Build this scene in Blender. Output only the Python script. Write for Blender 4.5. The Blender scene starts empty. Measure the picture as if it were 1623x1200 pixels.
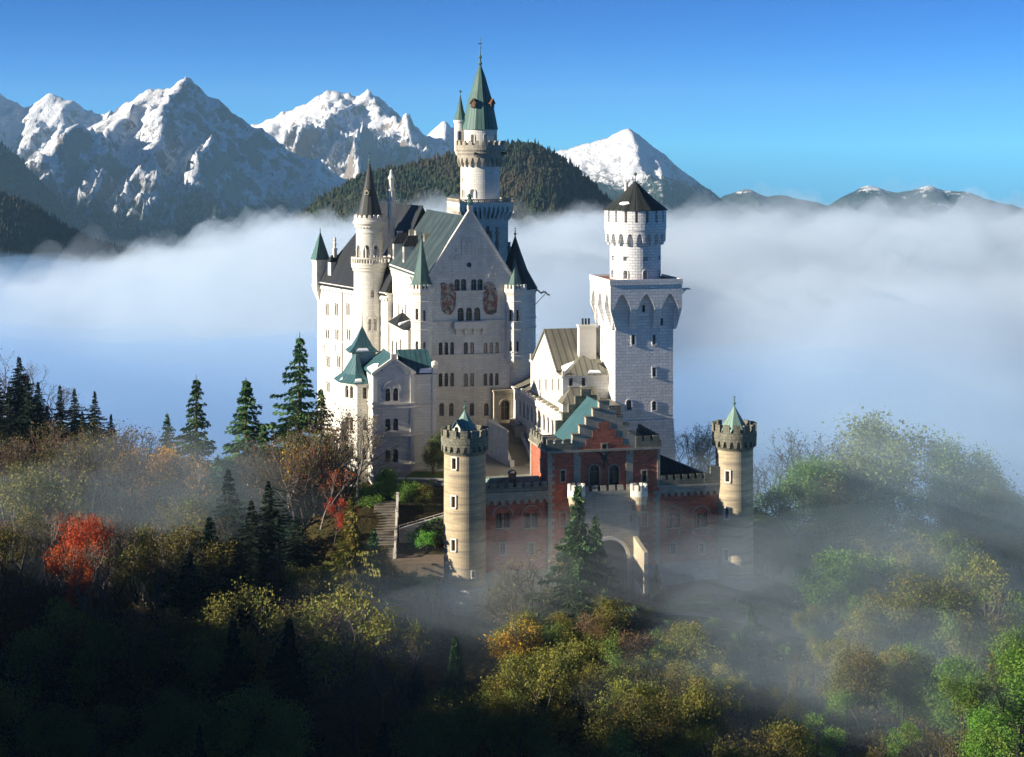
import bpy, bmesh, math, random
import numpy as np
from mathutils import Vector, Matrix, noise
R = math.radians
random.seed(7)
sc = bpy.context.scene

# ---------------- camera ----------------
F, CX, HY, CZ = 2700.0, 811.5, 230.0, 100.0      # focal length in photo pixels, image centre, horizon row, camera height
cam_d = bpy.data.cameras.new("camera"); cam = bpy.data.objects.new("camera", cam_d)
sc.collection.objects.link(cam); sc.camera = cam
cam.location = (0, 0, CZ); cam.rotation_euler = (R(90), 0, 0)
cam_d.sensor_width = 36; cam_d.lens = 36*F/1623; cam_d.shift_y = -(600-HY)/1623
cam_d.clip_start = 1; cam_d.clip_end = 40000

# ---------------- sky and sun ----------------
SUN_AZ, SUN_EL = 15.7, 18.0       # degrees in front of due left, and above the horizon
SUN = Vector((-math.cos(R(SUN_EL))*math.cos(R(SUN_AZ)), -math.cos(R(SUN_EL))*math.sin(R(SUN_AZ)), math.sin(R(SUN_EL))))
w = bpy.data.worlds.new("World"); sc.world = w; w.use_nodes = True
nt = w.node_tree; bg = nt.nodes["Background"]
sky = nt.nodes.new("ShaderNodeTexSky"); sky.sky_type = 'NISHITA'; sky.sun_disc = False
sky.sun_elevation = R(SUN_EL); sky.sun_rotation = math.atan2(SUN.x, SUN.y)
sky.altitude = 3000; sky.air_density = 0.6; sky.dust_density = 0.0; sky.ozone_density = 1.8
gam = nt.nodes.new("ShaderNodeGamma"); gam.inputs[1].default_value = 1.5
tint = nt.nodes.new("ShaderNodeMix"); tint.data_type = 'RGBA'; tint.blend_type = 'MULTIPLY'; tint.inputs[0].default_value = 1.0
tint.inputs[7].default_value = (0.090, 0.27, 0.415, 1)      # a polarising filter's deep blue
nt.links.new(sky.outputs[0], gam.inputs[0]); nt.links.new(gam.outputs[0], tint.inputs[6]); nt.links.new(tint.outputs[2], bg.inputs[0]); bg.inputs[1].default_value = 0.062
sun_d = bpy.data.lights.new("sun", 'SUN'); sun_d.energy = 4.9; sun_d.angle = R(0.5); sun_d.color = (1.0, 0.90, 0.75)
sun = bpy.data.objects.new("sun", sun_d); sc.collection.objects.link(sun)
sun.rotation_euler = SUN.to_track_quat('Z', 'Y').to_euler(); sun.location = (-300, -100, 300)
sc.view_settings.view_transform = 'Standard'; sc.view_settings.look = 'None'
sc.view_settings.exposure = 1.05; sc.view_settings.gamma = 1.0
sc.cycles.volume_bounces = 8; sc.cycles.max_bounces = 12; sc.cycles.diffuse_bounces = 3
sc.cycles.transparent_max_bounces = 8; sc.cycles.use_denoising = True

# ---------------- helpers ----------------
def W(px, py, D):                      # photo pixel at depth D -> world point
    return Vector(((px-CX)/F*D, D, CZ+(HY-py)/F*D))
def PX(p):                             # world point -> photo pixel
    return (CX+p[0]/p[1]*F, HY-(p[2]-CZ)/p[1]*F)
def lerp(a, b, t): return a+(b-a)*t
def interp(x, xs, ys): return float(np.interp(x, xs, ys))

def tag(o, label=None, cat=None, group=None, kind=None):
    if label: o['label'] = label
    if cat: o['category'] = cat
    if group: o['group'] = group
    if kind: o['kind'] = kind
    return o
def thing(name, label, cat, loc=(0,0,0), rz=0.0, group=None):
    o = bpy.data.objects.new(name, None); sc.collection.objects.link(o)
    o.empty_display_size = 0.5
    o.location = loc; o.rotation_euler = (0, 0, rz)
    return tag(o, label, cat, group)

class MB:
    """collects polygons, then links them as one mesh object"""
    def __init__(s): s.v = []; s.f = []; s.m = []; s.mi = 0; s.sm = []; s.smooth = False
    def add(s, vs, fs):
        b = len(s.v); s.v += [tuple(p) for p in vs]
        for f in fs: s.f.append(tuple(b+i for i in f)); s.m.append(s.mi); s.sm.append(s.smooth)
    def box(s, x0, x1, y0, y1, z0, z1):
        s.add([(x0,y0,z0),(x1,y0,z0),(x1,y1,z0),(x0,y1,z0),(x0,y0,z1),(x1,y0,z1),(x1,y1,z1),(x0,y1,z1)],
              [(0,3,2,1),(4,5,6,7),(0,1,5,4),(1,2,6,5),(2,3,7,6),(3,0,4,7)])
    def prism(s, base, top):           # two rings of points, same count, counter-clockwise from above / outside
        n = len(base)
        s.add(list(base)+list(top), [tuple(range(n-1,-1,-1)), tuple(range(n,2*n))]+[(i,(i+1)%n,n+(i+1)%n,n+i) for i in range(n)])
    def poly(s, pts, z0, z1):          # extruded plan polygon
        s.prism([(x,y,z0) for x,y in pts], [(x,y,z1) for x,y in pts])
    def tube(s, a, b, r0, r1=None, n=6, caps=True):
        a, b = Vector(a), Vector(b); r1 = r0 if r1 is None else r1
        d = (b-a); 
        if d.length < 1e-6: return
        q = d.to_track_quat('Z','Y'); vs = []
        for p, r in ((a,r0),(b,r1)):
            for i in range(n):
                t = 2*math.pi*i/n; vs.append(p+q@Vector((math.cos(t)*r, math.sin(t)*r, 0)))
        fs = [(i,(i+1)%n,n+(i+1)%n,n+i) for i in range(n)]
        if caps: fs += [tuple(range(n-1,-1,-1)), tuple(range(n,2*n))]
        s.add(vs, fs)
    def lathe(s, prof, n=32, cx=0, cy=0, closed=True, ph=0.0, a0=0.0, a1=2*math.pi):   # prof: (r,z) from bottom to top
        vs = []; k = len(prof)
        full = abs(a1-a0-2*math.pi) < 1e-6
        cols = n if full else n+1
        for j in range(cols):
            t = a0+(a1-a0)*j/n+ph
            for r, z in prof: vs.append((cx+r*math.cos(t), cy+r*math.sin(t), z))
        fs = []
        for j in range(n):
            a, b = j*k, ((j+1)%cols)*k
            for i in range(k-1): fs.append((a+i, b+i, b+i+1, a+i+1))
        if closed and full:
            if prof[0][0] > 1e-6: fs.append(tuple(j*k for j in range(n-1,-1,-1)))
            if prof[-1][0] > 1e-6: fs.append(tuple(j*k+k-1 for j in range(n)))
        s.add(vs, fs)
    def build(s, name, mat=None, parent=None, loc=None, rz=None, smooth=None):
        me = bpy.data.meshes.new(name)
        me.from_pydata(s.v, [], s.f)
        mats = mat if isinstance(mat, (list, tuple)) else [mat]
        for m in mats: me.materials.append(m)
        if len(mats) > 1: me.polygons.foreach_set('material_index', s.m)
        if smooth or any(s.sm): me.polygons.foreach_set('use_smooth', [True]*len(s.f) if smooth else s.sm)
        bm = bmesh.new(); bm.from_mesh(me); bmesh.ops.remove_doubles(bm, verts=bm.verts, dist=1e-5); bm.to_mesh(me); bm.free()
        me.update()
        o = bpy.data.objects.new(name, me); sc.collection.objects.link(o)
        if parent is not None: o.parent = parent
        if loc is not None: o.location = loc
        if rz is not None: o.rotation_euler = (0,0,rz)
        return o

def mesh_np(name, V, Fq, mat, parent=None, smooth=False):      # numpy verts (n,3), faces (m,k)
    me = bpy.data.meshes.new(name)
    V = np.asarray(V, dtype=np.float32); Fq = np.asarray(Fq, dtype=np.int32)
    n, k = Fq.shape
    me.vertices.add(len(V)); me.vertices.foreach_set('co', V.ravel())
    me.loops.add(n*k); me.loops.foreach_set('vertex_index', Fq.ravel())
    me.polygons.add(n); me.polygons.foreach_set('loop_start', np.arange(0, n*k, k, dtype=np.int32))
    me.update(calc_edges=True)
    if smooth: me.polygons.foreach_set('use_smooth', np.ones(n, dtype=bool))
    for m in (mat if isinstance(mat,(list,tuple)) else [mat]): me.materials.append(m)
    o = bpy.data.objects.new(name, me); sc.collection.objects.link(o)
    if parent is not None: o.parent = parent
    return o

# ---------------- materials ----------------
class NT:
    def __init__(s, name, rough=0.8, spec=0.25):
        s.mat = bpy.data.materials.new(name); s.mat.use_nodes = True
        s.t = s.mat.node_tree; s.bsdf = s.t.nodes["Principled BSDF"]; s.out = s.t.nodes["Material Output"]
        s.bsdf.inputs['Roughness'].default_value = rough
        s.bsdf.inputs['Specular IOR Level'].default_value = spec
    def n(s, typ, **kw):
        nd = s.t.nodes.new('ShaderNode'+typ)
        for k, v in kw.items():
            if k in nd.inputs: s.set(nd.inputs[k], v)
            else: setattr(nd, k, v)
        return nd
    def set(s, sock, v):
        if isinstance(v, bpy.types.NodeSocket): s.t.links.new(v, sock)
        else: sock.default_value = v
    def math(s, op, a, b=0.0, c=0.0, clamp=False):
        nd = s.t.nodes.new('ShaderNodeMath'); nd.operation = op; nd.use_clamp = clamp
        for i, v in enumerate((a,b,c)): s.set(nd.inputs[i], v)
        return nd.outputs[0]
    def vmath(s, op, a, b=(0,0,0)):
        nd = s.t.nodes.new('ShaderNodeVectorMath'); nd.operation = op
        s.set(nd.inputs[0], a); s.set(nd.inputs[1], b)
        return nd.outputs['Value'] if op in ('DOT_PRODUCT','LENGTH') else nd.outputs[0]
    def mix(s, f, a, b, blend='MIX'):
        nd = s.t.nodes.new('ShaderNodeMix'); nd.data_type = 'RGBA'; nd.blend_type = blend
        s.set(nd.inputs[0], f); s.set(nd.inputs[6], c4(a)); s.set(nd.inputs[7], c4(b))
        return nd.outputs[2]
    def noise(s, vec, scale, detail=4.0, rough=0.55, out=0):
        nd = s.n('TexNoise'); s.set(nd.inputs['Vector'], vec)
        nd.inputs['Scale'].default_value = scale; nd.inputs['Detail'].default_value = detail; nd.inputs['Roughness'].default_value = rough
        return nd.outputs[out]
    def ramp(s, f, lo, hi):            # linear 0..1 between lo and hi
        nd = s.n('MapRange'); s.set(nd.inputs[0], f); s.set(nd.inputs[1], lo); s.set(nd.inputs[2], hi); nd.clamp = True
        return nd.outputs[0]
    def bump(s, h, strength, dist):
        nd = s.n('Bump'); s.set(nd.inputs['Height'], h); nd.inputs['Strength'].default_value = strength; nd.inputs['Distance'].default_value = dist
        s.t.links.new(nd.outputs[0], s.bsdf.inputs['Normal'])
    def color(s, c): s.set(s.bsdf.inputs['Base Color'], c4(c))
def c4(c):
    if isinstance(c, (tuple, list)) and len(c) == 3: return (*c, 1.0)
    return c
def plain(name, col, rough=0.7, spec=0.25, metal=0.0, var=0.0, scale=3.0):
    m = NT(name, rough, spec); m.bsdf.inputs['Metallic'].default_value = metal
    if var:
        g = m.n('NewGeometry'); f = m.noise(g.outputs['Position'], scale, 5)
        m.color(m.mix(f, tuple(c*(1-var) for c in col), tuple(min(1,c*(1+var)) for c in col)))
    else: m.color(col)
    return m.mat

def wall_uv(m, radial=None):
    """vector whose x runs along the wall, y up. planar walls: along the horizontal tangent; radial: around the object's axis"""
    tc = m.n('TexCoord'); g = m.n('NewGeometry')
    if radial:
        sx = m.n('SeparateXYZ', Vector=tc.outputs['Object'])
        u = m.math('MULTIPLY', m.math('ARCTAN2', sx.outputs[1], sx.outputs[0]), radial)
        v = sx.outputs[2]
    else:
        sn = m.n('SeparateXYZ', Vector=g.outputs['True Normal']); sp = m.n('SeparateXYZ', Vector=g.outputs['Position'])
        # tangent (-ny, nx) dotted with the position
        u = m.math('SUBTRACT', m.math('MULTIPLY', sp.outputs[1], sn.outputs[0]), m.math('MULTIPLY', sp.outputs[0], sn.outputs[1]))
        v = sp.outputs[2]
    cb = m.n('CombineXYZ'); m.set(cb.inputs[0], u); m.set(cb.inputs[1], v)
    return cb.outputs[0], g.outputs['Position']

def masonry(name, base, mortar, bw, bh, ms=0.03, var=0.12, radial=None, bump=0.5, bdist=0.04, stain=None, stain_amt=0.3, rough_face=0.0, streak=0.25, bands=None):
    m = NT(name, 0.85, 0.15)
    uv, pos = wall_uv(m, radial)
    br = m.n('TexBrick'); m.set(br.inputs['Vector'], uv)
    br.inputs['Scale'].default_value = 1.0; br.inputs['Brick Width'].default_value = bw; br.inputs['Row Height'].default_value = bh
    br.inputs['Mortar Size'].default_value = ms; br.inputs['Mortar Smooth'].default_value = 0.3; br.inputs['Bias'].default_value = 0.0
    br.inputs['Color1'].default_value = c4(tuple(c*(1-var) for c in base)); br.inputs['Color2'].default_value = c4(tuple(min(.92,c*(1+var)) for c in base))
    br.inputs['Mortar'].default_value = c4(mortar)
    col = br.outputs['Color']
    sc_v = m.vmath('MULTIPLY', pos, (1,1,0.25))
    st = m.noise(sc_v, 0.45, 6, 0.65)
    if stain is not None:
        col = m.mix(m.math('MULTIPLY', m.ramp(st, 0.45, 0.75), stain_amt), col, stain)
    if bands is not None:
        bv = m.vmath('MULTIPLY', uv, (0.12, 1.6, 1)); bn = m.noise(bv, 1.0, 5, 0.6)
        col = m.mix(m.math('MULTIPLY', m.ramp(bn, 0.47, 0.66), bands[1]), col, bands[0])
    if streak:
        sv = m.vmath('MULTIPLY', pos, (1.2,1.2,0.06)); sn = m.noise(sv, 1.0, 4, 0.6)
        col = m.mix(m.math('MULTIPLY', m.ramp(sn, 0.5, 0.8), streak), col, tuple(c*0.55 for c in base))
    fine = m.noise(pos, 6.0, 3, 0.6)
    col = m.mix(m.math('MULTIPLY', fine, 0.22), col, tuple(c*0.6 for c in base))
    m.color(col)
    h = m.math('SUBTRACT', 1.0, br.outputs['Fac'])
    if rough_face:
        rf = m.noise(pos, 3.0, 4, 0.6)
        h = m.math('ADD', h, m.math('MULTIPLY', rf, rough_face))
    m.bump(h, bump, bdist)
    return m.mat

def roofing(name, base, alt, seam=0.55, stain=(0.2,0.3,0.27), amt=0.5, radial=None, rough=0.55, rows=False):
    """standing-seam metal (or slate rows) with patchy patina"""
    m = NT(name, rough, 0.3)
    uv, pos = wall_uv(m, radial)
    su = m.n('SeparateXYZ', Vector=uv)
    x = m.math('FRACT', m.math('DIVIDE', su.outputs[1 if rows else 0], seam))
    line = m.math('LESS_THAN', m.math('ABSOLUTE', m.math('SUBTRACT', x, 0.5)), 0.12)
    wv = m.n('TexWhiteNoise'); wv.noise_dimensions = '1D'
    m.set(wv.inputs['W'], m.math('FLOOR', m.math('DIVIDE', su.outputs[1 if rows else 0], seam)))
    col = m.mix(wv.outputs[0], base, alt)
    st = m.noise(m.vmath('MULTIPLY', pos, (1,1,.35)), 0.7, 6, 0.65)
    col = m.mix(m.math('MULTIPLY', m.ramp(st, 0.42, 0.7), amt), col, stain)
    f = m.noise(pos, 5.0, 3); col = m.mix(m.math('MULTIPLY', f, 0.35), col, tuple(c*0.5 for c in base))
    col = m.mix(m.math('MULTIPLY', line, 0.7), col, tuple(c*0.35 for c in base))
    m.color(col); m.bump(m.math('MULTIPLY', line, 1.0), 0.6, 0.08)
    return m.mat
# ---------------- terrain ----------------
_cp = []
def G(px, py, D): p = W(px, py, D); _cp.append((p.x, p.y, p.z))
for a in ((700,1015,250),(760,990,252),(860,985,252),(955,958,258),(1050,955,257),(1165,952,261),(1250,958,262),(1165,985,250),(1050,1010,240),
          (960,1120,234),(960,1215,205),(760,1180,228),(860,1170,228),(1100,1120,232),(1100,1200,210),
          (1330,950,275),(1400,905,300),(1600,920,300),(1500,900,330),(1280,855,330),(1300,900,300),(1400,1060,250),(1600,1120,240),(1600,1250,200),(1300,1230,205),(1200,1010,247),
          (600,905,262),(640,905,262),(560,930,262),(690,905,264),(480,900,295),(420,905,292),(380,930,285),(300,880,308),(200,890,300),(100,900,292),(0,900,290),
          (0,780,325),(60,720,336),(-60,660,340),(190,745,332),(260,780,325),(330,830,320),(0,1000,268),(150,1010,268),(300,1010,268),(450,1040,250),(580,1010,250),
          (100,1150,235),(300,1150,235),(500,1180,225),(640,1120,235),(100,1300,190),(500,1300,190)):
    G(*a)
for x, y, z in ((0,285,38.3),(-18,300,38.3),(10,300,38.3),(26,298,37),(-25,312,38.3),(5,318,38.3),(31,318,33),(32,335,33),(-10,340,38),(-30,350,36),(35,360,26),(-30,380,35),(-5,385,37),
                (15,420,30),(-60,400,15),(-70,440,-15),(0,470,-15),(60,440,-10),(100,420,-10),(-150,430,-20),(160,420,-20),(80,350,15),(50,325,24),(60,300,26),(50,280,32),
                (-25,266,38),(-25,271,40),(-25,277,42),(-30,270,41),(-21,262,35.8),(-15,262,35.8),(-9.5,263,35.8),(-21,267,36),(-14,267,36),(-23,280,41),(-14,276,40),(0,540,-60),(-200,540,-60),(200,540,-60),(0,130,-20),(0,60,-40),(70,130,-25),(-60,130,-10),(140,250,10),(160,320,8),(-90,380,15)):
    _cp.append((x,y,z))
# added mountain shoulder out of view, its crest shaped to shade the near valley
for x, y, z in ((-190,231,66),(-190,221,76),(-190,210,89),(-190,196,76),(-190,180,86),(-190,150,88),(-190,125,97),(-190,100,99),(-190,60,94),(-195,262,46),(-200,300,44),(-130,200,38),(-125,150,36),(-120,100,20),(-150,245,46),(-150,285,44),(-250,200,74),(-250,120,92),(-260,280,50),(-250,380,20)):
    _cp.append((x,y,z))
_cp = np.array(_cp)
def _rbf():
    d = np.linalg.norm(_cp[:,None,:2]-_cp[None,:,:2], axis=2)
    A = np.sqrt(d*d+64.0); n = len(_cp)
    M = np.zeros((n+3,n+3)); M[:n,:n] = A - np.eye(n)*1.5; M[:n,n] = 1; M[:n,n+1:] = _cp[:,:2]; M[n:,:n] = M[:n,n:].T
    b = np.zeros(n+3); b[:n] = _cp[:,2]
    return np.linalg.solve(M, b)
_rw = _rbf()
def ground_np(x, y):
    x = np.asarray(x, float); y = np.asarray(y, float); n = len(_cp)
    r = np.sqrt((x[...,None]-_cp[:,0])**2+(y[...,None]-_cp[:,1])**2+64.0)
    return r@_rw[:n]+_rw[n]+_rw[n+1]*x+_rw[n+2]*y
def ground(x, y): return float(ground_np(x, y))

def make_terrain():
    xs = np.concatenate([np.linspace(-300,-110,34), np.linspace(-106,150,129), np.linspace(156,320,24)])
    ys = np.concatenate([np.linspace(20,180,36), np.linspace(182,400,110), np.linspace(406,620,40)])
    X, Y = np.meshgrid(xs, ys); Z = ground_np(X, Y)
    for i in range(X.shape[0]):
        for j in range(X.shape[1]):
            a = 1.0 if not (-32<X[i,j]<50 and 268<Y[i,j]<345) else 0.05
            Z[i,j] += a*1.6*noise.fractal((X[i,j]*.05, Y[i,j]*.05, 3.1), 1.0, 2.0, 5)
    ny, nx = X.shape
    idx = np.arange(ny*nx).reshape(ny,nx)
    Fq = np.stack([idx[:-1,:-1],idx[:-1,1:],idx[1:,1:],idx[1:,:-1]],-1).reshape(-1,4)
    m = NT('forest_floor', 0.95, 0.05)
    g = m.n('NewGeometry'); p = g.outputs['Position']
    n1 = m.noise(p, 0.12, 6, 0.65); n2 = m.noise(p, 1.1, 5, 0.7)
    col = m.mix(m.ramp(n1,0.35,0.65), (0.035,0.045,0.015), (0.055,0.035,0.018))
    col = m.mix(m.ramp(n2,0.45,0.75), col, (0.10,0.075,0.03))
    sn = m.n('SeparateXYZ', Vector=g.outputs['Normal'])
    rock = m.mix(n2, (0.16,0.15,0.13), (0.30,0.28,0.25))
    col = m.mix(m.math('MULTIPLY', m.ramp(sn.outputs[2],0.78,0.6), m.ramp(n2,0.4,0.55)), col, rock)
    m.color(col); m.bump(n2, 0.8, 0.6)
    o = mesh_np('hillside', np.stack([X,Y,Z],-1).reshape(-1,3), Fq, m.mat, smooth=True)
    tag(o, kind='structure')
make_terrain()

# ---------------- mountains ----------------
def mountain_mat(name, snow_z, tree_z, thr=0.80, rock=(0.21,0.19,0.17), tree=(0.016,0.032,0.024), s=1.0, snow_amt=1.0):
    m = NT(name, 0.85, 0.2)
    g = m.n('NewGeometry'); p = g.outputs['Position']
    z = m.n('SeparateXYZ', Vector=p).outputs[2]; nz = m.n('SeparateXYZ', Vector=g.outputs['Normal']).outputs[2]
    n1 = m.noise(p, 0.004*s, 6, 0.65); n2 = m.noise(p, 0.035*s, 5, 0.72); n3 = m.noise(m.vmath('MULTIPLY', p, (1,1,.22)), 0.014*s, 8, 0.75)
    strat = m.noise(m.vmath('MULTIPLY', p, (.15,.15,1.6)), 0.02*s, 5, 0.7)
    col = m.mix(m.math('ADD', m.math('MULTIPLY', n2, .6), m.math('MULTIPLY', strat, .5)), tuple(c*.45 for c in rock), tuple(c*1.55 for c in rock))
    snow_f = m.math('ADD', m.math('ADD', nz, m.math('MULTIPLY', m.math('SUBTRACT', n3, 0.5), 1.25)), m.math('MULTIPLY', m.math('SUBTRACT', n2, 0.5), 0.8))
    zf = m.ramp(m.math('ADD', z, m.math('MULTIPLY', m.math('SUBTRACT', n1, 0.5), 420.0/s)), snow_z-110/s, snow_z+70/s)
    snow = m.math('MULTIPLY', m.math('MULTIPLY', m.ramp(snow_f, thr-.07, thr+.05), zf), snow_amt)
    tz = m.math('ADD', z, m.math('MULTIPLY', m.math('SUBTRACT', n1, 0.5), 420.0/s))
    tf = m.ramp(tz, tree_z+150/s, tree_z-60/s)
    spk = m.ramp(m.math('ADD', n2, m.math('MULTIPLY', tf, 0.42)), 0.60, 0.66)
    tcol = m.mix(n2, tuple(c*.5 for c in tree), tuple(c*1.8 for c in tree))
    col = m.mix(snow, col, (0.86,0.87,0.90))
    col = m.mix(m.math('MULTIPLY', spk, m.ramp(tf, 0.02, 0.45)), col, tcol)
    m.color(col)
    m.bump(m.math('ADD', n3, m.math('MULTIPLY', n2, 0.5)), 1.0, 22/s)
    return m.mat

def mountain(name, prof, D, front, slope_f, slope_b, amp, mat, seed, cell=(12,14), back=900, gully=1.0, spread=0.0, spurs=()):
    """prof: skyline as (photo px, row) at crest distance D; falls off in front by slope_f and behind by slope_b"""
    P = [W(a, b, D) for a, b in prof]; xs_, zs_ = [p.x for p in P], [p.z for p in P]
    x = np.arange(xs_[0], xs_[-1]+cell[0], cell[0]); y = np.concatenate([np.arange(-front, 0, cell[1]), np.arange(0, back, cell[1]*2.5)])
    crest = np.interp(x, xs_, zs_)
    sp = [((a-CX)/F*D, CZ+(HY-b)/F*D-4, dx, ks, kl, kr) for a, b, dx, ks, kl, kr in spurs]
    X, T = np.meshgrid(x, y); V = np.zeros((len(y), len(x), 3))
    for j, xx in enumerate(x):
        cw = 0.22*front*noise.noise((xx*0.0016, seed*3.1, 0))*spread
        for i, t in enumerate(y):
            tt = abs(t)
            k = slope_f if t < 0 else slope_b
            rid = 0.0; am = 1.0; fx = 0.0042; wob = noise.noise((xx*.002, t*.0012, seed+9))*1.2
            for q in range(6):
                ft = fx*(0.28 if q < 2 else 0.5 if q < 4 else 0.8)
                v_ = 1.0-2.3*abs(noise.noise((xx*fx+wob, (t+cw)*ft, seed+q*7.7))); rid += am*v_*abs(v_)*1.25; am *= 0.60; fx *= 2.1
            env = min(1.0, tt/(front*0.35))
            h0 = crest[j]-k*tt*(1-0.22*min(1,tt/front))
            if t < 0:
                for sx, sz, dx, ks, kl, kr in sp:      # spurs that come forward from the summits
                    ax = sx+dx*tt+45*noise.noise((tt*.003, seed, 2)); hs = sz-ks*tt-max(0.0,tt-800)*.5-(kl if xx < ax else kr)*abs(xx-ax)
                    dq = max(-12.0, min(12.0, (hs-h0)/45.0)); h0 = h0+45.0*math.log1p(math.exp(dq)) if dq < 12 else hs
            h = h0+(rid-1.0)*amp*0.30*(0.22+0.78*env)*gully
            V[i,j] = (xx, D+t+cw*min(1,tt/300), h)
    ny, nx = X.shape; idx = np.arange(ny*nx).reshape(ny,nx)
    Fq = np.stack([idx[:-1,:-1],idx[:-1,1:],idx[1:,1:],idx[1:,:-1]],-1).reshape(-1,4)
    o = mesh_np(name, V.reshape(-1,3), Fq, mat, smooth=True)
    return tag(o, kind='structure'), V

def cone_forest(name, V, mat, n, hgt, keep, seed, domes=0.0):
    """a far wood: thousands of ragged little conifers standing on the surface grid V, one mass"""
    rng = np.random.default_rng(seed); ny, nx, _ = V.shape; vs = []; fs = []; c = 0
    made = 0
    for _ in range(n*6):
        if made >= n: break
        i = rng.integers(0, ny-1); j = rng.integers(0, nx-1); a, b = rng.random(2)
        p = V[i,j]*(1-a)*(1-b)+V[i+1,j]*a*(1-b)+V[i,j+1]*(1-a)*b+V[i+1,j+1]*a*b
        if not keep(p, rng): continue
        made += 1
        cl = noise.noise((p[0]*.02, p[1]*.012, seed)); h = hgt*(0.40+0.75*rng.random()**1.5+.5*max(0,cl)); r = hgt*(0.15+0.12*rng.random())*(1.0+.6*max(0,-cl)); ph = rng.random()*6.28
        dome = rng.random() < domes*(1.0+1.2*noise.noise((p[0]*.011, p[1]*.008, seed+4)))
        if dome: h *= .62; r = hgt*(.26+.16*rng.random())
        for lo, hi, rr in (((-0.2,0.75,1.0),(0.35,.95,0.78)) if dome else ((-0.1,0.62,1.0),(0.3,1.0,0.62))):
            for k in range(5):
                t = ph+k*1.2566; q = r*rr*(0.75+0.5*rng.random())
                vs.append((p[0]+q*math.cos(t), p[1]+q*math.sin(t), p[2]+lo*h+0.1*h*rng.random()))
            vs.append((p[0], p[1], p[2]+hi*h))
            for k in range(5): fs.append((c+k, c+(k+1)%5, c+5))
            c += 6
    o = mesh_np(name, vs, fs, mat)
    return tag(o, kind='stuff')

def forest_mat(name, a, b, c, sc_=0.02):
    m = NT(name, 0.9, 0.1); g = m.n('NewGeometry')
    col = m.mix(m.ramp(m.noise(g.outputs['Position'], sc_, 5, .6),.35,.65), a, b)
    col = m.mix(m.math('MULTIPLY', g.outputs['Random Per Island'], 0.6), col, c)
    m.color(col); return m.mat
M_FAR = forest_mat('far_spruces', (0.012,0.03,0.02), (0.02,0.04,0.02), (0.03,0.035,0.02), 0.004)
M_NEARHILL = forest_mat('hill_wood', (0.014,0.038,0.020), (0.075,0.052,0.034), (0.035,0.055,0.024), 0.014)

# farthest first: snow peak east, small blue ranges, twin peaks, main peak, dark shoulders, wooded hill
MM1 = mountain_mat('snow_rock_main', -135, -165, 0.64)
MM2 = mountain_mat('snow_rock_high', -260, -440, 0.64, rock=(0.25,0.215,0.18))
o, V1 = mountain('mountain', [(60,330),(130,255),(170,222),(210,190),(235,165),(262,146),(286,137),(300,147),(325,152),(352,170),(385,192),(420,212),(470,240),(520,262),(560,287),(600,325),(650,370)],
         6000, 2300, 0.62, 0.5, 330, MM1, 1.7, spread=1.0, spurs=[(286,137,0.30,0.53,0.45,0.85),(240,160,-0.25,0.42,0.5,0.9)])
mountain('mountain', [(340,250),(400,206),(425,203),(450,196),(480,182),(510,168),(536,153),(556,158),(580,154),(605,168),(630,182),(660,203),(690,225),(730,248),(780,270)],
         7600, 1800, 0.58, 0.5, 330, MM2, 4.2, cell=(12,16), spurs=[(536,153,0.25,0.36,0.5,0.9),(580,154,0.5,0.4,0.6,0.9),(480,182,0.1,0.36,0.5,0.9)])
mountain('mountain', [(650,260),(676,215),(690,200),(704,190),(716,204),(726,196),(745,215),(790,250)], 8600, 1200, 0.6, 0.5, 160, MM2, 8.8, cell=(16,20))
mountain('mountain', [(-90,140),(-30,130),(0,147),(22,163),(45,172),(60,160),(83,152),(105,160),(125,166),(150,176),(190,186),(225,196),(260,240)], 7400, 1700, 0.6, 0.5, 260, MM2, 12.1, cell=(14,18))
o, V3 = mountain('mountain', [(800,290),(850,255),(890,243),(930,239),(960,232),(985,219),(1000,216),(1015,227),(1050,251),(1090,283),(1130,305),(1165,328),(1200,350)],
         7000, 1500, 0.5, 0.5, 150, mountain_mat('snow_rock_east', -70, -110, 0.56), 21.5, gully=0.8, spurs=[(1000,216,0.12,0.33,0.4,0.85)])
mountain('mountain', [(1100,340),(1148,312),(1170,303),(1190,301),(1215,313),(1245,309),(1275,318),(1310,325),(1345,308),(1375,294),(1395,300),(1420,306),(1450,302),(1470,295),(1495,303),(1525,304),(1555,313),(1585,322),(1623,331),(1700,340)],
         8200, 900, 0.4, 0.4, 110, mountain_mat('blue_range', -180, -185, 0.66, snow_amt=.9), 33.0, cell=(16,18), gully=0.8)
o, V5 = mountain('mountain', [(-120,170),(-40,205),(0,228),(30,255),(60,285),(95,325),(130,365),(170,400),(210,430)], 4600, 900, 0.55, 0.5, 150, mountain_mat('dark_shoulder', -100, 30, 0.70), 41.0, cell=(10,14))
o, V6 = mountain('wooded_hill', [(-120,290),(-40,300),(0,309),(40,322),(80,345),(120,368),(160,385),(220,400)], 2100, 500, 0.5, 0.5, 40, M_NEARHILL, 51.0, cell=(9,11), back=300, gully=0.5)
o, V7 = mountain('wooded_hill', [(430,395),(470,350),(500,327),(540,300),(580,281),(620,270),(650,262),(690,258),(720,249),(760,244),(790,238),(815,233),(840,234),(862,241),(885,252),(905,268),(925,286),(945,303),(965,322),(985,338),(1010,360),(1050,390)],
         1750, 560, 0.5, 0.4, 45, M_NEARHILL, 61.0, cell=(7,9), back=300, gully=1.7)
cone_forest('far_forest', V1, M_FAR, 9000, 17, lambda p, r: p[2] < -200+300*noise.noise((p[0]*.002,p[1]*.002,9)) and p[1] < 6000, 5)
cone_forest('far_forest', V5, M_FAR, 4000, 15, lambda p, r: p[1] < 4650 and noise.noise((p[0]*.006,p[1]*.006,2)) > -0.25, 6)
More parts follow.
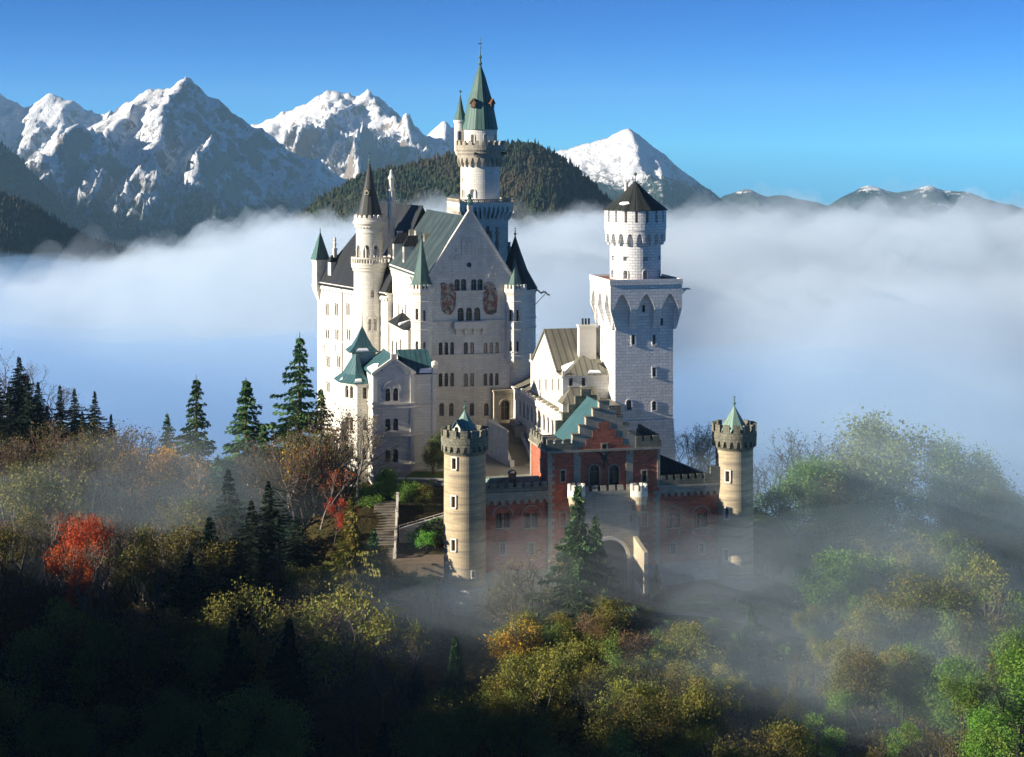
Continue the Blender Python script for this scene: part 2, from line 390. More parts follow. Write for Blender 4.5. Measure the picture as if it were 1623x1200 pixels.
cone_forest('far_forest', V3, M_FAR, 2500, 15, lambda p, r: p[2] < -60+160*noise.noise((p[0]*.003,p[1]*.003,4)) and p[1] < 7000, 7)
cone_forest('hill_forest', V6, M_NEARHILL, 7000, 9, lambda p, r: p[1] < 2140, 8, .3)
cone_forest('hill_forest', V7, M_NEARHILL, 22000, 8.0, lambda p, r: p[1] < 1790 and noise.noise((p[0]*.016, p[1]*.01, 3)) > -.42, 9, .5)

# added unseen wood on that shoulder, to soften its shadow edge
_xs, _ys = np.linspace(-200,-130,30), np.linspace(40,320,80); _X, _Y = np.meshgrid(_xs, _ys)
cone_forest('shadow_edge_wood', np.stack([_X,_Y,ground_np(_X,_Y)],-1), M_NEARHILL, 2000, 12, lambda p, r: True, 15, .3)

# valley floor far below
vf = MB(); vf.add([(-5000,100,-620),(6000,100,-620),(6000,12000,-620),(-5000,12000,-620)], [(0,1,2,3)])
tag(vf.build('valley_floor', plain('valley_meadow', (0.05,0.07,0.035), 0.95, 0.05, var=0.4, scale=0.01)), kind='structure')

# ---------------- fog sea, mist and haze ----------------
def vol_mat(name, col, density, aniso=0.3):
    m = bpy.data.materials.new(name); m.use_nodes = True; t = m.node_tree
    t.nodes.remove(t.nodes["Principled BSDF"])
    v = t.nodes.new('ShaderNodeVolumePrincipled'); v.inputs['Color'].default_value = c4(col); v.inputs['Density'].default_value = density; v.inputs['Anisotropy'].default_value = aniso
    t.links.new(v.outputs[0], t.nodes["Material Output"].inputs['Volume'])
    return m
def fog_bank(name, x0, x1, yf, yb, top, bottom, amp, mat, seed, nx=150, ny=90, fine=1.0):
    """closed cloud body: billowing top sheet, rounded front and back, flat bottom. yf, yb, top are functions of x"""
    V = np.zeros((ny, nx, 3))
    for j in range(nx):
        x = lerp(x0, x1, j/(nx-1))
        for i in range(ny):
            t = i/(ny-1); f, b = yf(x), yb(x); y = lerp(f, b, t)
            edge = min(1.0, min(t*(b-f)/90.0, (1-t)*(b-f)/90.0)); edge = math.sqrt(max(0.0, 1-(1-edge)**2))
            ex = min(1.0, min(j, nx-1-j)/6.0); 
            n = noise.fractal((x*.004, y*.004, seed), 0.9, 2.0, 3)*amp+fine*amp*0.5*abs(noise.fractal((x*.011, y*.013, seed+3), 0.75, 2.1, 6))
            h = lerp(bottom+3, top(x)+n, edge*ex)
            V[i,j] = (x, y+12*noise.noise((x*.02, h*.02, seed)), max(h, bottom+2))
    idx = np.arange(ny*nx).reshape(ny,nx)
    Fq = list(map(tuple, np.stack([idx[:-1,:-1],idx[:-1,1:],idx[1:,1:],idx[1:,:-1]],-1).reshape(-1,4)))
    rim = list(idx[0,:])+list(idx[1:,-1])+list(idx[-1,-2::-1])+list(idx[-2:0:-1,0])
    mb = MB(); mb.v = [tuple(p) for p in V.reshape(-1,3)]; mb.f = Fq; mb.m = [0]*len(Fq); mb.sm = [True]*len(Fq)
    k = len(mb.v); mb.v += [(V.reshape(-1,3)[r][0], V.reshape(-1,3)[r][1], bottom) for r in rim]
    n = len(rim)
    for a in range(n):
        b = (a+1)%n; mb.f.append((rim[b], rim[a], k+a, k+b)); mb.m.append(0); mb.sm.append(False)
    mb.f.append(tuple(k+a for a in range(n-1,-1,-1))); mb.m.append(0); mb.sm.append(False)
    return tag(mb.build(name, mat), kind='stuff')
M_FOG = vol_mat('fog_air', (0.83,0.925,1.0), 0.017, 0.2)
M_FOG2 = vol_mat('fog_wisp_air', (0.87,0.95,1.0), 0.006, 0.3)
M_FOG3 = vol_mat('low_fog_air', (0.43,0.67,0.95), 0.006, 0.2)  # blue albedo: the shaded tone of the lower fog is put into its colour
FOG_TOP = [(-500,30),(-330,30),(-240,33),(-160,44),(-100,48),(0,44),(200,42),(400,41),(700,40)]
_fx = [a for a,_ in FOG_TOP]; _fz = [b for _,b in FOG_TOP]
def fog_front(x): return interp(x,[-520,-250,-120,0,150,720],[930,900,840,760,690,680])+55*noise.noise((x*.007,1,0))+25*noise.noise((x*.02,2,0))
fog_bank('valley_fog', -520, 720, fog_front, lambda x: interp(x,[-520,-200,-80,100,700],[1060,1080,1280,1450,1500]), lambda x: interp(x,_fx,_fz)-14, -120, 22, M_FOG, 2.0, 300, 180, 2.8)
fog_bank('valley_fog', -520, 720, lambda x: fog_front(x)-70+30*noise.noise((x*.01,5,0)), lambda x: interp(x,[-520,-200,-80,100,700],[1100,1120,1330,1560,1600]), lambda x: interp(x,_fx,_fz)-6, -200, 24, M_FOG2, 7.0, 260, 150, 2.6)
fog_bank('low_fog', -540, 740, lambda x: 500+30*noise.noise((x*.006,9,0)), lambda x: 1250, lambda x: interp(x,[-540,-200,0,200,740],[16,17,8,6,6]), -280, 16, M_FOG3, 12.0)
def mist_patch(px, py, D, rx, ry, rz, mat, seed, name='mist'):
    c = W(px, py, D); bm = bmesh.new(); bmesh.ops.create_icosphere(bm, subdivisions=5, radius=1.0)
    for v in bm.verts:
        k = 1+.38*noise.fractal((v.co.x*1.4+seed, v.co.y*1.4, v.co.z*1.4), .9, 2.1, 4); v.co = Vector((v.co.x*rx*k, v.co.y*ry*k, v.co.z*rz*k))+c
    me = bpy.data.meshes.new(name); bm.to_mesh(me); bm.free(); me.materials.append(mat)
    o = bpy.data.objects.new(name, me); sc.collection.objects.link(o); return tag(o, kind='stuff')
M_MISTW = vol_mat('mist_air', (0.80,0.91,1.0), 0.0075, -0.15)
M_MISTB = vol_mat('blue_mist_air', (0.68,0.87,1.0), 0.0065, -0.15)
mist_patch(985, 885, 246, 24, 8, 8, M_MISTW, 1.0); mist_patch(960, 945, 248, 30, 10, 8, M_MISTW, 5.0)
M_MISTL = vol_mat('thin_mist_air', (0.60,0.80,1.0), 0.0022, 0.0)
mist_patch(690, 1000, 238, 18, 12, 12, M_MISTL, 9.0); mist_patch(620, 1050, 225, 20, 14, 12, M_MISTL, 12.0)
mist_patch(1390, 850, 268, 40, 14, 19, M_MISTB, 15.0); mist_patch(1350, 1010, 240, 32, 16, 14, M_MISTB, 19.0); mist_patch(1490, 780, 290, 50, 24, 18, M_MISTB, 23.0); mist_patch(1310, 1120, 212, 26, 14, 11, M_MISTB, 26.0)
mist_patch(180, 820, 282, 36, 12, 12, M_MISTB, 31.0); mist_patch(300, 800, 280, 20, 10, 12, M_MISTB, 35.0)

hz = MB(); hz.box(-5200, 6200, -60, 12100, -640, 480)
tag(hz.build('haze', vol_mat('haze_air', (0.40,0.72,1.0), 3.6e-5, 0.0)), kind='stuff')
# ---------------- castle: materials ----------------
LIME = dict(base=(0.77,0.745,0.67), mortar=(0.62,0.60,0.54), bw=1.25, bh=0.56, ms=0.04, var=0.10, bump=0.6, bdist=0.07, stain=(0.56,0.52,0.42), stain_amt=0.6, streak=0.5)
M_LIME = masonry('pale_limestone', **LIME)
def lime_r(r): return masonry('pale_limestone_round', radial=r, **LIME)
M_LIME_R = lime_r(3.4)
M_RUST = masonry('rough_white_ashlar', (0.79,0.785,0.76), (0.58,0.58,0.57), 1.15, 0.56, ms=0.045, var=0.10, bump=0.75, bdist=0.10, rough_face=0.7, stain=(0.58,0.56,0.5), stain_amt=0.5, streak=0.35)
M_RUST_R = masonry('rough_white_ashlar_round', (0.80,0.80,0.78), (0.5,0.5,0.5), 1.0, 0.5, ms=0.05, var=0.08, radial=4.6, bump=0.8, bdist=0.09, rough_face=0.4, stain=(0.55,0.54,0.5), stain_amt=0.25, streak=0.12)
M_TRIM = plain('smooth_pale_stone', (0.70,0.66,0.575), 0.8, 0.2, var=0.16, scale=1.2)
M_MOSS = masonry('mossy_grey_parapet', (0.22,0.21,0.16), (0.10,0.10,0.08), 0.9, 0.45, ms=0.03, var=0.25, bump=0.5, stain=(0.06,0.07,0.045), stain_amt=0.7, streak=0.4)
M_SAND_R = masonry('yellow_sandstone_round', (0.52,0.42,0.27), (0.36,0.30,0.20), 1.3, 0.5, ms=0.02, var=0.12, radial=3.1, bump=0.4, bands=((0.20,0.18,0.15),0.75), stain=(0.30,0.26,0.18), stain_amt=0.5)
M_GRAYB_R = masonry('grey_base_stone', (0.36,0.36,0.33), (0.24,0.24,0.22), 0.9, 0.42, ms=0.03, var=0.15, radial=3.2, bump=0.6, stain=(0.52,0.52,0.48), stain_amt=0.6)
M_GRAYB = masonry('grey_plinth_stone', (0.36,0.36,0.34), (0.24,0.24,0.23), 1.0, 0.5, ms=0.03, var=0.15, bump=0.6, stain=(0.5,0.5,0.47), stain_amt=0.4)
M_SAND = masonry('grey_sandstone', (0.40,0.36,0.285), (0.24,0.21,0.17), 1.1, 0.45, ms=0.02, var=0.14, bump=0.35, stain=(0.14,0.135,0.11), stain_amt=0.55, streak=0.35)
M_BRICK = masonry('red_brick', (0.50,0.135,0.078), (0.33,0.17,0.125), 0.8, 0.30, ms=0.035, var=0.35, bump=0.4, bdist=0.04, stain=(0.22,0.08,0.055), stain_amt=0.8, streak=0.5)
M_GATE = masonry('yellow_plaster_stone', (0.48,0.41,0.285), (0.38,0.32,0.22), 1.1, 0.5, ms=0.02, var=0.08, bump=0.2)
M_SLATE = roofing('dark_slate', (0.016,0.019,0.023), (0.034,0.039,0.045), 0.6, (0.010,0.012,0.014), 0.5)
M_DARKM = roofing('dark_sheet_metal', (0.028,0.032,0.032), (0.045,0.05,0.05), 0.55, (0.06,0.075,0.07), 0.35)
M_DARKM_R = roofing('dark_sheet_metal_round', (0.028,0.032,0.032), (0.045,0.05,0.048), 0.75, (0.07,0.09,0.08), 0.35, radial=3.0)
M_BLUEM = roofing('blue_grey_sheet_roof', (0.036,0.060,0.064), (0.085,0.120,0.122), 1.1, (0.020,0.030,0.032), 0.7)
M_COPPER_R = roofing('green_copper_round', (0.085,0.17,0.145), (0.11,0.21,0.18), 0.7, (0.035,0.05,0.042), 0.55, radial=3.0)
M_COPPER = roofing('green_copper', (0.09,0.19,0.165), (0.12,0.23,0.20), 0.6, (0.04,0.06,0.05), 0.5)
M_PALECOP = roofing('pale_green_copper', (0.22,0.36,0.30), (0.27,0.42,0.35), 0.8, (0.12,0.18,0.14), 0.45, radial=2.5)
M_TEAL = roofing('teal_copper', (0.050,0.135,0.150), (0.075,0.175,0.19), 0.6, (0.03,0.06,0.07), 0.55)
M_OLIVE = roofing('olive_sheet_roof', (0.20,0.19,0.145), (0.26,0.245,0.19), 0.7, (0.12,0.12,0.10), 0.4)
M_GLASS = plain('dark_glass', (0.012,0.014,0.018), 0.12, 0.5)
M_PANES = [M_GLASS, M_GLASS, plain('sky_tint_glass', (0.035,0.05,0.065), 0.08, 0.8), plain('curtained_glass', (0.12,0.105,0.085), 0.35, 0.4), plain('brown_glass', (0.045,0.03,0.02), 0.2, 0.5)]  # the bluish pane carries a sky reflection in its base colour
M_BAR = plain('window_bars', (0.22,0.17,0.12), 0.7)
_rw_ = random.Random(5)
M_GLASSB = plain('brown_shutter', (0.15,0.062,0.025), 0.6, 0.2, var=0.3, scale=6)
M_IRON = plain('dark_iron', (0.02,0.022,0.024), 0.5, 0.4)
M_SNOW = plain('snow', (0.84,0.86,0.89), 0.8, 0.2)
M_STATUE = plain('green_bronze', (0.09,0.17,0.13), 0.5, 0.4, var=0.4, scale=4)
M_PIPE = plain('brown_pipe', (0.13,0.075,0.055), 0.5, 0.3)
M_DOOR = plain('oak_door', (0.11,0.07,0.04), 0.7, 0.2, var=0.3, scale=5)
M_STONE = plain('worn_step_stone', (0.22,0.195,0.155), 0.9, 0.1, var=0.25, scale=1.5)
def mural_mat(name, seed):
    m = NT(name, 0.9, 0.1); g = m.n('NewGeometry'); p = m.vmath('ADD', g.outputs['Position'], (seed, 0, seed))
    a = m.noise(p, 0.8, 7, 0.7); b = m.noise(p, 1.3, 6, 0.65, out=1)
    sb = m.n('SeparateColor'); m.set(sb.inputs[0], b)
    col = m.mix(m.ramp(a,0.44,0.52), (0.44,0.40,0.34), (0.28,0.12,0.08))
    col = m.mix(m.ramp(sb.outputs[0],0.52,0.60), col, (0.46,0.42,0.32))
    col = m.mix(m.ramp(sb.outputs[1],0.50,0.58), col, (0.13,0.10,0.085))
    col = m.mix(m.ramp(sb.outputs[2],0.58,0.66), col, (0.26,0.27,0.25))
    m.color(col); return m.mat
M_MURAL = mural_mat('faded_fresco', 3.0)

# ---------------- castle: builders ----------------
class Bld:
    """a building: an Empty at its near corner, u to the right along its front, v backwards, z up"""
    def __init__(s, name, label, cat, o, yaw, group=None):
        s.o = Vector(o); s.a = R(yaw); s.root = thing(name, label, cat, s.o, s.a, group)
        s.U = Vector((math.cos(s.a), math.sin(s.a), 0)); s.V = Vector((-math.sin(s.a), math.cos(s.a), 0))
    def fr(s, px, py, v=0.0):          # pixel on the plane v = const -> (u, z)
        d = Vector(((px-CX)/F, 1, (HY-py)/F)); d0 = Vector((d.x, d.y, 0))
        k = (v+s.o.dot(s.V))/d0.dot(s.V); p = Vector((0,0,CZ))+d*k-s.o
        return p.dot(s.U), p.z
    def sd(s, px, py, u=0.0):          # pixel on the plane u = const -> (v, z)
        d = Vector(((px-CX)/F, 1, (HY-py)/F)); d0 = Vector((d.x, d.y, 0))
        k = (u+s.o.dot(s.U))/d0.dot(s.U); p = Vector((0,0,CZ))+d*k-s.o
        return p.dot(s.V), p.z
    def u(s, px, v=0.0): return s.fr(px, 600, v)[0]
    def z(s, px, py, v=0.0): return s.fr(px, py, v)[1]
class Fc:
    """a wall face: origin, direction along, outward normal"""
    def __init__(s, o, t, n): s.o, s.t, s.n = Vector(o), Vector(t), Vector(n)
    def P(s, u, d, z): return s.o+s.t*u+s.n*d+Vector((0,0,z))
def front(v=0.0): return Fc((0,v,0), (1,0,0), (0,-1,0))
def leftw(u=0.0): return Fc((u,0,0), (0,-1,0), (-1,0,0))      # along = -v
def tface(b, r, frac, c=(0,0)):        # face tangent to a round tower; frac = offset from its middle as seen, -1..1
    ph = math.asin(max(-1,min(1,frac)))-b.a
    n = Vector((math.sin(ph), -math.cos(ph), 0)); t = Vector((math.cos(ph), math.sin(ph), 0))
    return Fc(Vector((c[0],c[1],0))+n*r, t, n)
def fbox(mb, f, u0, u1, d0, d1, z0, z1):
    q = [f.P(u0,d0,z0),f.P(u1,d0,z0),f.P(u1,d1,z0),f.P(u0,d1,z0)]
    mb.prism(q, [p+Vector((0,0,z1-z0)) for p in q])
def fpoly(mb, f, pts, d0, d1):         # outline (u,z) extruded from depth d0 to d1
    mb.prism([f.P(u,d0,z) for u,z in pts], [f.P(u,d1,z) for u,z in pts])
def arch_pts(u, z, w, h, k=8, flat=False, pointed=False):
    if flat: return [(u-w/2,z),(u+w/2,z),(u+w/2,z+h),(u-w/2,z+h)]
    r = w/2; pts = [(u-r,z),(u+r,z)]
    if pointed:
        sp = z+h-w*0.95
        for i in range(k+1): t = i/k*math.acos(0.5); pts.append((u-r+2*r*math.cos(t)*1.0, sp+2*r*math.sin(t)*.548*2*.5*1.0))
        for i in range(k-1,-1,-1): t = i/k*math.acos(0.5); pts.append((u+r-2*r*math.cos(t), sp+2*r*math.sin(t)*.548))
        return pts
    for i in range(k+1): t = math.pi*i/k; pts.append((u+r*math.cos(t), z+h-r+r*math.sin(t)))
    return pts
def half_ring(mb, f, u, z, r0, r1, d0, d1, k=12, legs=0.0):     # arch moulding
    inn = [(u+r0*math.cos(math.pi*i/k), z+r0*math.sin(math.pi*i/k)) for i in range(k+1)]
    out = [(u+r1*math.cos(math.pi*i/k), z+r1*math.sin(math.pi*i/k)) for i in range(k+1)]
    if legs: inn = [(u+r0,z-legs)]+inn+[(u-r0,z-legs)]; out = [(u+r1,z-legs)]+out+[(u-r1,z-legs)]
    for i in range(len(inn)-1):
        q = [inn[i], out[i], out[i+1], inn[i+1]]
        mb.prism([f.P(a,d0,b) for a,b in q], [f.P(a,d1,b) for a,b in q])
def window(b, f, u, z, w, h, n=1, cut=None, hood=0.0, parent=None, flat=False, gap=0.2, depth=0.42, pane=None, frame=None, sill=True, loc=None, surround=False):
    depth = max(depth, .55) if depth == .42 else depth
    """one window: the opening is cut from the wall, the part carries sill, mouldings and colonnettes, its pane is a sub-part"""
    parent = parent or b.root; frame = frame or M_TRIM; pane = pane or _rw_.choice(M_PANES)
    mb = MB(); gl = MB(); lw = (w-gap*(n-1))/n
    for i in range(n):
        uu = u-w/2+lw/2+i*(lw+gap); pts = arch_pts(uu, z, lw, h, flat=flat)
        if cut is not None: fpoly(cut, f, pts, 0.45, -depth)
        d = -depth+0.06
        gl.add([f.P(a,d,c) for a,c in arch_pts(uu, z+0.01, lw-0.02, h-0.02, flat=flat)], [tuple(range(len(pts)))])
        gl.mi = 1
        if h > 1.2: fbox(gl, f, uu-lw/2, uu+lw/2, d+.001, d+0.06, z+h*0.6, z+h*0.6+0.1)
        if lw > .7: fbox(gl, f, uu-.05, uu+.05, d+.001, d+0.07, z+.02, z+h-.05)
        gl.mi = 0
        if surround: half_ring(mb, f, uu, z+h-lw/2, lw/2+0.02, lw/2+0.2, 0.0, 0.1, 8, legs=h-lw/2) if not flat else [fbox(mb, f, uu-lw/2-0.22, uu-lw/2-0.02, 0, .1, z, z+h), fbox(mb, f, uu+lw/2+.02, uu+lw/2+.22, 0, .1, z, z+h), fbox(mb, f, uu-lw/2-.22, uu+lw/2+.22, 0, .12, z+h+.02, z+h+.24)]
    for i in range(n-1):
        uu = u-w/2+lw+gap/2+i*(lw+gap)
        fbox(mb, f, uu-gap*0.75, uu+gap*0.75, -0.1, 0.10, z+h-lw/2-0.18, z+h-lw/2); fbox(mb, f, uu-gap*0.7, uu+gap*0.7, -0.1, 0.08, z, z+0.15)
    if sill: fbox(mb, f, u-w/2-0.15, u+w/2+0.15, 0, 0.16, z-0.2, z-0.01)
    if hood: half_ring(mb, f, u, z+h-lw/2, hood-0.16, hood, 0, 0.12, 14, legs=0.0)
    if not mb.f: fbox(mb, f, u-w/2-0.08, u+w/2+0.08, 0, 0.06, z+h+0.02, z+h+0.12)
    o = mb.build('window', frame, parent, loc=loc)
    gl.build('pane', [pane, M_BAR], o)
    return o
def recalc(o):
    bm = bmesh.new(); bm.from_mesh(o.data); bmesh.ops.recalc_face_normals(bm, faces=bm.faces); bm.to_mesh(o.data); bm.free()
def cutbuild(mb, cut, name, mat, parent=None, loc=None):
    o = mb.build(name, mat); recalc(o)
    if cut is not None and cut.f:
        c = cut.build('opening', None); recalc(c)
        md = o.modifiers.new('b', 'BOOLEAN'); md.object = c; md.operation = 'DIFFERENCE'; md.solver = 'EXACT'
        dg = bpy.context.evaluated_depsgraph_get(); me = bpy.data.meshes.new_from_object(o.evaluated_get(dg))
        o.modifiers.clear(); old = o.data; o.data = me; bpy.data.meshes.remove(old)
        if len(me.polygons) == 0: print('EMPTY BOOLEAN', name)
        cm = c.data; bpy.data.objects.remove(c); bpy.data.meshes.remove(cm)
    o.parent = parent
    if loc is not None: o.location = loc
    return o
def arc_box(mb, r0, r1, z0, z1, a0, a1, seg=2):
    for i in range(seg):
        s, e = lerp(a0,a1,i/seg), lerp(a0,a1,(i+1)/seg)
        q = [(r0*math.cos(s), r0*math.sin(s)),(r1*math.cos(s), r1*math.sin(s)),(r1*math.cos(e), r1*math.sin(e)),(r0*math.cos(e), r0*math.sin(e))]
        mb.poly(q, z0, z1)
def ring(mb, r0, r1, z0, z1, n=36): mb.lathe([(r1,z0),(r1,z1),(r0,z1),(r0,z0),(r1,z0)], n, closed=False)
def crenel_ring(mb, r0, r1, z0, z1, z2, n, duty=0.58, ph=0.0, cap=0.0, rounded=False):
    ring(mb, r0, r1, z0, z1)
    st = 2*math.pi/n
    for i in range(n):
        a = ph+i*st; arc_box(mb, r0, r1, z1, z2, a-st*duty/2, a+st*duty/2)
        if rounded: arc_box(mb, r0, r1, z2, z2+(r1*st*duty)*0.28, a-st*duty*0.33, a+st*duty*0.33)
        if cap: arc_box(mb, r0-cap, r1+cap, z2, z2+0.12, a-st*duty/2-0.01, a+st*duty/2+0.01)
def arcade(mb, P, s0, s1, n, d0, d1, z0, z1, rise, frac=0.7, k=6, pointed=False):
    """a corbel table: n bays from s0 to s1; the front stands at d1, the recesses run back to d0; P(s, d, z) maps to space"""
    line = []
    for i in range(n):
        a, b = lerp(s0,s1,i/n), lerp(s0,s1,(i+1)/n); m, hw = (a+b)/2, (b-a)/2*frac
        line.append((a, z0)); line.append((m-hw, z0))
        for j in range(k+1):
            t = -1+2*j/k
            y = rise*(1-abs(t)**1.6) if pointed else rise*math.sqrt(max(0,1-t*t))
            line.append((m+hw*t, z0+y))
        line.append((m+hw, z0)); line.append((b, z0))
    vs = []; fs = []
    for i in range(len(line)-1):
        (a, za), (b, zb) = line[i], line[i+1]
        if abs(a-b) < 1e-9 and abs(za-zb) < 1e-9: continue
        q = len(vs)
        vs += [P(a,d1,za),P(b,d1,zb),P(b,d1,z1),P(a,d1,z1),P(a,d0,za),P(b,d0,zb)]
        if abs(a-b) > 1e-9: fs.append((q,q+1,q+2,q+3))
        fs.append((q,q+4,q+5,q+1))
    q = len(vs)
    ss = [lerp(s0,s1,i/(n*2)) for i in range(n*2+1)]
    for s in ss: vs += [P(s,d1,z1),P(s,d0,z1)]
    for i in range(n*2): fs.append((q+2*i,q+2*i+2,q+2*i+3,q+2*i+1))
    mb.add(vs, fs)
def radialP(s, d, z): return Vector((d*math.cos(s), d*math.sin(s), z))
def finial(mb, z, h, r=0.16, x=0, y=0, cross=True):
    mb.lathe([(r*.9,z-0.2),(r*.6,z+h*.1),(r*1.9,z+h*.2),(r*1.9,z+h*.26),(r*.5,z+h*.36),(r*.5,z+h*.5),(r*1.2,z+h*.56),(r*.3,z+h*.64),(r*.2,z+h)], 8, x, y)
    if cross: mb.box(x-r*1.4,x+r*1.4,y-r*.2,y+r*.2,z+h*.8,z+h*.86)
def cone_roof(prof, n, name, mat, parent, loc=None, fin=0.0, finmat=None, ph=0.0, smooth=False):
    mb = MB(); mb.lathe(prof, n, ph=ph)
    o = mb.build(name, mat, parent, loc=loc, smooth=False)
    if fin:
        f = MB(); finial(f, prof[-1][1], fin); f.build('finial', finmat or M_STATUE, o)
    return o
def snow(pts, parent, up=0.12):          # a patch of snow lying on a roof: outline of 3-D points
    mb = MB(); n = len(pts); vs = [Vector(p) for p in pts]; c = sum(vs, Vector())/n
    top = [lerp(p, c, 0.12)+Vector((0,0,up)) for p in vs]
    mb.prism([p+Vector((0,0,0.02)) for p in vs], top)
    return mb.build('snow_patch', M_SNOW, parent)
def chimney(parent, x, y, z0, h, w=0.45, ornate=True, mat=None):
    mb = MB()
    if ornate:
        mb.box(x-w,x+w,y-w,y+w,z0,z0+h*.4); mb.box(x-w*1.3,x+w*1.3,y-w*1.3,y+w*1.3,z0+h*.4,z0+h*.46)
        mb.lathe([(w*.75,z0+h*.46),(w*.75,z0+h*.62),(w*1.25,z0+h*.66),(w*.7,z0+h*.72),(w*.7,z0+h*.84),(w*1.15,z0+h*.88),(w*.65,z0+h*.93),(w*.9,z0+h)], 10, x, y)
    else:
        mb.box(x-w,x+w,y-w,y+w,z0,z0+h); mb.box(x-w*1.2,x+w*1.2,y-w*1.2,y+w*1.2,z0+h,z0+h+0.25)
    return mb.build('chimney', mat or M_TRIM, parent)
def gable_roof(b, u0, u1, v0, v1, ze, zr, mat, name='roof', over=0.35, th=0.22, parent=None, lift=0.0):
    """ridge along v"""
    um = (u0+u1)/2; k = (zr-ze)/(um-u0); mb = MB()
    ue0, ue1, z0 = u0-over, u1+over, ze-k*over+lift; zr += lift
    for a, c in ((ue0, um),(ue1, um)):
        s = 1 if a < c else -1
        q = [(a,z0),(c,zr),(c,zr+th*1.6),(a,z0+th*1.6)]
        mb.prism([(x,v0,z) for x,z in q], [(x,v1,z) for x,z in q])
    mb.box(um-.12,um+.12,v0,v1,zr+th*1.3,zr+th*1.6+.18)
    return mb.build(name, mat, parent or b.root)
# ---------------- gatehouse ----------------
def gatehouse():
    o = W(738, 950, 256); b = Bld('gatehouse', 'red brick gatehouse with stepped gable between two round yellow stone towers', 'gatehouse', (o.x, 256, 31), 13)
    ur = b.u(1166); zc, zp = b.z(800,781), b.z(800,772); zb = -4.0; cz = zc-0.2
    uC0, uC1, vC = b.u(869,-.3), b.u(1045,-.3), -0.3
    # wings
    mb, cut = MB(), MB(); mb.box(1.5, ur-1.5, 0, 7, b.z(800,908), zc)
    wall_jobs = []
    f0, fC = front(0), front(vC)
    for px in (797, 842, 1067, 1111): wall_jobs.append((f0, b.u(px), b.z(px,836), 2.1, 2.25, 2, 1.62, False, 0.0))
    for px in (797, 842, 1067, 1111): wall_jobs.append((f0, b.u(px), b.z(px,878), 0.75, 1.6, 1, 0, True, 0.0))
    for f, u, z, w_, h, n, hood, fl, v in wall_jobs: window(b, f, u, z, w_, h, n, cut, hood=hood, flat=fl, frame=M_SAND, gap=0.3, surround=(n == 1))
    cutbuild(mb, cut, 'wing_wall', M_BRICK, b.root)
    mb = MB(); mb.box(1.4, ur-1.4, -0.15, 7.1, zb, b.z(800,908)); mb.box(1.45, ur-1.45, -0.28, 7.0, b.z(800,908), b.z(800,908)+.22)
    for px in (1067, 1111): fbox(mb, front(-.15), b.u(px)-1.1, b.u(px)+1.1, 0, .1, b.z(px,938), b.z(px,912))
    mb.build('plinth', M_GRAYB, b.root)
    # cornice, corbel table, crenellation of the wings
    for ua, ub, n, nm in ((2.2, uC0, 9, 8), (uC1, ur-2.0, 10, 9)):
        mb = MB(); arcade(mb, lambda s, d, z: Vector((s, -d, z)), ua, ub, n, 0.0, 0.28, zc-1.75, zc-0.25, 0.62, 0.62)
        mb.box(ua, ub, -0.5, 0.3, zc-0.25, zc+0.08)
        mb.build('corbel_table', M_SAND, b.root)
        mb = MB(); mb.box(ua, ub, -0.45, 0.05, zc+0.08, zp)
        w_ = (ub-ua)/nm
        for i in range(nm): mb.box(ua+w_*(i+.2), ua+w_*(i+.82), -0.45, 0.05, zp, zp+0.75)
        mb.build('parapet', M_MOSS, b.root)
    # raised end of the parapet beside the far tower
    mb = MB(); ue = b.u(1136); mb.box(ue-2.2, ue+.3, -.5, .4, zc+.09, zc+1.5); mb.box(ue-1.2, ue+.3, -.5, .4, zc+1.5, zc+2.6); mb.build('parapet_step', M_MOSS, b.root)
    # roofs behind the wings
    mb = MB(); z1 = zc+1.3
    mb.prism([(uC1-.5,0.9,zc+.3),(ur-2.5,0.9,zc+.3),(ur-2.5,7,zc+.3),(uC1-.5,7,zc+.3)], [(uC1-.5,4.2,zc+4.2),(uC1+1.0,4.2,zc+4.2),(uC1+1.0,4.6,zc+4.2),(uC1-.5,4.6,zc+4.2)])
    o = mb.build('wing_roof', M_SLATE, b.root); snow([(uC1+.6,1.02,zc+.55),(uC1+3.4,1.02,zc+.5),(uC1+1.6,1.25,zc+.9),(uC1+.7,1.3,zc+1.0)], o, .08)
    mb = MB(); mb.prism([(3.5,1.2,zc),(uC0-.4,1.2,zc),(uC0-.4,7.2,zc),(3.5,7.2,zc)], [(4.5,3.8,zc+1.5),(uC0-.4,3.8,zc+1.5),(uC0-.4,4.6,zc+1.5),(4.5,4.6,zc+1.5)])
    mb.build('wing_roof', M_PALECOP, b.root)
    uc, vcn = b.u(813, 1.2), 1.2
    mb = MB(); mb.box(uc-.5, uc+.5, vcn, vcn+.9, zc-.4, b.z(813,752,1.2)); o = mb.build('chimney', M_BRICK, b.root)
    mb = MB(); zz = b.z(813,752,1.2)
    for i in range(8):
        a0, a1 = math.pi*i/8, math.pi*(i+1)/8
        mb.prism([(uc+.5*math.cos(a0),vcn,zz+.5*math.sin(a0)),(uc+.62*math.cos(a0),vcn,zz+.62*math.sin(a0)),(uc+.62*math.cos(a1),vcn,zz+.62*math.sin(a1)),(uc+.5*math.cos(a1),vcn,zz+.5*math.sin(a1))],
                 [(uc+.5*math.cos(a0),vcn+.9,zz+.5*math.sin(a0)),(uc+.62*math.cos(a0),vcn+.9,zz+.62*math.sin(a0)),(uc+.62*math.cos(a1),vcn+.9,zz+.62*math.sin(a1)),(uc+.5*math.cos(a1),vcn+.9,zz+.5*math.sin(a1))])
    mb.build('hood', M_PALECOP, o)
    # central block
    zf, zft = b.z(880,718,vC), b.z(880,699,vC); vB = 11.0
    mb, cut = MB(), MB(); mb.box(uC0, uC1, vC, vB, b.z(800,908), zf)
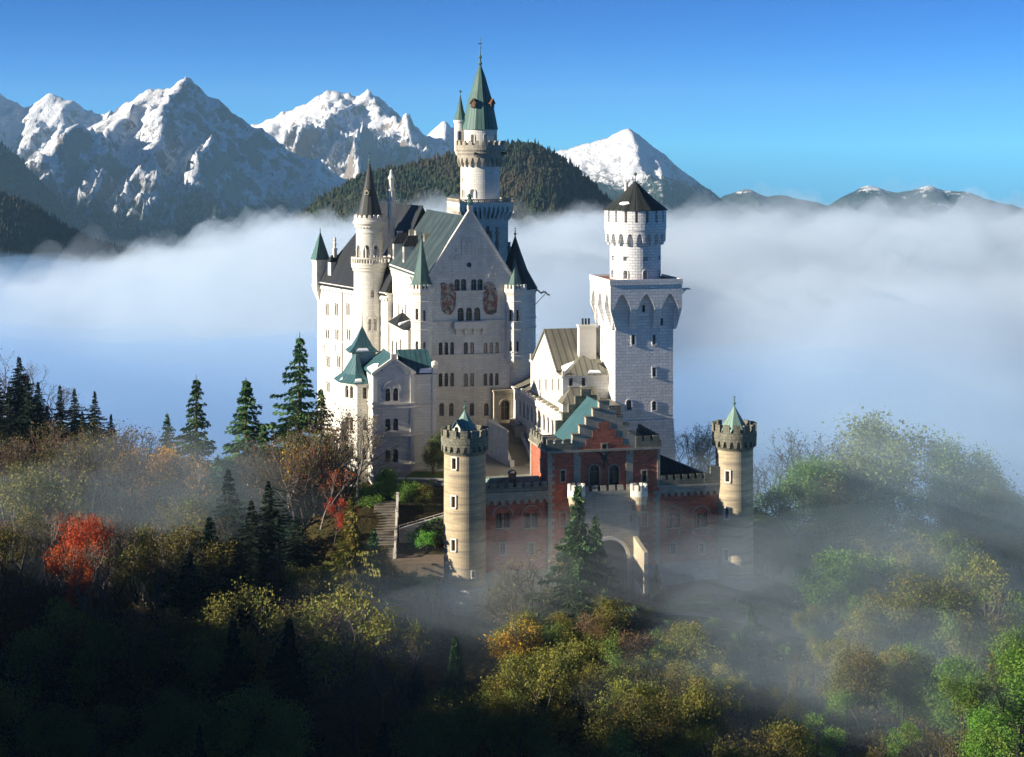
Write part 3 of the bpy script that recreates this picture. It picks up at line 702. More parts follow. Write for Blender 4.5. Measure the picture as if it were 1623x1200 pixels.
    for px, w_, h in ((892,0.8,1.7),(1021,0.8,1.7)):
        window(b, fC, b.u(px,vC), b.z(px,833,vC), w_, 1.9, 1, cut, flat=True, frame=M_SAND, surround=True)
        window(b, fC, b.u(px,vC), b.z(px,763,vC), .62, 1.6, 1, cut, flat=True, frame=M_SAND, surround=True)
        window(b, fC, b.u(px,vC), b.z(px,880,vC), .75, 1.6, 1, cut, flat=True, frame=M_SAND, surround=True)
    for px in (942, 973): window(b, fC, b.u(px,vC), b.z(px,768,vC), 1.5, 3.0, 1, cut, frame=M_SAND, surround=True)
    window(b, leftw(uC0), -4.5, zf-3.6, .6, 1.6, 1, cut, flat=True, frame=M_SAND, surround=True)
    cutbuild(mb, cut, 'central_wall', M_BRICK, b.root)
    # quoins, pilasters, flank cornice
    mb = MB(); zz = b.z(800,906); i = 0
    while zz < zf-.4:
        w_ = 1.0 if i % 2 else 0.6
        mb.box(uC0-.06, uC0+w_, vC-.08, vC+.3, zz, zz+.52)
        if zz < zc-1: mb.box(uC1-w_, uC1+.06, vC-.08, vC+.3, zz, zz+.52)
        zz += .56; i += 1
    mb.box(uC0-.09, uC0+.35, vC-.10, vC+.35, b.z(880,780,vC), zf); mb.box(uC1-.35, uC1+.09, vC-.10, vC+.35, b.z(880,780,vC), zf)
    mb.box(uC0-.09, uC0+.1, vB-.9, vB+.1, b.z(880,790,vC), zf)
    for pa, pb in ((909,920),(992,1003)): mb.box(b.u(pa,vC), b.u(pb,vC), vC-.12, vC+.2, b.z(900,772,vC), zf-.01)
    mb.build('quoin_trim', M_SAND, b.root)
    mb = MB(); mb.box(uC0-.35, uC1+.35, vC-.35, vB+.3, zf, zf+.35); mb.build('flank_cornice', M_SAND, b.root)
    mb = MB(); g0, g1 = b.u(907.5,vC), b.u(1007,vC)
    for a, c in ((uC0-.25, g0-.02),(g1+.02, uC1+.25)):
        mb = MB(); mb.box(a, c, vC-.25, vC+.2, zf+.35, zft-.5); n = 3; w_ = (c-a)/n
        for i in range(n): mb.box(a+w_*i, a+w_*(i+.7), vC-.25, vC+.2, zft-.5, zft+.25)
        mb.build('flank_parapet', M_MOSS, b.root)
    for a, sgn in ((uC0-.25,1),(uC1+.25,-1)):
        mb = MB(); mb.box(min(a,a+.45*sgn), max(a,a+.45*sgn), vC+.201, vB, zf+.35, zft-.5)
        for i in range(6): vv = lerp(vC+.2+.7, vB, i/6); mb.box(min(a,a+.45*sgn), max(a,a+.45*sgn), vv, vv+1.0, zft-.5, zft+.25)
        o = mb.build('flank_parapet', M_MOSS, b.root)
    snow([(uC0+.6,vC+.3,zf+1.0),(uC0+2.6,vC+.3,zf+1.0),(uC0+2.4,2.0,zf+1.05),(uC0+.7,2.2,zf+1.05)], o, .5)
    mb = MB(); mb.box(uC0+.3, uC1-.3, vC+.3, vB-.2, zf+.36, zf+.9); mb.build('flat_roof', M_OLIVE, b.root)
    # stepped gables, front and rear
    L = [(907.5,689),(918.5,675),(928.5,662),(939.5,648),(949.5,637)]; Rr = [(964,637),(975.7,648),(986,660),(996.6,673),(1007,686)]
    pts = [(g1, zf+.3)]
    P = [b.fr(*p, vC) for p in L]; Q = [b.fr(*p, vC) for p in Rr]
    for i in range(4,-1,-1):
        zt = (P[i][1]+Q[4-i][1])/2; nxt = Q[3-(4-i)+1-1][0] if False else None
    steps = [(P[i][0], (P[i][1]+Q[4-i][1])/2) for i in range(5)]; ug = (g0+g1)/2
    outl = [(g0, zf+.3)]
    for i, (u, z) in enumerate(steps): outl += [(u, z), (steps[i+1][0] if i < 4 else 2*ug-u, z)] if i < 4 else [(u, z)]
    outl = [(g0, zf+.3)]
    for i, (u, z) in enumerate(steps): outl += [(u, steps[i-1][1] if i else zf+.3), (u, z)]
    full = outl+[(2*ug-u, z) for u, z in reversed(outl)]
    ded = []
    for p in full:
        if not ded or (abs(p[0]-ded[-1][0])+abs(p[1]-ded[-1][1])) > 1e-4: ded.append(p)
    full = ded[::-1]
    def gab(v, th, name):
        mb = MB()
        for i, (u, z) in enumerate(steps):       # stacked courses, each narrower, so every face stays convex
            zl = zf+.36 if i == 0 else steps[i-1][1]
            mb.box(u, 2*ug-u, v, v+th, zl, z); mb.box(u-.12, u+1.15 if i < 4 else 2*ug-u+.12, v-.1, v+th+.1, z, z+.14)
            if i < 4: mb.box(2*ug-u-1.15, 2*ug-u+.12, v-.1, v+th+.1, z, z+.14)
        return mb
    cut = MB(); mbg = MB()
    zl = zf+.36
    for i, (u, z) in enumerate(steps): mbg.box(u, 2*ug-u, vC-.12, vC+.85, zl-(.02 if i else 0), z); zl = z
    w0 = window(b, front(vC-.12), ug, b.z(956,716,vC), .62, 1.15, 1, None, flat=True, frame=M_SAND, surround=True, depth=-.04)
    o = mbg.build('stepped_gable', M_SAND, b.root)
    mb = MB()
    for i, (u, z) in enumerate(steps):
        mb.box(u-.12, u+1.1 if i < 4 else 2*ug-u+.12, vC-.25, vC+.95, z, z+.16)
        if i < 4: mb.box(2*ug-u-1.1, 2*ug-u+.12, vC-.25, vC+.95, z, z+.16)
    mb.build('coping', M_MOSS, o)
    mb = MB(); hw = [3.55, 2.45, 1.4, .55]; zt = [b.z(956,706,vC), b.z(956,693,vC), b.z(956,680,vC), b.z(956,668,vC)]; zl = zf+.36
    for hw_, z in zip(hw, zt): mb.box(ug-hw_, ug+hw_, vC-.17, vC-.121, zl, z); zl = z
    for k, hw_ in enumerate(hw):                # narrow blind niches climbing with the steps
        for s in (-1, 1): mb.box(ug+s*(hw_+.32)-.16, ug+s*(hw_+.32)+.16, vC-.17, vC-.122, zt[k]-1.5, zt[k]-.15)
    mb.build('brick_panel', M_BRICK, o)
    mb = MB(); cx, cz_ = ug, b.z(957,727,vC); fpoly(mb, front(vC), [(cx-.42,cz_+.5),(cx-.42,cz_),(cx-.25,cz_-.4),(cx,cz_-.62),(cx+.25,cz_-.4),(cx+.42,cz_),(cx+.42,cz_+.5)], .02, .16)
    for s in (-1,1):
        for q in range(5): mb.tube((cx+s*(.35+.2*q),vC-.12,cz_+.55+.22*q*(1-.1*q)),(cx+s*(.55+.2*q),vC-.12,cz_+.72+.2*q*(1-.15*q)),.1,.05)
        mb.tube((cx+s*.3,vC-.12,cz_-.4),(cx+s*.85,vC-.12,cz_-1.0),.1,.04)
    mb.tube((cx,vC-.12,cz_-.5),(cx,vC-.12,cz_-1.6),.12,.05); mb.lathe([(0,cz_+.5),(.3,cz_+.6),(.34,cz_+.95),(0,cz_+1.1)],8,cx,vC-.1)
    mb.build('coat_of_arms', M_IRON, b.root)
    o = gable_roof(b, g0-.1, g1+.3, vC+.9, vB-1.2, zf+.9, b.z(956,648,vC), M_TEAL, 'main_roof', over=.3)
    mb = MB()
    for i, (u, z) in enumerate(steps): mb.box(u, 2*ug-u, vB-1.1, vB-.3, (zf+.36 if i == 0 else steps[i-1][1]), z+.5)
    mb.build('rear_gable', M_MOSS, b.root)
    # entrance porch with two bartizans
    vP = -2.6; p0, p1 = b.u(913,vP), b.u(1013,vP); zpt = b.z(960,783,vP)
    mb, cut = MB(), MB(); mb.box(p0, p1, vP, vC+.1, zb, zpt)
    ga0, ga1 = b.u(936,vP), b.u(994,vP); zcr = b.z(960,856,vP)
    fpoly(cut, front(vP), arch_pts((ga0+ga1)/2, zb+.5, ga1-ga0, zcr-zb-.5, 14), 1, -2.0)
    window(b, front(vP), b.u(1000,vP), b.z(1000,828,vP), .3, 1.1, 1, cut, flat=True, frame=M_SAND, sill=False)
    cutbuild(mb, cut, 'porch', M_SAND, b.root)
    mb = MB(); half_ring(mb, front(vP), (ga0+ga1)/2, zcr-(ga1-ga0)/2, (ga1-ga0)/2+.02, (ga1-ga0)/2+.5, 0, .12, 18); mb.build('arch_moulding', M_TRIM, b.root)
    mb = MB(); mb.box(ga0-.1, ga1+.1, vP+1.7, vP+1.95, zb+.6, zcr+.2); mb.build('gate_door', M_DOOR, b.root)
    mb = MB(); mb.box(p0+.9, p1-.9, vP-.15, vP+.3, zpt, zpt+.5); n = 6; w_ = (p1-p0-1.8)/n
    for i in range(n):
        a = p0+.9+w_*(i+.18); c = p0+.9+w_*(i+.82); mb.prism([(a,vP-.15,zpt+.5),(c,vP-.15,zpt+.5),(c,vP+.3,zpt+.5),(a,vP+.3,zpt+.5)], [(a,vP+.05,zpt+1.3),(c,vP+.05,zpt+1.3),(c,vP+.1,zpt+1.3),(a,vP+.1,zpt+1.3)])
    mb.build('porch_parapet', M_SAND, b.root)
    for px in (913.5, 1012.5):
        u = b.u(px, vP-.1); zt_, z3, z2, z1_, z0 = b.z(px,767,vP), b.z(px,776,vP), b.z(px,784,vP), b.z(px,789,vP), b.z(px,818,vP)
        mb = MB(); mb.lathe([(.15,z0),(.55,z0+.7),(1.0,z1_-1.5),(1.18,z1_-.6),(1.18,z1_)], 20); ring(mb, .8, 1.36, z1_, z2-.1, 24)
        o = mb.build('bartizan', M_GATE, b.root, loc=(u, vP-.1, 0))
        mb = MB(); crenel_ring(mb, .95, 1.34, z2-.1, z3, zt_, 8, .6, .2); mb.lathe([(1.0,z2),(1.0,z2+.2),(0,z2+.5)],16); mb.build('battlement', M_TRIM, o)
        mb = MB()
        for fr_ in (-.75,-.1,.55): 
            f = tface(b, 1.02, fr_); fpoly(mb, f, arch_pts(0, z0+1.0, .5, 1.2), .09, -.05)
        mb.build('loophole', M_GLASSB, o)
    for pl, pr in ((1004,1021),):
        u = b.u(pl, vP); vf = b.sd(pr, 880, u)[0]; zt_ = b.z(pl,850,vP)
        for uu in (u, p0-.55):
            mb = MB(); zt2 = zt_-1.2
            mb.prism([(uu,vP,zb),(uu,vf,zb),(uu,vf,zt2),(uu,vP,zt_)], [(uu+.6,vP,zb),(uu+.6,vf,zb),(uu+.6,vf,zt2),(uu+.6,vP,zt_)])
            o = mb.build('buttress', M_GATE, b.root)
    mb = MB(); u = b.u(1004,vP); mb.prism([(u-.3,vP-1.5,zb),(u-.3,vP-6.5,zb),(u-.3,vP-6.5,b.z(1004,932,vP)),(u-.3,vP-1.5,b.z(1004,914,vP))],[(u-.01,vP-1.5,zb),(u-.01,vP-6.5,zb),(u-.01,vP-6.5,b.z(1004,932,vP)),(u-.01,vP-1.5,b.z(1004,914,vP))]); mb.build('step_wall', M_RUST, b.root)
    mb = MB()
    for px in (1057,1076,1099,1121):
        u, z = b.fr(px, 843, 0)
        fbox(mb, f0, u-.10, u+.10, .01, .09, z-.4, z+.4); fbox(mb, f0, u-.32, u-.1, .01, .085, z-.1, z+.1); fbox(mb, f0, u+.1, u+.32, .01, .085, z-.1, z+.1)
    mb.build('wall_anchors', M_SAND, b.root)
    # round corner towers
    def tower(u, v, r, rows, wins, apex, rc, dormer):
        zt, zg, zc0, z0, zf1, zf2 = [b.z(738 if u < 5 else 1166, y, v) for y in rows]
        mb, cut = MB(), MB(); mb.lathe([(r,z0+.25),(r*1.0,lerp(z0,zc0,.5)),(r*.985,zg-.2)], 48)
        t = MB()
        jobs = []
        for px, y, w_, h in wins:
            f = tface(b, r, (px-(738 if u < 5 else 1166))/(r*F/256 if u < 5 else r*F/266)); jobs.append((f, b.z(px,y,v-r)+.0, w_, h))
        body = None
        obs = []
        for f, z, w_, h in jobs: fpoly(cut, f, arch_pts(0, z, w_, h, flat=True), .5, -.45)
        body = cutbuild(mb, cut, 'gate_tower', M_SAND_R, b.root, loc=(u,v,0))
        for f, z, w_, h in jobs: window(b, f, 0, z, w_, h, 1, None, parent=body, flat=True, pane=M_GLASSB, frame=M_TRIM, depth=.4, surround=True)
        g = MB(); g.lathe([(r*.78,zf2),(r*1.0,lerp(zf1,zf2,.75)),(r*1.13,zf1),(r*1.10,z0-.3),(r*1.06,z0)], 40); g.lathe([(r*1.06,z0),(r*1.09,z0+.12),(r*1.0,z0+.26)],40); g.build('tower_base', M_GRAYB_R, body)
        rp = rc; g = MB()
        g.lathe([(r*.99,zc0-.55),(r*1.03,zc0-.3),(rp*.97,zc0+.05)], 40, closed=False)
        arcade(g, radialP, 0, 2*math.pi, 20, r*.985, rp, zc0, zg-.1, (zg-zc0)*.62, .62); ring(g, r*.5, rp+.06, zg-.1, zg+.22, 40)
        crenel_ring(g, rp-.42, rp+.03, zg+.22, zg+.75, zt, 13, .62, .12, cap=.04); g.build('battlement', M_MOSS, body)
        cone_roof([(r*.80,zg+.2),(r*.80,zg+.75),(r*.42,lerp(zg,apex,.55)),(.05,apex)], 8, 'tower_roof', M_PALECOP, body, fin=1.6, ph=.3)
        if dormer:
            g = MB(); c, s = -.9, -1.2; zz = zg+.7
            g.prism([(-.62,-2.5,zz),(.62,-2.5,zz),(.62,-2.5,zz+1.5),(0,-2.5,zz+2.35),(-.62,-2.5,zz+1.5)], [(-.62,0,zz),(.62,0,zz),(.62,0,zz+1.5),(0,0,zz+2.35),(-.62,0,zz+1.5)])
            d = g.build('dormer', M_TRIM, body); d.rotation_euler = (0,0,R(-28)-b.a)
            g = MB()
            for s in (-1,1): g.prism([(0,-2.75,zz+2.42),(s*.85,-2.75,zz+1.3),(s*.85,-2.75,zz+1.48),(0,-2.75,zz+2.6)], [(0,.2,zz+2.42),(s*.85,.2,zz+1.3),(s*.85,.2,zz+1.48),(0,.2,zz+2.6)])
            g.build('roof', M_TEAL, d); g = MB(); fpoly(g, front(-2.5), arch_pts(0, zz+.15, .6, 1.45), .04, -.1); g.build('window', M_GLASS, d)
        return body
    tower(0, .6, 3.17, (679,697,712,926,948,1003), [(722,745,.62,1.6),(721,806,.62,1.6),(721,875,.62,1.6),(752,915,.3,.8)], b.z(738,650,.6), 3.56, True)
    tower(ur, .6, 2.95, (671,689,705,915,935,952), [(1152,765,.62,1.6),(1151,824,.62,1.6),(1150,890,.62,1.6)], b.z(1166,643,.6), 3.45, False)
    return b
GH = gatehouse()

# ---------------- white square tower ----------------
def square_tower():
    o = W(975, 735, 303); b = Bld('square_tower', 'tall white square stone tower with a round battlemented top and dark cone roof', 'tower', o, 13)
    w_ = b.u(1067); zg = 0; zl = b.z(1000,667); zk = b.z(1000,523); zs = b.z(1000,489); zt0 = b.z(1000,451); zt = b.z(1000,443.5); p = 1.25
    mb, cut = MB(), MB()
    for px, y, ww, h in ((1004,546,.55,1.7),(1037,546,.55,1.7),(1049,516,.5,1.3),(1037,597,.55,1.6),(997,650,.9,1.8),(1037,650,.7,1.6)):
        window(b, front(0), b.u(px), b.z(px,y), ww, h, 1, cut, flat=(ww < .6), frame=M_RUST, surround=True)
    window(b, front(0), b.u(1020.5), b.z(1020.5,495), .55, 1.3, 1, cut, flat=True, frame=M_RUST, sill=False)
    for px, y, ww, n in ((955,545,.8,2),(960,597,.8,2),(960,637,1.2,2)):
        v, z = b.sd(px, y, 0); window(b, leftw(0), -v, z, ww, 1.5, n, cut, frame=M_RUST, gap=.2, hood=(.9 if y > 600 else 0))
    mb.box(0, w_, 0, w_, zl, zs+3.2); cutbuild(mb, cut, 'shaft', M_RUST, b.root)
    mb = MB(); e = .75; mb.prism([(-e,-e,-8),(w_+e,-e,-8),(w_+e,w_+e,-8),(-e,w_+e,-8)], [(-.05,-.05,zl-.2),(w_+.05,-.05,zl-.2),(w_+.05,w_+.05,zl-.2),(-.05,w_+.05,zl-.2)]); mb.box(-.18,w_+.18,-.18,w_+.18,zl-.2,zl+.02)
    mb.build('base', M_RUST, b.root)
    # pointed machicolation: piers that lean out and arches between them
    g = MB(); W2 = w_+2*p
    for ax in range(4):
        c, s = math.cos(ax*math.pi/2), math.sin(ax*math.pi/2); cc = w_/2
        def rot(x, y, z, c=c, s=s): x -= cc; y -= cc; return Vector((cc+x*c-y*s, cc+x*s+y*c, z))
        arcade(g, lambda q, d, z, rot=rot: rot(q, -d, z), -p, w_+p, 3, .0, p, zs, zt0-1.2, (zt0-1.2-zs)*.86, .70, 10, True)
        for i in range(4):
            m = lerp(-p, w_+p, i/3); hw = (W2/3)*.15
            a, d = m-hw, m+hw
            if i == 0: a = -p
            if i == 3: d = w_+p
            ai, di = max(a, 0.0), min(d, w_)
            q0 = [rot(ai,0.05,zk), rot(di,0.05,zk), rot(di,0.02,zk-.01), rot(ai,0.02,zk-.01)]
            q1 = [rot(ai,0.05,zs+.01), rot(di,0.05,zs+.01), rot(d,-p,zs+.01), rot(a,-p,zs+.01)]
            g.prism([q0[0],q0[1],q0[2],q0[3]], [q1[0],q1[1],q1[2],q1[3]])
    g.box(-p, w_+p, -p, w_+p, zt0-1.19, zt0)
    g.build('machicolation', M_RUST, b.root)
    g = MB(); e = p+.12; g.box(-e, w_+e, -e, w_+e, zt0+.003, zt-.25)
    for a in ((-e,w_+e,-e,-e+.3),(-e,w_+e,w_+e-.3,w_+e),(-e,-e+.3,-e+.3,w_+e-.3),(w_+e-.3,w_+e,-e+.3,w_+e-.3)): g.box(*a, zt-.25, zt+.12)
    o = g.build('terrace', M_RUST, b.root)
    g = MB(); g.box(-p+.3, w_+p-.3, -p+.3, w_+p-.3, zt-.249, zt-.2); g.build('deck', plain('terrace_red', (.20,.09,.07),.8), o)
    g = MB(); zz = b.z(1085,459); g.tube((w_+p,-p+.8,zz),(w_+p+1.1,-p+.3,zz+.25),.28,.18); g.tube((w_+p+1.1,-p+.3,zz+.25),(w_+p+1.7,-p+.1,zz+.1),.2,.12); g.tube((w_+p,-p+.8,zz-.9),(w_+p+.9,-p+.4,zz+.1),.12); g.build('waterspout', M_RUST, b.root)
    # round upper storey
    cx = cy = w_/2; r = 4.62; vv = cy
    Z = lambda y: b.z(1007, y, cy-r)
    ztd, za, zb_, zc_, zs1, ze = Z(443.5), Z(388), Z(385), Z(368), Z(353), Z(334)
    mb, cut = MB(), MB(); mb.lathe([(r,zt-.24),(r,zc_)], 56); sc2 = F/(b.o.y+w_/2)
    jobs = [(px, 414, .95, .75, True) for px in (970,989,1020,1044)]+[(px, 442.5, .75, 1.5, False) for px in (970,989,1020,1043)]
    fs = [(tface(b, r, (px-1007)/(r*sc2)), Z(y), ww, h, fl) for px, y, ww, h, fl in jobs]
    for f, z, ww, h, fl in fs: fpoly(cut, f, arch_pts(0, z, ww, h, flat=fl), .6, -.45)
    drum = cutbuild(mb, cut, 'drum', M_RUST_R, b.root, loc=(cx,cy,0))
    for f, z, ww, h, fl in fs: window(b, f, 0, z, ww, h, 1, None, parent=drum, flat=fl, frame=M_RUST, surround=not fl, sill=False)
    R2 = 5.62; g = MB()
    n = 20
    arcade(g, radialP, 0, 2*math.pi, n, r-.01, R2-.12, zb_+.3, zc_+.2, (zc_-zb_)*.68, .66)
    for i in range(n): a = 2*math.pi*i/n; hw = math.pi/n*.34; arc_box(g, r-.02, r+.55, zb_-.5, zb_+.0, a-hw, a+hw, 1); arc_box(g, r-.02, R2-.12, zb_, zb_+.3, a-hw, a+hw, 1)
    g.lathe([(R2-.12,zc_+.2),(R2,zc_+.25),(R2,zs1)], 48, closed=False); g.lathe([(R2,zs1),(R2-.6,zs1)],48,closed=False)
    for i in range(18): a = 2*math.pi*i/18+.09; st = 2*math.pi/18; arc_box(g, R2-.6, R2, zs1, ze, a-st*.37, a+st*.37, 3)
    g.build('battlement', M_RUST_R, drum)
    g = MB(); g.lathe([(R2-.62,zs1-.4),(R2-.62,ze)],40); g.build('gallery', plain('gallery_wall', (.30,.24,.20), .9), drum)
    rf = cone_roof([(R2+.32,ze-.05),(R2+.30,ze+.08),(R2*.62,lerp(ze,Z(288),.38)),(R2*.25,lerp(ze,Z(288),.75)),(.06,Z(287.5))], 14, 'cone_roof', M_DARKM_R, drum)
    g = MB(); zz = Z(287.5); g.tube((0,0,zz-.3),(0,0,zz+1.1),.07); g.lathe([(0,zz+.85),(.28,zz+1.0),(.36,zz+1.22),(.28,zz+1.45),(0,zz+1.6)],10); g.build('finial', M_STATUE, drum)
    ph = -b.a; g = MB(); g.tube((-1.6,.4,Z(308)),(-1.6,.4,Z(292)),.36,.33,10); g.tube((-1.6,.4,Z(292)),(-1.6,.4,Z(289.5)),.5,.46,10); g.build('chimney', M_TRIM, drum)
    a = -math.pi/2-b.a-.55; pts = [(5.0*math.cos(a+t)*s, 5.0*math.sin(a+t)*s, lerp(ze,Z(288),.38*(1-(s*5.0-R2*.62)/(R2*.38+.3)))+.06) for t, s in ((-.22,.92),(0,.97),(.25,.9),(.2,.84),(0,.85),(-.15,.86))]
    snow(pts, drum, .16)
    return b
ST = square_tower()
# ---------------- knights' house (range between palace and square tower) ----------------
def knights_house():
    far = W(822, 668, 333); a = R(13); L = 38.0
    o = far-Vector((-math.sin(a), math.cos(a), 0))*L
    b = Bld('knights_house', 'white arcaded range with olive metal roofs between palace and square tower', 'range building', (o.x,o.y,46), 13)
    zt = 5.9; u1 = 9.5
    mb, cut = MB(), MB(); mb.box(0, u1, 0, L+7, -7, zt); n = 12; f = leftw(0)
    for i in range(n):
        s = -(1.6+i*(L-3.0)/(n-1)); window(b, f, s, 1.6, 1.5, 3.0, 1, cut, frame=M_TRIM, hood=1.05, depth=.6)
    cutbuild(mb, cut, 'arcade_wall', M_LIME, b.root)
    mb = MB(); mb.box(-.3, u1+.2, -.2, L+7, zt, zt+.3); arcade(mb, lambda s, d, z: Vector((-d, s, z)), 0, L, 44, 0, .25, zt-.75, zt, .4, .7, 4); mb.build('eaves_cornice', M_TRIM, b.root)
    mb = MB(); 
    for i in range(12): mb.box(-.1,.35, i*L/12+.3, i*L/12+.95, zt+.3, zt+.85)
    mb.box(-.05,.25, 0, L, zt+.3, zt+.45); mb.build('eaves_parapet', M_TRIM, b.root)
    mb = MB(); mb.prism([(.3,0,zt+.31),(u1,0,zt+.31),(u1,L+7,zt+.31),(.3,L+7,zt+.31)], [(u1*.6,0,zt+2.6),(u1,0,zt+2.6),(u1,L+7,zt+2.6),(u1*.6,L+7,zt+2.6)]); mb.build('range_roof', M_OLIVE, b.root)
    # upper block set back from the arcade
    ub = 1.3; v0, v1 = b.sd(892,600,ub)[0], b.sd(841,600,ub)[0]; z0 = zt; zc = b.sd(866,586,ub)[1]
    mb, cut = MB(), MB(); mb.box(ub, 11.0, v0, v1, z0, zc); f = leftw(ub)
    for px in (847,856,866,876,886): v = b.sd(px,600,ub)[0]; z = b.sd(px,619,ub)[1]; window(b, f, -v, z, .9, 2.1, 1, cut, flat=True, frame=M_TRIM, surround=True)
    for px in (905,925): window(b, front(v0), b.u(px,v0), b.z(px,612,v0), .7, 1.7, 1, cut, flat=True, frame=M_TRIM)
    cutbuild(mb, cut, 'upper_wall', M_LIME, b.root)
    mb = MB(); mb.box(ub-.25, 11.1, v0-.25, v1+.2, zc, zc+.35)
    for px in (847,857,867,877,887): v = b.sd(px,600,ub)[0]-.9; mb.box(ub-.12, ub, v-.14, v+.14, z0, zc)
    mb.box(ub-.1,ub+.3,v0-.1,v0+.3,zc+.35,zc+1.3); mb.box(ub-.1,ub+.3,v1-.3,v1+.1,zc+.35,zc+1.5); mb.build('upper_cornice', M_TRIM, b.root)
    # cross wing: white gable facing west, roof ridge running away to the east
    gv0, gv1 = b.sd(884,580,ub)[0], b.sd(846,580,ub)[0]; gz = b.sd(864,524,ub)[1]; gm = (gv0+gv1)/2; uE = 11.2
    mb, cut = MB(), MB(); mb.prism([(ub-.02,gv0,zc+.1),(ub-.02,gv0,zc+.9),(ub-.02,gm,gz),(ub-.02,gv1,zc+.9),(ub-.02,gv1,zc+.1)], [(uE,gv0,zc+.1),(uE,gv0,zc+.9),(uE,gm,gz-.5),(uE,gv1,zc+.9),(uE,gv1,zc+.1)])
    v, z = b.sd(865,571,ub); window(b, leftw(ub-.02), -v, z, .45, 1.6, 1, cut, flat=True, sill=False)
    cutbuild(mb, cut, 'gable_wall', M_LIME, b.root)
    mb = MB(); e = .45
    for vv in (gv0, gv1):
        s = -1 if vv == gv0 else 1; k = (gz-zc-.9)/abs(gm-vv)
        q = [(vv+s*e, zc+.9-k*e),(gm,gz),(gm,gz+.35),(vv+s*e,zc+1.25-k*e)]
        mb.prism([(ub-.35,y,z) for y,z in q], [(uE+1.5,y,z) for y,z in q])
    rf = mb.build('cross_roof', M_OLIVE, b.root)
    # lower hipped bay towards the tower, with snow in its valley
    mb = MB(); bz = zc+.36; mb.prism([(ub+.1,v0-.3,bz),(uE,v0-.3,bz),(uE,gv0+1,bz),(ub+.1,gv0+1,bz)], [(ub+4.5,gv0-.2,bz+3.1),(ub+5.0,gv0-.2,bz+3.1),(ub+5.0,gv0+.8,bz+3.1),(ub+4.5,gv0+.8,bz+3.1)]); o = mb.build('bay_roof', M_OLIVE, b.root)
    snow([(ub+.4,v0+.5,bz+.4),(ub+2.8,gv0-.6,bz+1.6),(ub+3.2,gv0-.3,bz+2.1),(ub+1.3,gv0-.2,bz+1.5),(ub+.5,gv0-.5,bz+1.2)], o, .25)
    snow([(ub+4.6,v0-.1,bz+.35),(ub+7.2,v0-.1,bz+.32),(ub+7.0,v0+.5,bz+.65),(ub+5.0,v0+.5,bz+.75)], o, .2)
    # stack of flues
    vc = gv0+2.5; u_, z_ = b.fr(931, 521, vc); mb = MB(); mb.box(u_-1.7,u_+1.5,vc-.6,vc+.8,z_-6,z_+.4); mb.box(u_-1.85,u_+1.65,vc-.75,vc+.95,z_+.4,z_+.75)
    o = mb.build('chimney_block', M_TRIM, b.root); 
    for q in (-.9,-.3,.3): mb = MB(); mb.tube((u_+q,vc,z_+.75),(u_+q,vc,z_+1.9),.2,.2,8); mb.build('flue', M_IRON, o)
    # low hipped roof in front, beside the tower
    v2 = 6.0; mb = MB(); uu0, uu1 = b.u(892,v2), b.u(952,v2); z2 = b.z(900,640,v2)
    mb.box(max(uu0,.5), uu1, v2, v0-.3, zt, z2); mb.build('porch_wall', M_LIME, b.root)
    mb = MB(); mb.prism([(uu0-.3,v2-.4,z2),(uu1,v2-.4,z2),(uu1,v0,z2),(uu0-.3,v0,z2)], [(uu0+3.0,v2+4,z2+3.2),(uu1,v2+4,z2+3.2),(uu1,v2+4.2,z2+3.2),(uu0+3.0,v2+4.2,z2+3.2)]); mb.build('porch_roof', M_OLIVE, b.root)
    return b
KH = knights_house()

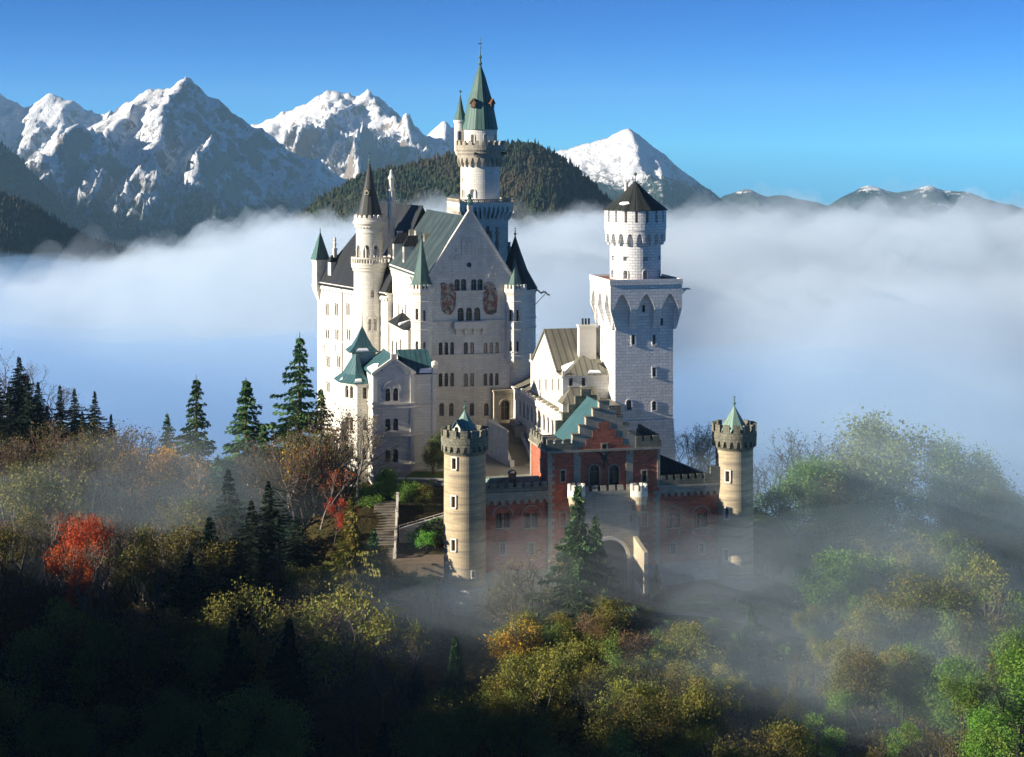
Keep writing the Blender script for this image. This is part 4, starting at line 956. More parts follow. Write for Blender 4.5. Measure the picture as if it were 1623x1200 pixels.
# ---------------- palace ----------------
def octo(b, name, u, v, r, zs, mats, wins, parent=None, crown=True, pend=None, spire=None, spire_mat=None, n=8):
    """slim corner turret: body, corbelled crown with battlements, spire; zs = (bottom, corbel, parapet, merlon top)"""
    ph = math.pi/n-b.a*0+R(4); z0, zc, zp, zm = zs
    mb, cut = MB(), MB(); prof = [(r,z0),(r,zc)]
    if pend is not None: prof = [(.12,pend),(r*.55,lerp(pend,z0,.45)),(r*.98,z0-.1)]+prof
    mb.lathe(prof, n, ph=ph); fs = []
    for fr_, z, w_, h in wins:
        # face of the prism nearest that direction
        ang = -math.pi/2+math.asin(fr_)-b.a; k = round((ang-ph-math.pi/n)/(2*math.pi/n)); aa = ph+math.pi/n+k*2*math.pi/n
        nn = Vector((math.cos(aa), math.sin(aa), 0)); f = Fc(nn*(r*math.cos(math.pi/n)), (-math.sin(aa), math.cos(aa), 0), nn); fs.append((f,z,w_,h)); fpoly(cut, f, arch_pts(0,z,w_,h), .3, -.35)
    o = cutbuild(mb, cut, name, M_LIME, parent or b.root, loc=(u,v,0))
    for f, z, w_, h in fs: window(b, f, 0, z, w_, h, 1, None, parent=o, depth=.33)
    g = MB()
    for z in mats: g.lathe([(r*1.02,z-.15),(r*1.07,z),(r*1.02,z+.15)], n, ph=ph, closed=False)
    if crown:
        g.lathe([(r,zc-.6),(r*1.16,zc),(r*1.20,zc+.05),(r*1.20,zp)], n, ph=ph, closed=False); g.lathe([(r*1.2,zp),(r*.95,zp)], n, ph=ph, closed=False)
        R2 = r*1.2*math.cos(math.pi/n)
        for k in range(n):
            aa = ph+math.pi/n+k*2*math.pi/n; f = Fc((math.cos(aa)*R2, math.sin(aa)*R2, 0), (-math.sin(aa), math.cos(aa), 0), (math.cos(aa), math.sin(aa), 0)); hw = r*1.2*math.sin(math.pi/n)
            for q in (-.95,-.18,.60): fbox(g, f, hw*q, hw*(q+.36), -.3, 0, zp, zm)
    g.build('mouldings', M_TRIM, o)
    if spire:
        base, apex, rb = spire
        cone_roof([(rb*1.06,base),(rb*.86,lerp(base,apex,.1)),(rb*.45,lerp(base,apex,.5)),(.06,apex)], n, 'spire', spire_mat or M_DARKM, o, fin=1.3, finmat=M_IRON, ph=ph)
    return o

def palace():
    D = 335.0; o = W(681, 713, D); b = Bld('palace', 'white gabled castle palace with slate roofs, frescoes and corner turrets', 'palace', (o.x, D, 40), 15)
    w_ = b.u(808.5); um = w_/2; ze = b.z(745,436); zr = b.z(744.5,334); zb = -4
    u_far, _ = 0, 0; LA = b.sd(603, 500, 0)[0]
    mb, cut = MB(), MB(); f = front(0)
    g = [(0,zb),(w_,zb),(w_,ze),(um,zr),(0,ze)]
    mb.prism([(u,0,z) for u,z in g], [(u,1.0,z) for u,z in g])
    def fw(px, y, wpx, hpx, n, hood=0, **k):
        u, z = b.fr(px, y+hpx/2); s = D/F/math.cos(b.a)
        return window(b, f, u, z-.1, wpx*s*1.12, hpx*D/F*1.08, n, cut, hood=hood*1.1, **k)
    for px in (729.8, 756): fw(px, 451.5, 16.5, 17.5, 2, 1.75)
    fw(743.3, 498, 32, 20, 3, 2.5, gap=.45)
    for px, n, ww in ((707.5,3,21.5),(743.2,2,14.5),(778.5,3,21.5)):
        fw(px, 552.5, ww, 19, n, 1.75, gap=.4); fw(px, 602, ww, 20, n, 1.75, gap=.4)
    for px in (700,715.5,748,771): fw(px, 649, 6.5, 19, 1, 0)
    for px, y, rr in ((743.5,420,.5),):
        u, z = b.fr(px,y); fpoly(cut, f, [(u+rr*math.cos(t*.5236), z+rr*math.sin(t*.5236)) for t in range(12)], .3, -.4)
        gl = MB(); gl.add([f.P(u+rr*math.cos(t*.5236), -.35, z+rr*math.sin(t*.5236)) for t in range(12)],[tuple(range(12))]); o_ = gl.build('oculus', M_GLASS, b.root)
        m2 = MB()
        for s in (-1, 1): half_ring(m2, Fc(f.o, f.t*1, f.n), u, z, rr, rr+.18, 0, .1, 10) if s > 0 else None
        m2.build('oculus_rim', M_TRIM, o_)
    cutbuild(mb, cut, 'front_wall', M_LIME, b.root)
    # blind arches, roundels and string courses
    mb = MB()
    for px, y in ((744,364),(723,396),(766,396),(705,424),(782,424)):
        u, z = b.fr(px,y); pts = [(u+.34*math.cos(t*.628), z+.34*math.sin(t*.628)) for t in range(10)]
        for i in range(10): a_, c_ = pts[i], pts[(i+1)%10]; fpoly(mb, f, [(u+(a_[0]-u)*.62, z+(a_[1]-z)*.62), a_, c_, (u+(c_[0]-u)*.62, z+(c_[1]-z)*.62)], 0.003, .18)
    for pxs, y in (((717,726),409),((762,770.5),409),((701,709),436),((778,787),437)):
        for px in pxs: u, z = b.fr(px,y); half_ring(mb, f, u, z, .34, .52, .003, .2, 8, legs=.35)
    for px in (736,744,752): u, z = b.fr(px,383); half_ring(mb, f, u, z, .38, .56, .003, .2, 8, legs=2.6)
    mb.build('arch_relief', M_TRIM, b.root)
    mb = MB()
    for y in (509.5, 562.5, 613.5): z = b.z(743,y); mb.box(.2, w_-.2, -.34, 0, z-.15, z+.15)
    z = b.z(745,461.5); mb.box(b.u(722), b.u(768), -.3, 0, z-.14, z+.14)
    mb.build('string_courses', M_TRIM, b.root)
    for pts in (((698,449),(704,447),(710,451),(716,448),(722,455),(723,470),(722,484),(719,494),(714,499),(706,498),(700,492),(698,480),(699,465)), ((767,449),(774,446),(781,448),(786,455),(789,468),(788,484),(787,495),(780,499),(771,498),(766,490),(765,475))):
        mb = MB(); fpoly(mb, f, [b.fr(*p) for p in pts][::-1], .004, .03); mb.build('mural', M_MURAL, b.root)
    # balcony
    u0, u1, z1, z0 = b.u(721,-1.2), b.u(771,-1.2), b.z(745,511,-1.2), b.z(745,519.5,-1.2); mb = MB()
    mb.box(u0,u1,-1.2,0,z0-.2,z0+.1); mb.box(u0,u1,-1.2,-1.02,z0+.1,z1); mb.box(u0,u0+.18,-1.02,0,z0+.1,z1); mb.box(u1-.18,u1,-1.02,0,z0+.1,z1); mb.box(u0-.08,u1+.08,-1.28,-.95,z1,z1+.12)
    for i in range(4): uu = lerp(u0+.5,u1-.5,i/3); mb.prism([(uu-.16,0,z0-1.5),(uu+.16,0,z0-1.5),(uu+.16,-.2,z0-1.5),(uu-.16,-.2,z0-1.5)],[(uu-.16,0,z0-.2),(uu+.16,0,z0-.2),(uu+.16,-1.1,z0-.2),(uu-.16,-1.1,z0-.2)])
    mb.build('balcony', M_TRIM, b.root)
    # front coping and roof
    mb = MB()
    for s in (0, 1):
        ua, ub = (-.5, um) if s == 0 else (w_+.5, um); k = (zr-ze)/um
        q = [(ua, ze-.5*k),(ub, zr),(ub, zr+.55),(ua, ze-.5*k+.75)]
        mb.prism([(u,-.25,z) for u,z in q], [(u,.75,z) for u,z in q])
    mb.box(um-.45,um+.45,-.25,.8,zr+.2,zr+1.0); mb.build('gable_coping', M_TRIM, b.root)
    # statue on the gable: a standing lion with raised head
    mb = MB(); z = zr+1.0; mb.box(um-.4,um+.4,-.1,.7,z,z+.25); mb.tube((um-.3,.3,z+.25),(um-.25,.3,z+1.0),.14,.16); mb.tube((um+.25,.3,z+.25),(um+.1,.3,z+1.1),.16,.2); mb.tube((um+.3,.3,z+.8),(um-.15,.3,z+1.6),.30,.36); mb.lathe([(0,z+1.5),(.36,z+1.7),(.4,z+2.0),(.22,z+2.3),(0,z+2.4)],10,um-.15,.3); mb.tube((um-.3,.3,z+1.95),(um-.65,.3,z+1.85),.17,.1); mb.tube((um+.4,.3,z+.7),(um+.75,.3,z+1.4),.06,.05)
    mb.build('lion_statue', M_STATUE, b.root)
    LR = b.sd(681, 338, um)[0]; print('LA', LA, 'LR', LR)
    mb = MB(); mb.box(0.001, w_-.001, 1.0, LR+4, zb, ze-.35); cut = MB(); lf = leftw(0.001)
    for px in (613,622.5,632,642.5,652): v, z = b.sd(px, 507-(652-px)*.12, 0); window(b, lf, -v, z, 1.5, 3.2, 2, cut, gap=.25)
    for px in (640,652): v, z = b.sd(px, 545, 0); window(b, lf, -v, z, 1.3, 2.8, 2, cut, gap=.25)
    cutbuild(mb, cut, 'side_wall', M_LIME, b.root)
    mb = MB(); mb.box(-.45,.05,0.4,LR+2,ze-.75,ze-.3); arcade(mb, lambda s, d, z: Vector((-d, s, z)), 1, LR+2, 34, 0, .3, ze-1.6, ze-.76, .5, .6, 4)
    for q in (8, 16): mb.prism([(-.05,q-.5,ze-3.4),(0,q-.5,ze-3.4),(0,q+.5,ze-3.4),(-.05,q+.5,ze-3.4)],[(-.9,q-.5,ze-1.3),(0,q-.5,ze-1.3),(0,q+.5,ze-1.3),(-.9,q+.5,ze-1.3)])
    mb.build('side_cornice', M_TRIM, b.root)
    rf = gable_roof(b, 0, w_, .76, LR+3, ze-.3, zr-1.75, M_BLUEM, 'main_roof', over=.5)
    # dormers and chimneys on the west slope
    k = (zr-1.75-ze+.3)/um
    def slope(u): return ze-.3+k*u
    for px, y in ((624,448),(640,444)):
        v, z = b.sd(px, y, .6); mb = MB(); zt = slope(.6)+3.6
        mb.prism([(.5,v-.75,slope(.5)-.3),(.5,v+.75,slope(.5)-.3),(.5,v+.75,zt),(.5,v-.75,zt)],[(4.2,v-.75,zt-.2),(4.2,v+.75,zt-.2),(4.2,v+.75,zt),(4.2,v-.75,zt)]) if False else mb.box(.5, 3.2, v-.7, v+.7, slope(.5)-.2, zt)
        d = mb.build('dormer', M_TRIM, b.root); mb = MB(); mb.prism([(.25,v-.95,zt),(3.6,v-.95,zt),(3.6,v+.95,zt),(.25,v+.95,zt)],[(1.6,v-.05,zt+2.3),(3.6,v-.05,zt+2.3),(3.6,v+.05,zt+2.3),(1.6,v+.05,zt+2.3)]); mb.build('roof', M_SLATE, d)
        g_ = MB(); fpoly(g_, leftw(.5), arch_pts(-v, slope(.5)+.9, .7, 1.7), .03, -.1); g_.build('window', M_GLASS, d)
    for px, yt, yb, uu in ((628,378,404,3.4),(637.5,386,410,3.4),(659,366,398,4.0)):
        v, zt = b.sd(px, yt, uu); z0 = slope(uu)-.5; chimney(b.root, uu, v, z0, zt-z0, .36)
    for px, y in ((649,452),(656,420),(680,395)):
        v, z = b.sd(px, y, 2.2 if y > 430 else 5); uu = 2.2 if y > 430 else 4.2; zz = slope(uu); mb = MB(); mb.prism([(uu-.3,v-.5,zz-.4),(uu+1.2,v-.5,zz-.4),(uu+1.2,v+.5,zz-.4),(uu-.3,v+.5,zz-.4)],[(uu-.3,v-.03,zz+1.7),(uu+1.2,v-.03,zz+1.7),(uu+1.2,v+.03,zz+1.7),(uu-.3,v+.03,zz+1.7)]); mb.build('roof_light', M_GATE, b.root)  # small dormer sides, their sunlit warmth put into the yellow stone colour
    # corner turrets of the front
    ul, vl = b.u(669.5,-.2), .5
    octo(b, 'corner_turret', ul, .5, 2.1, (zb, b.z(670,463), b.z(670,457), b.z(670,450.5)), [b.z(670,y) for y in (477,509,522)], [(-.25, b.z(664,506), .6, 2.2),(.6, b.z(682,508), .5, 2.2),(-.25, b.z(664,556), .6, 2.0),(.6, b.z(682,556), .5, 1.9)], spire=(b.z(670,454), b.z(669.5,378), 2.15), spire_mat=M_COPPER_R)
    ur = b.u(816.5,-.2)
    octo(b, 'corner_turret', ur, .3, 2.05, (b.z(816,570), b.z(816,463), b.z(816,457), b.z(816,450.5)), [b.z(816,y) for y in (477,509,522,563)], [(-.25, b.z(808,508), .6, 2.3),(.55, b.z(827,508), .5, 2.3),(-.25, b.z(808,556), .6, 2.1),(.55, b.z(827,556), .5, 2.1)], pend=b.z(816,588), spire=(b.z(816,454), b.z(815,408), 1.7), spire_mat=M_COPPER_R)
    # round tower behind the east corner with its big dark cone
    rc = 4.15; uc = b.u(816.5, 4.2); zt = b.z(830,459,1)
    mb, cut = MB(), MB(); mb.lathe([(rc,b.z(830,640,1)),(rc,zt)], 40); T = cutbuild(mb, None, 'east_tower', lime_r(4.1), b.root, loc=(uc,4.2,0))
    g = MB()
    for y in (505, 520, 560): z = b.z(830,y,1); g.lathe([(rc,z-.2),(rc+.2,z),(rc,z+.2)], 40, closed=False)
    g.lathe([(rc,zt-1.0),(rc+.35,zt-.2),(rc+.35,zt)],40,closed=False); g.build('mouldings', M_TRIM, T)
    cone_roof([(rc+.55,zt-.02),(rc+.5,zt+.1),(rc*.62,lerp(zt,b.z(816,376,4),.36)),(rc*.3,lerp(zt,b.z(816,376,4),.7)),(.08,b.z(816,374,4))], 10, 'cone_roof', M_DARKM_R, T, fin=1.8, finmat=M_IRON)
    # wrought dragon spout
    g = MB(); p0 = Vector((rc*.75,-rc*.6,zt-.3)); dr = Vector((math.cos(-b.a),math.sin(-b.a),0)); pr = p0
    for i in range(8):
        q = p0+dr*(.4*(i+1))+Vector((0,0,-.10*i+.25*math.sin(i*1.7))); g.tube(pr, q, .16, .14); 
        if i > 1: g.tube(q, q+Vector((0,0,.55-.05*i)), .10, .02); g.tube(q, q+dr*.25-Vector((0,0,.4)), .07, .02)
        pr = q
    g.tube(p0+dr*.2-Vector((0,0,3.0)), p0+dr*2.4-Vector((0,0,.7)), .06)
    for i in range(6): q = p0+dr*(.2+.36*i)-Vector((0,0,3.0-.38*i)); g.tube(q, q+dr*.25+Vector((0,0,.3)), .05, .09)
    g.build('dragon_spout', M_IRON, T)
    for u_, v_, ytop in ((b.u(778,9),9,366),(b.u(788,10),10,360),(b.u(807,8),8,384)):
        mb = MB(); chimney(b.root, u_, v_, slope(w_-u_)-.8, b.z(790,ytop,v_)-slope(w_-u_)+.8, .42, mat=M_SAND)
    # west wing frame: turned outward from the palace axis
    q0 = b.o+b.U*(-1.2)+b.V*LR; a2 = R(31)
    c2 = Bld.__new__(Bld); c2.o = Vector((q0.x,q0.y,40)); c2.a = a2; c2.U = Vector((math.cos(a2),math.sin(a2),0)); c2.V = Vector((-math.sin(a2),math.cos(a2),0)); c2.root = b.root
    # round stair tower on the west side
    rs = 3.45; tv = c2.sd(585.5, 500, -.9)[0]; tp = c2.U*(-.9)+c2.V*tv+c2.o-b.o; us, vs_ = tp.dot(b.U), tp.dot(b.V); print('stair', us, vs_, tv)
    Z = lambda y: b.fr(585, y, vs_-rs)[1]
    mb, cut = MB(), MB(); mb.lathe([(rs,zb-2),(rs,Z(424))], 48); sc2 = F/(b.o+b.U*us+b.V*vs_).y
    fs = [(tface(b, rs, (592-585.5)/(rs*sc2)), Z(472), .75, 1.7, 1, 0),(tface(b, rs, (592-585.5)/(rs*sc2)), Z(524), 2.0, 2.5, 2, 1.45)]
    for f_, z, ww, h, n, hd in fs:
        lw = (ww-.3*(n-1))/n
        for i in range(n): fpoly(cut, f_, arch_pts(-ww/2+lw/2+i*(lw+.3), z, lw, h), .6, -.45)
    S = cutbuild(mb, cut, 'stair_tower', M_LIME_R, b.root, loc=(us,vs_,0))
    for f_, z, ww, h, n, hd in fs: window(b, f_, 0, z, ww, h, n, None, parent=S, gap=.3, hood=hd)
    g = MB(); rb = 4.05; g.lathe([(rs,Z(432)),(rs+.25,Z(430)),(rs+.25,Z(427)),(rs+.5,Z(425)),(rs+.5,Z(422)),(rb,Z(420)),(rb,Z(418.5)),(rs-.8,Z(418.5))], 48, closed=False); g.build('balcony_corbel', M_TRIM, S)
    g = MB(); ring(g, rb-.3, rb, Z(411), Z(408.5), 48); ring(g, rb-.28, rb-.02, Z(418.5), Z(417.5), 48)
    for i in range(40): a_ = 2*math.pi*i/40; g.tube((math.cos(a_)*(rb-.15),math.sin(a_)*(rb-.15),Z(417.5)),(math.cos(a_)*(rb-.15),math.sin(a_)*(rb-.15),Z(411)),.15,.12,6,False)
    g.build('balustrade', M_TRIM, S)
    # arcaded upper storey
    ra = 2.95; g = MB(); ring(g, ra-.5, ra, Z(384), Z(356), 40); n = 8
    arcade(g, radialP, 0, 2*math.pi, n, ra-.5, ra, Z(397), Z(384), (Z(384)-Z(397))*.62, .62, 8)
    for i in range(n): a_ = 2*math.pi*i/n; hw = math.pi/n*.38; arc_box(g, ra-.5, ra, Z(418.4), Z(397), a_-hw*.8, a_+hw*.8); arc_box(g, ra-.55, ra+.08, Z(398), Z(396.5), a_-hw, a_+hw)
    g.lathe([(ra,Z(371)),(ra+.12,Z(369)),(ra,Z(367))],40,closed=False); g.build('belvedere', M_LIME_R, S)
    g = MB(); rm = 3.65; arcade(g, radialP, 0, 2*math.pi, 28, ra-.02, ra+.3, Z(362), Z(358.5), .28, .6, 4); g.lathe([(ra+.3,Z(358.5)),(rm,Z(355)),(rm,Z(351)),(rm-.25,Z(350))], 44, closed=False); crenel_ring(g, rm-.65, rm-.25, Z(350), Z(346), Z(342.5), 18, .6, rounded=True); ring(g, ra-.6, rm-.3, Z(351), Z(350), 40); g.build('battlement', M_TRIM, S)
    cr = cone_roof([(3.0,Z(350)),(2.85,Z(344)),(1.5,Z(304)),(.16,Z(259))], 16, 'cone_roof', M_DARKM_R, S, fin=2.6)
    g = MB(); f_ = tface(b, 1.75, -.2); z = Z(309); fpoly(g, f_, [(-.42,z),(.42,z),(.42,z+.75),(0,z+1.2),(-.42,z+.75)], .55, -.6); d = g.build('roof_light', M_GATE, cr); g = MB(); fpoly(g, f_, [(-.2,z+.15),(.2,z+.15),(.2,z+.7),(-.2,z+.7)], .6, .5); g.build('pane', M_GLASS, d)
    # tall ornate chimney column beside the stair tower
    mb = MB(); uu, vv = .8, vs_-.5; zz = [b.sd(611,y,uu)[1] for y in (380,318,316,301,299,283,276,270)]
    mb.lathe([(.8,zz[0]-6),(.8,lerp(zz[0],zz[1],.55)),(.95,lerp(zz[0],zz[1],.57)),(.95,lerp(zz[0],zz[1],.63)),(.8,lerp(zz[0],zz[1],.65)),(.8,zz[1]),(1.25,zz[1]),(1.25,zz[2]),(.75,zz[2]),(.7,zz[3]),(.95,zz[3]),(.95,zz[4]),(.6,zz[4]),(.6,zz[5]),(.8,zz[5]),(.8,zz[5]+.25),(.35,zz[6]),(.3,zz[7]),(.05,zz[7]+.3)], 10, uu, vv)
    for q in range(8): a_ = q*math.pi/4; mb.tube((uu+.85*math.cos(a_),vv+.85*math.sin(a_),zz[2]),(uu+.7*math.cos(a_),vv+.7*math.sin(a_),zz[3]+.6),.16,.04)
    mb.build('chimney', M_TRIM, b.root)
    chimney(b.root, 2.2, vs_-3, ze, b.sd(614,363,2.2)[1]-ze, .5, ornate=False)
    # west block with its higher roof
    v1 = c2.sd(503, 520, 0)[0]; wB = 17.5; zeB = c2.sd(540,453,0)[1]
    def tob(pts):                       # wing coordinates -> palace coordinates
        return pts
    umB0 = max(6.0, min(11.5, c2.fr(670, 327, .5)[0]))
    mb, cut = MB(), MB(); wB = 2*umB0; mb.box(0, wB, 0, v1, -12, zeB); f2 = leftw(0); wins = []
    for y, h, pxs in ((500,2.9,(518.5,533,551.5)),(538.5,2.4,(519,534,552.5)),(582,2.6,(520,537)),(621,2.4,(520,))):
        for px in pxs: v, z = c2.sd(px, y, 0); wins.append((f2, -v, z, 1.75, h, 2, 1.25 if y != 500 else 0))
    def place(o_): o_.location = c2.o-b.o; o_.location = (Matrix.Rotation(-b.a,3,'Z')@Vector(o_.location)); o_.rotation_euler = (0,0,a2-b.a); return o_
    for f_, u, z, ww, h, n, hd in wins: place(window(c2, f_, u, z, ww, h, n, cut, hood=hd, gap=.3, parent=b.root))
    place(cutbuild(mb, cut, 'west_wall', M_LIME, b.root))
    mb = MB(); mb.box(-.35,.1,-.1,v1+.3,zeB-.3,zeB+.15); arcade(mb, lambda s, d, z: Vector((-d, s, z)), 0, v1, 22, 0, .25, zeB-1.7, zeB-.9, .45, .6, 4); z = c2.sd(530,539.5,0)[1]; mb.box(-.15,0,0,v1,z-.12,z+.12); place(mb.build('west_cornice', M_TRIM, b.root))
    mb = MB()
    for px in (514,532):
        v, z = c2.sd(px, 551, 0); fbox(mb, f2, -v-.1, -v+.1, .01, .1, z-.8, z+.8); fbox(mb, f2, -v-.35, -v+.35, .01, .12, z+.1, z+.4)
    place(mb.build('wall_anchors', M_SAND, b.root))
    mb = MB(); v, z = c2.sd(543, 470, 0); mb.tube((-.12,v,-2),(-.12,v,zeB-1.2),.09); mb.tube((-.12,v,zeB-1.2),(-.3,v+1.2,zeB-.2),.09); place(mb.build('downpipe', M_PIPE, b.root))
    umB, zrB = c2.fr(670, 327, .5); print('umB', umB, zrB, 'v1', v1); umB = max(6.0, min(11.5, umB))
    vh = c2.sd(602, 328, umB)[0]; W2_, vE = umB*2, v1+.4; print('hip', vh)
    mb = MB(); e_ = .45; A_, B_, C_, D_ = (-e_,.45,zeB-.25),(-e_,vE,zeB-.25),(W2_+e_,vE,zeB-.25),(W2_+e_,.45,zeB-.25); P_, Q_ = (umB,.45,zrB),(umB,vh,zrB)
    dn = lambda p: (p[0],p[1],p[2]-.3)
    vs_r = [A_,B_,C_,D_,P_,Q_]; vs_r += [dn(p) for p in vs_r]
    mb.add(vs_r, [(0,1,5,4),(1,2,5),(2,3,4,5),(6,10,11,7),(7,11,8),(8,11,10,9),(0,4,10,6),(4,3,9,10),(0,6,7,1),(1,7,8,2),(2,8,9,3)])
    mb.box(umB-.12,umB+.12,.45,vh,zrB-.05,zrB+.18); mb.box(-e_,-e_+.1,.5,vE,zeB-.5,zeB-.24)
    place(mb.build('west_roof', M_SLATE, b.root))
    mb = MB(); mb.prism([(0,.6,zeB),(umB*2,.6,zeB),(umB,.6,zrB-.1)],[(0,1.2,zeB),(umB*2,1.2,zeB),(umB,1.2,zrB-.1)]); place(mb.build('west_gable', M_SLATE, b.root))
    # square corner turret of the west wing, on a corbel
    z0, z1, z2, z3 = [c2.sd(508,y,0)[1] for y in (478,458,412,368)]; vt = v1-.4; r_ = 1.55
    mb = MB(); mb.prism([(-.02,vt-.9,z0),(.9,vt-.9,z0),(.9,vt+.4,z0),(-.02,vt+.4,z0)],[(-1.0,vt-1.4,z1),(2.0,vt-1.4,z1),(2.0,vt+1.2,z1),(-1.0,vt+1.2,z1)]); mb.box(-1.0,2.0,vt-1.4,vt+1.2,z1,z2)
    t_ = place(mb.build('square_turret', M_LIME, b.root)); mb = MB(); mb.box(-1.15,2.15,vt-1.55,vt+1.35,z2-.25,z2+.02); mb.box(-1.12,2.12,vt-1.52,vt+1.32,z1+.6,z1+.8); mb.build('mouldings', M_TRIM, t_)
    mb = MB(); cx, cy = .5, vt-.1; mb.prism([(-1.3,vt-1.7,z2),(2.3,vt-1.7,z2),(2.3,vt+1.5,z2),(-1.3,vt+1.5,z2)],[(cx-.05,cy-.05,z3),(cx+.05,cy-.05,z3),(cx+.05,cy+.05,z3),(cx-.05,cy+.05,z3)]); rr = mb.build('roof', M_COPPER, t_); mb = MB(); finial(mb, z3, 1.0, .12, cx, cy); mb.build('finial', M_STATUE, rr)
    kB = (zrB-zeB)/umB; v, z = c2.sd(524.5, 440, 1.0); mb = MB(); mb.box(.6,2.6,v-.8,v+.8,zeB+kB*.6-.2,c2.sd(524,415,1.0)[1]); d = place(mb.build('dormer', M_TRIM, b.root)); z = c2.sd(524,415,1.0)[1]
    mb = MB(); mb.prism([(.3,v-1.1,z),(4,v-1.1,z),(4,v+1.1,z),(.3,v+1.1,z)],[(1.2,v-.05,z+1.6),(4,v-.05,z+1.6),(4,v+.05,z+1.6),(1.2,v+.05,z+1.6)]); mb.build('roof', M_SLATE, d)
    place(chimney(b.root, 1.9, v-.2, z+1.0, c2.sd(527,376,1.9)[1]-z-1.0, .38))
    # west bay between stair tower and corner turret
    v0, v1_ = b.sd(652,530,-.0)[0], b.sd(618,530,-3.0)[0]; v0 = 3.5; zt = b.sd(640,519,-3)[1]
    mb, cut = MB(), MB(); mb.poly([(-4.2,v0+.8),(-3.6,v0),(.2,v0),(.2,v0+16),(-4.2,v0+16)], zb, zt)
    for s, z in ((4.5,b.sd(620,553,-4.2)[1]),(9,b.sd(608,553,-4.2)[1]),(13,b.sd(605,553,-4.2)[1])): window(b, leftw(-4.2), -(v0+s), z, 1.4, 3.2, 1, cut)
    cutbuild(mb, cut, 'west_bay', M_LIME, b.root)
    mb = MB(); mb.poly([(-4.5,v0+.7),(-3.7,v0-.3),(.1,v0-.3),(.1,v0+16.2),(-4.5,v0+16.2)], zt, zt+.25); mb.build('bay_cornice', M_TRIM, b.root)
    mb = MB(); z = zt+.25; mb.prism([(-4.6,v0+.6,z),(-3.7,v0-.4,z),(0,v0-.4,z),(0,v0+8,z),(-4.6,v0+8,z)],[(-.6,v0+4,z+2.0),(-.5,v0+3.6,z+2.0),(0,v0+3.6,z+2.0),(0,v0+5,z+2.0),(-.6,v0+5,z+2.0)]); o_ = mb.build('bay_roof', M_SLATE, b.root); snow([(-4.2,v0+5.5,z+.35),(-1.2,v0+6.6,z+1.2),(-.8,v0+7.6,z+1.1),(-2.2,v0+7.6,z+.6),(-4.2,v0+7.4,z+.3)], o_, .35)
    mb = MB(); mb.prism([(-4.6,v0+8,z),(0,v0+8,z),(0,v0+16.4,z),(-4.6,v0+16.4,z)],[(-2.4,v0+12,z+2.3),(-2.2,v0+12,z+2.3),(-2.2,v0+12.2,z+2.3),(-2.4,v0+12.2,z+2.3)]); o_ = mb.build('bay_roof', M_SLATE, b.root); mb = MB(); finial(mb, z+2.3, 1.4, .12, -2.3, v0+12.1); mb.build('finial', M_IRON, o_)
    # yellow door porch at the head of the stairs
    u0, u1 = b.u(783,-2), b.u(813,-2); z0, z1 = b.z(800,667,-2), b.z(800,621,-2)
    mb, cut = MB(), MB(); mb.box(u0,u1,-2,0,zb,z1); uu = b.u(801,-2); window(b, front(-2), uu, z0+.15, 1.75, 3.9, 1, cut, depth=.8, pane=M_DOOR, frame=M_GATE, hood=1.25, sill=False)
    cutbuild(mb, cut, 'door_porch', M_GATE, b.root); mb = MB(); mb.box(u0-.2,u1+.2,-2.2,.02,z1,z1+.35); arcade(mb, lambda s,d,z: Vector((s,-2-d,z)), u0, u1, 9, 0, .15, z1-.6, z1, .35, .6, 4); mb.build('porch_cornice', M_GATE, b.root)
    return b
PA = palace()

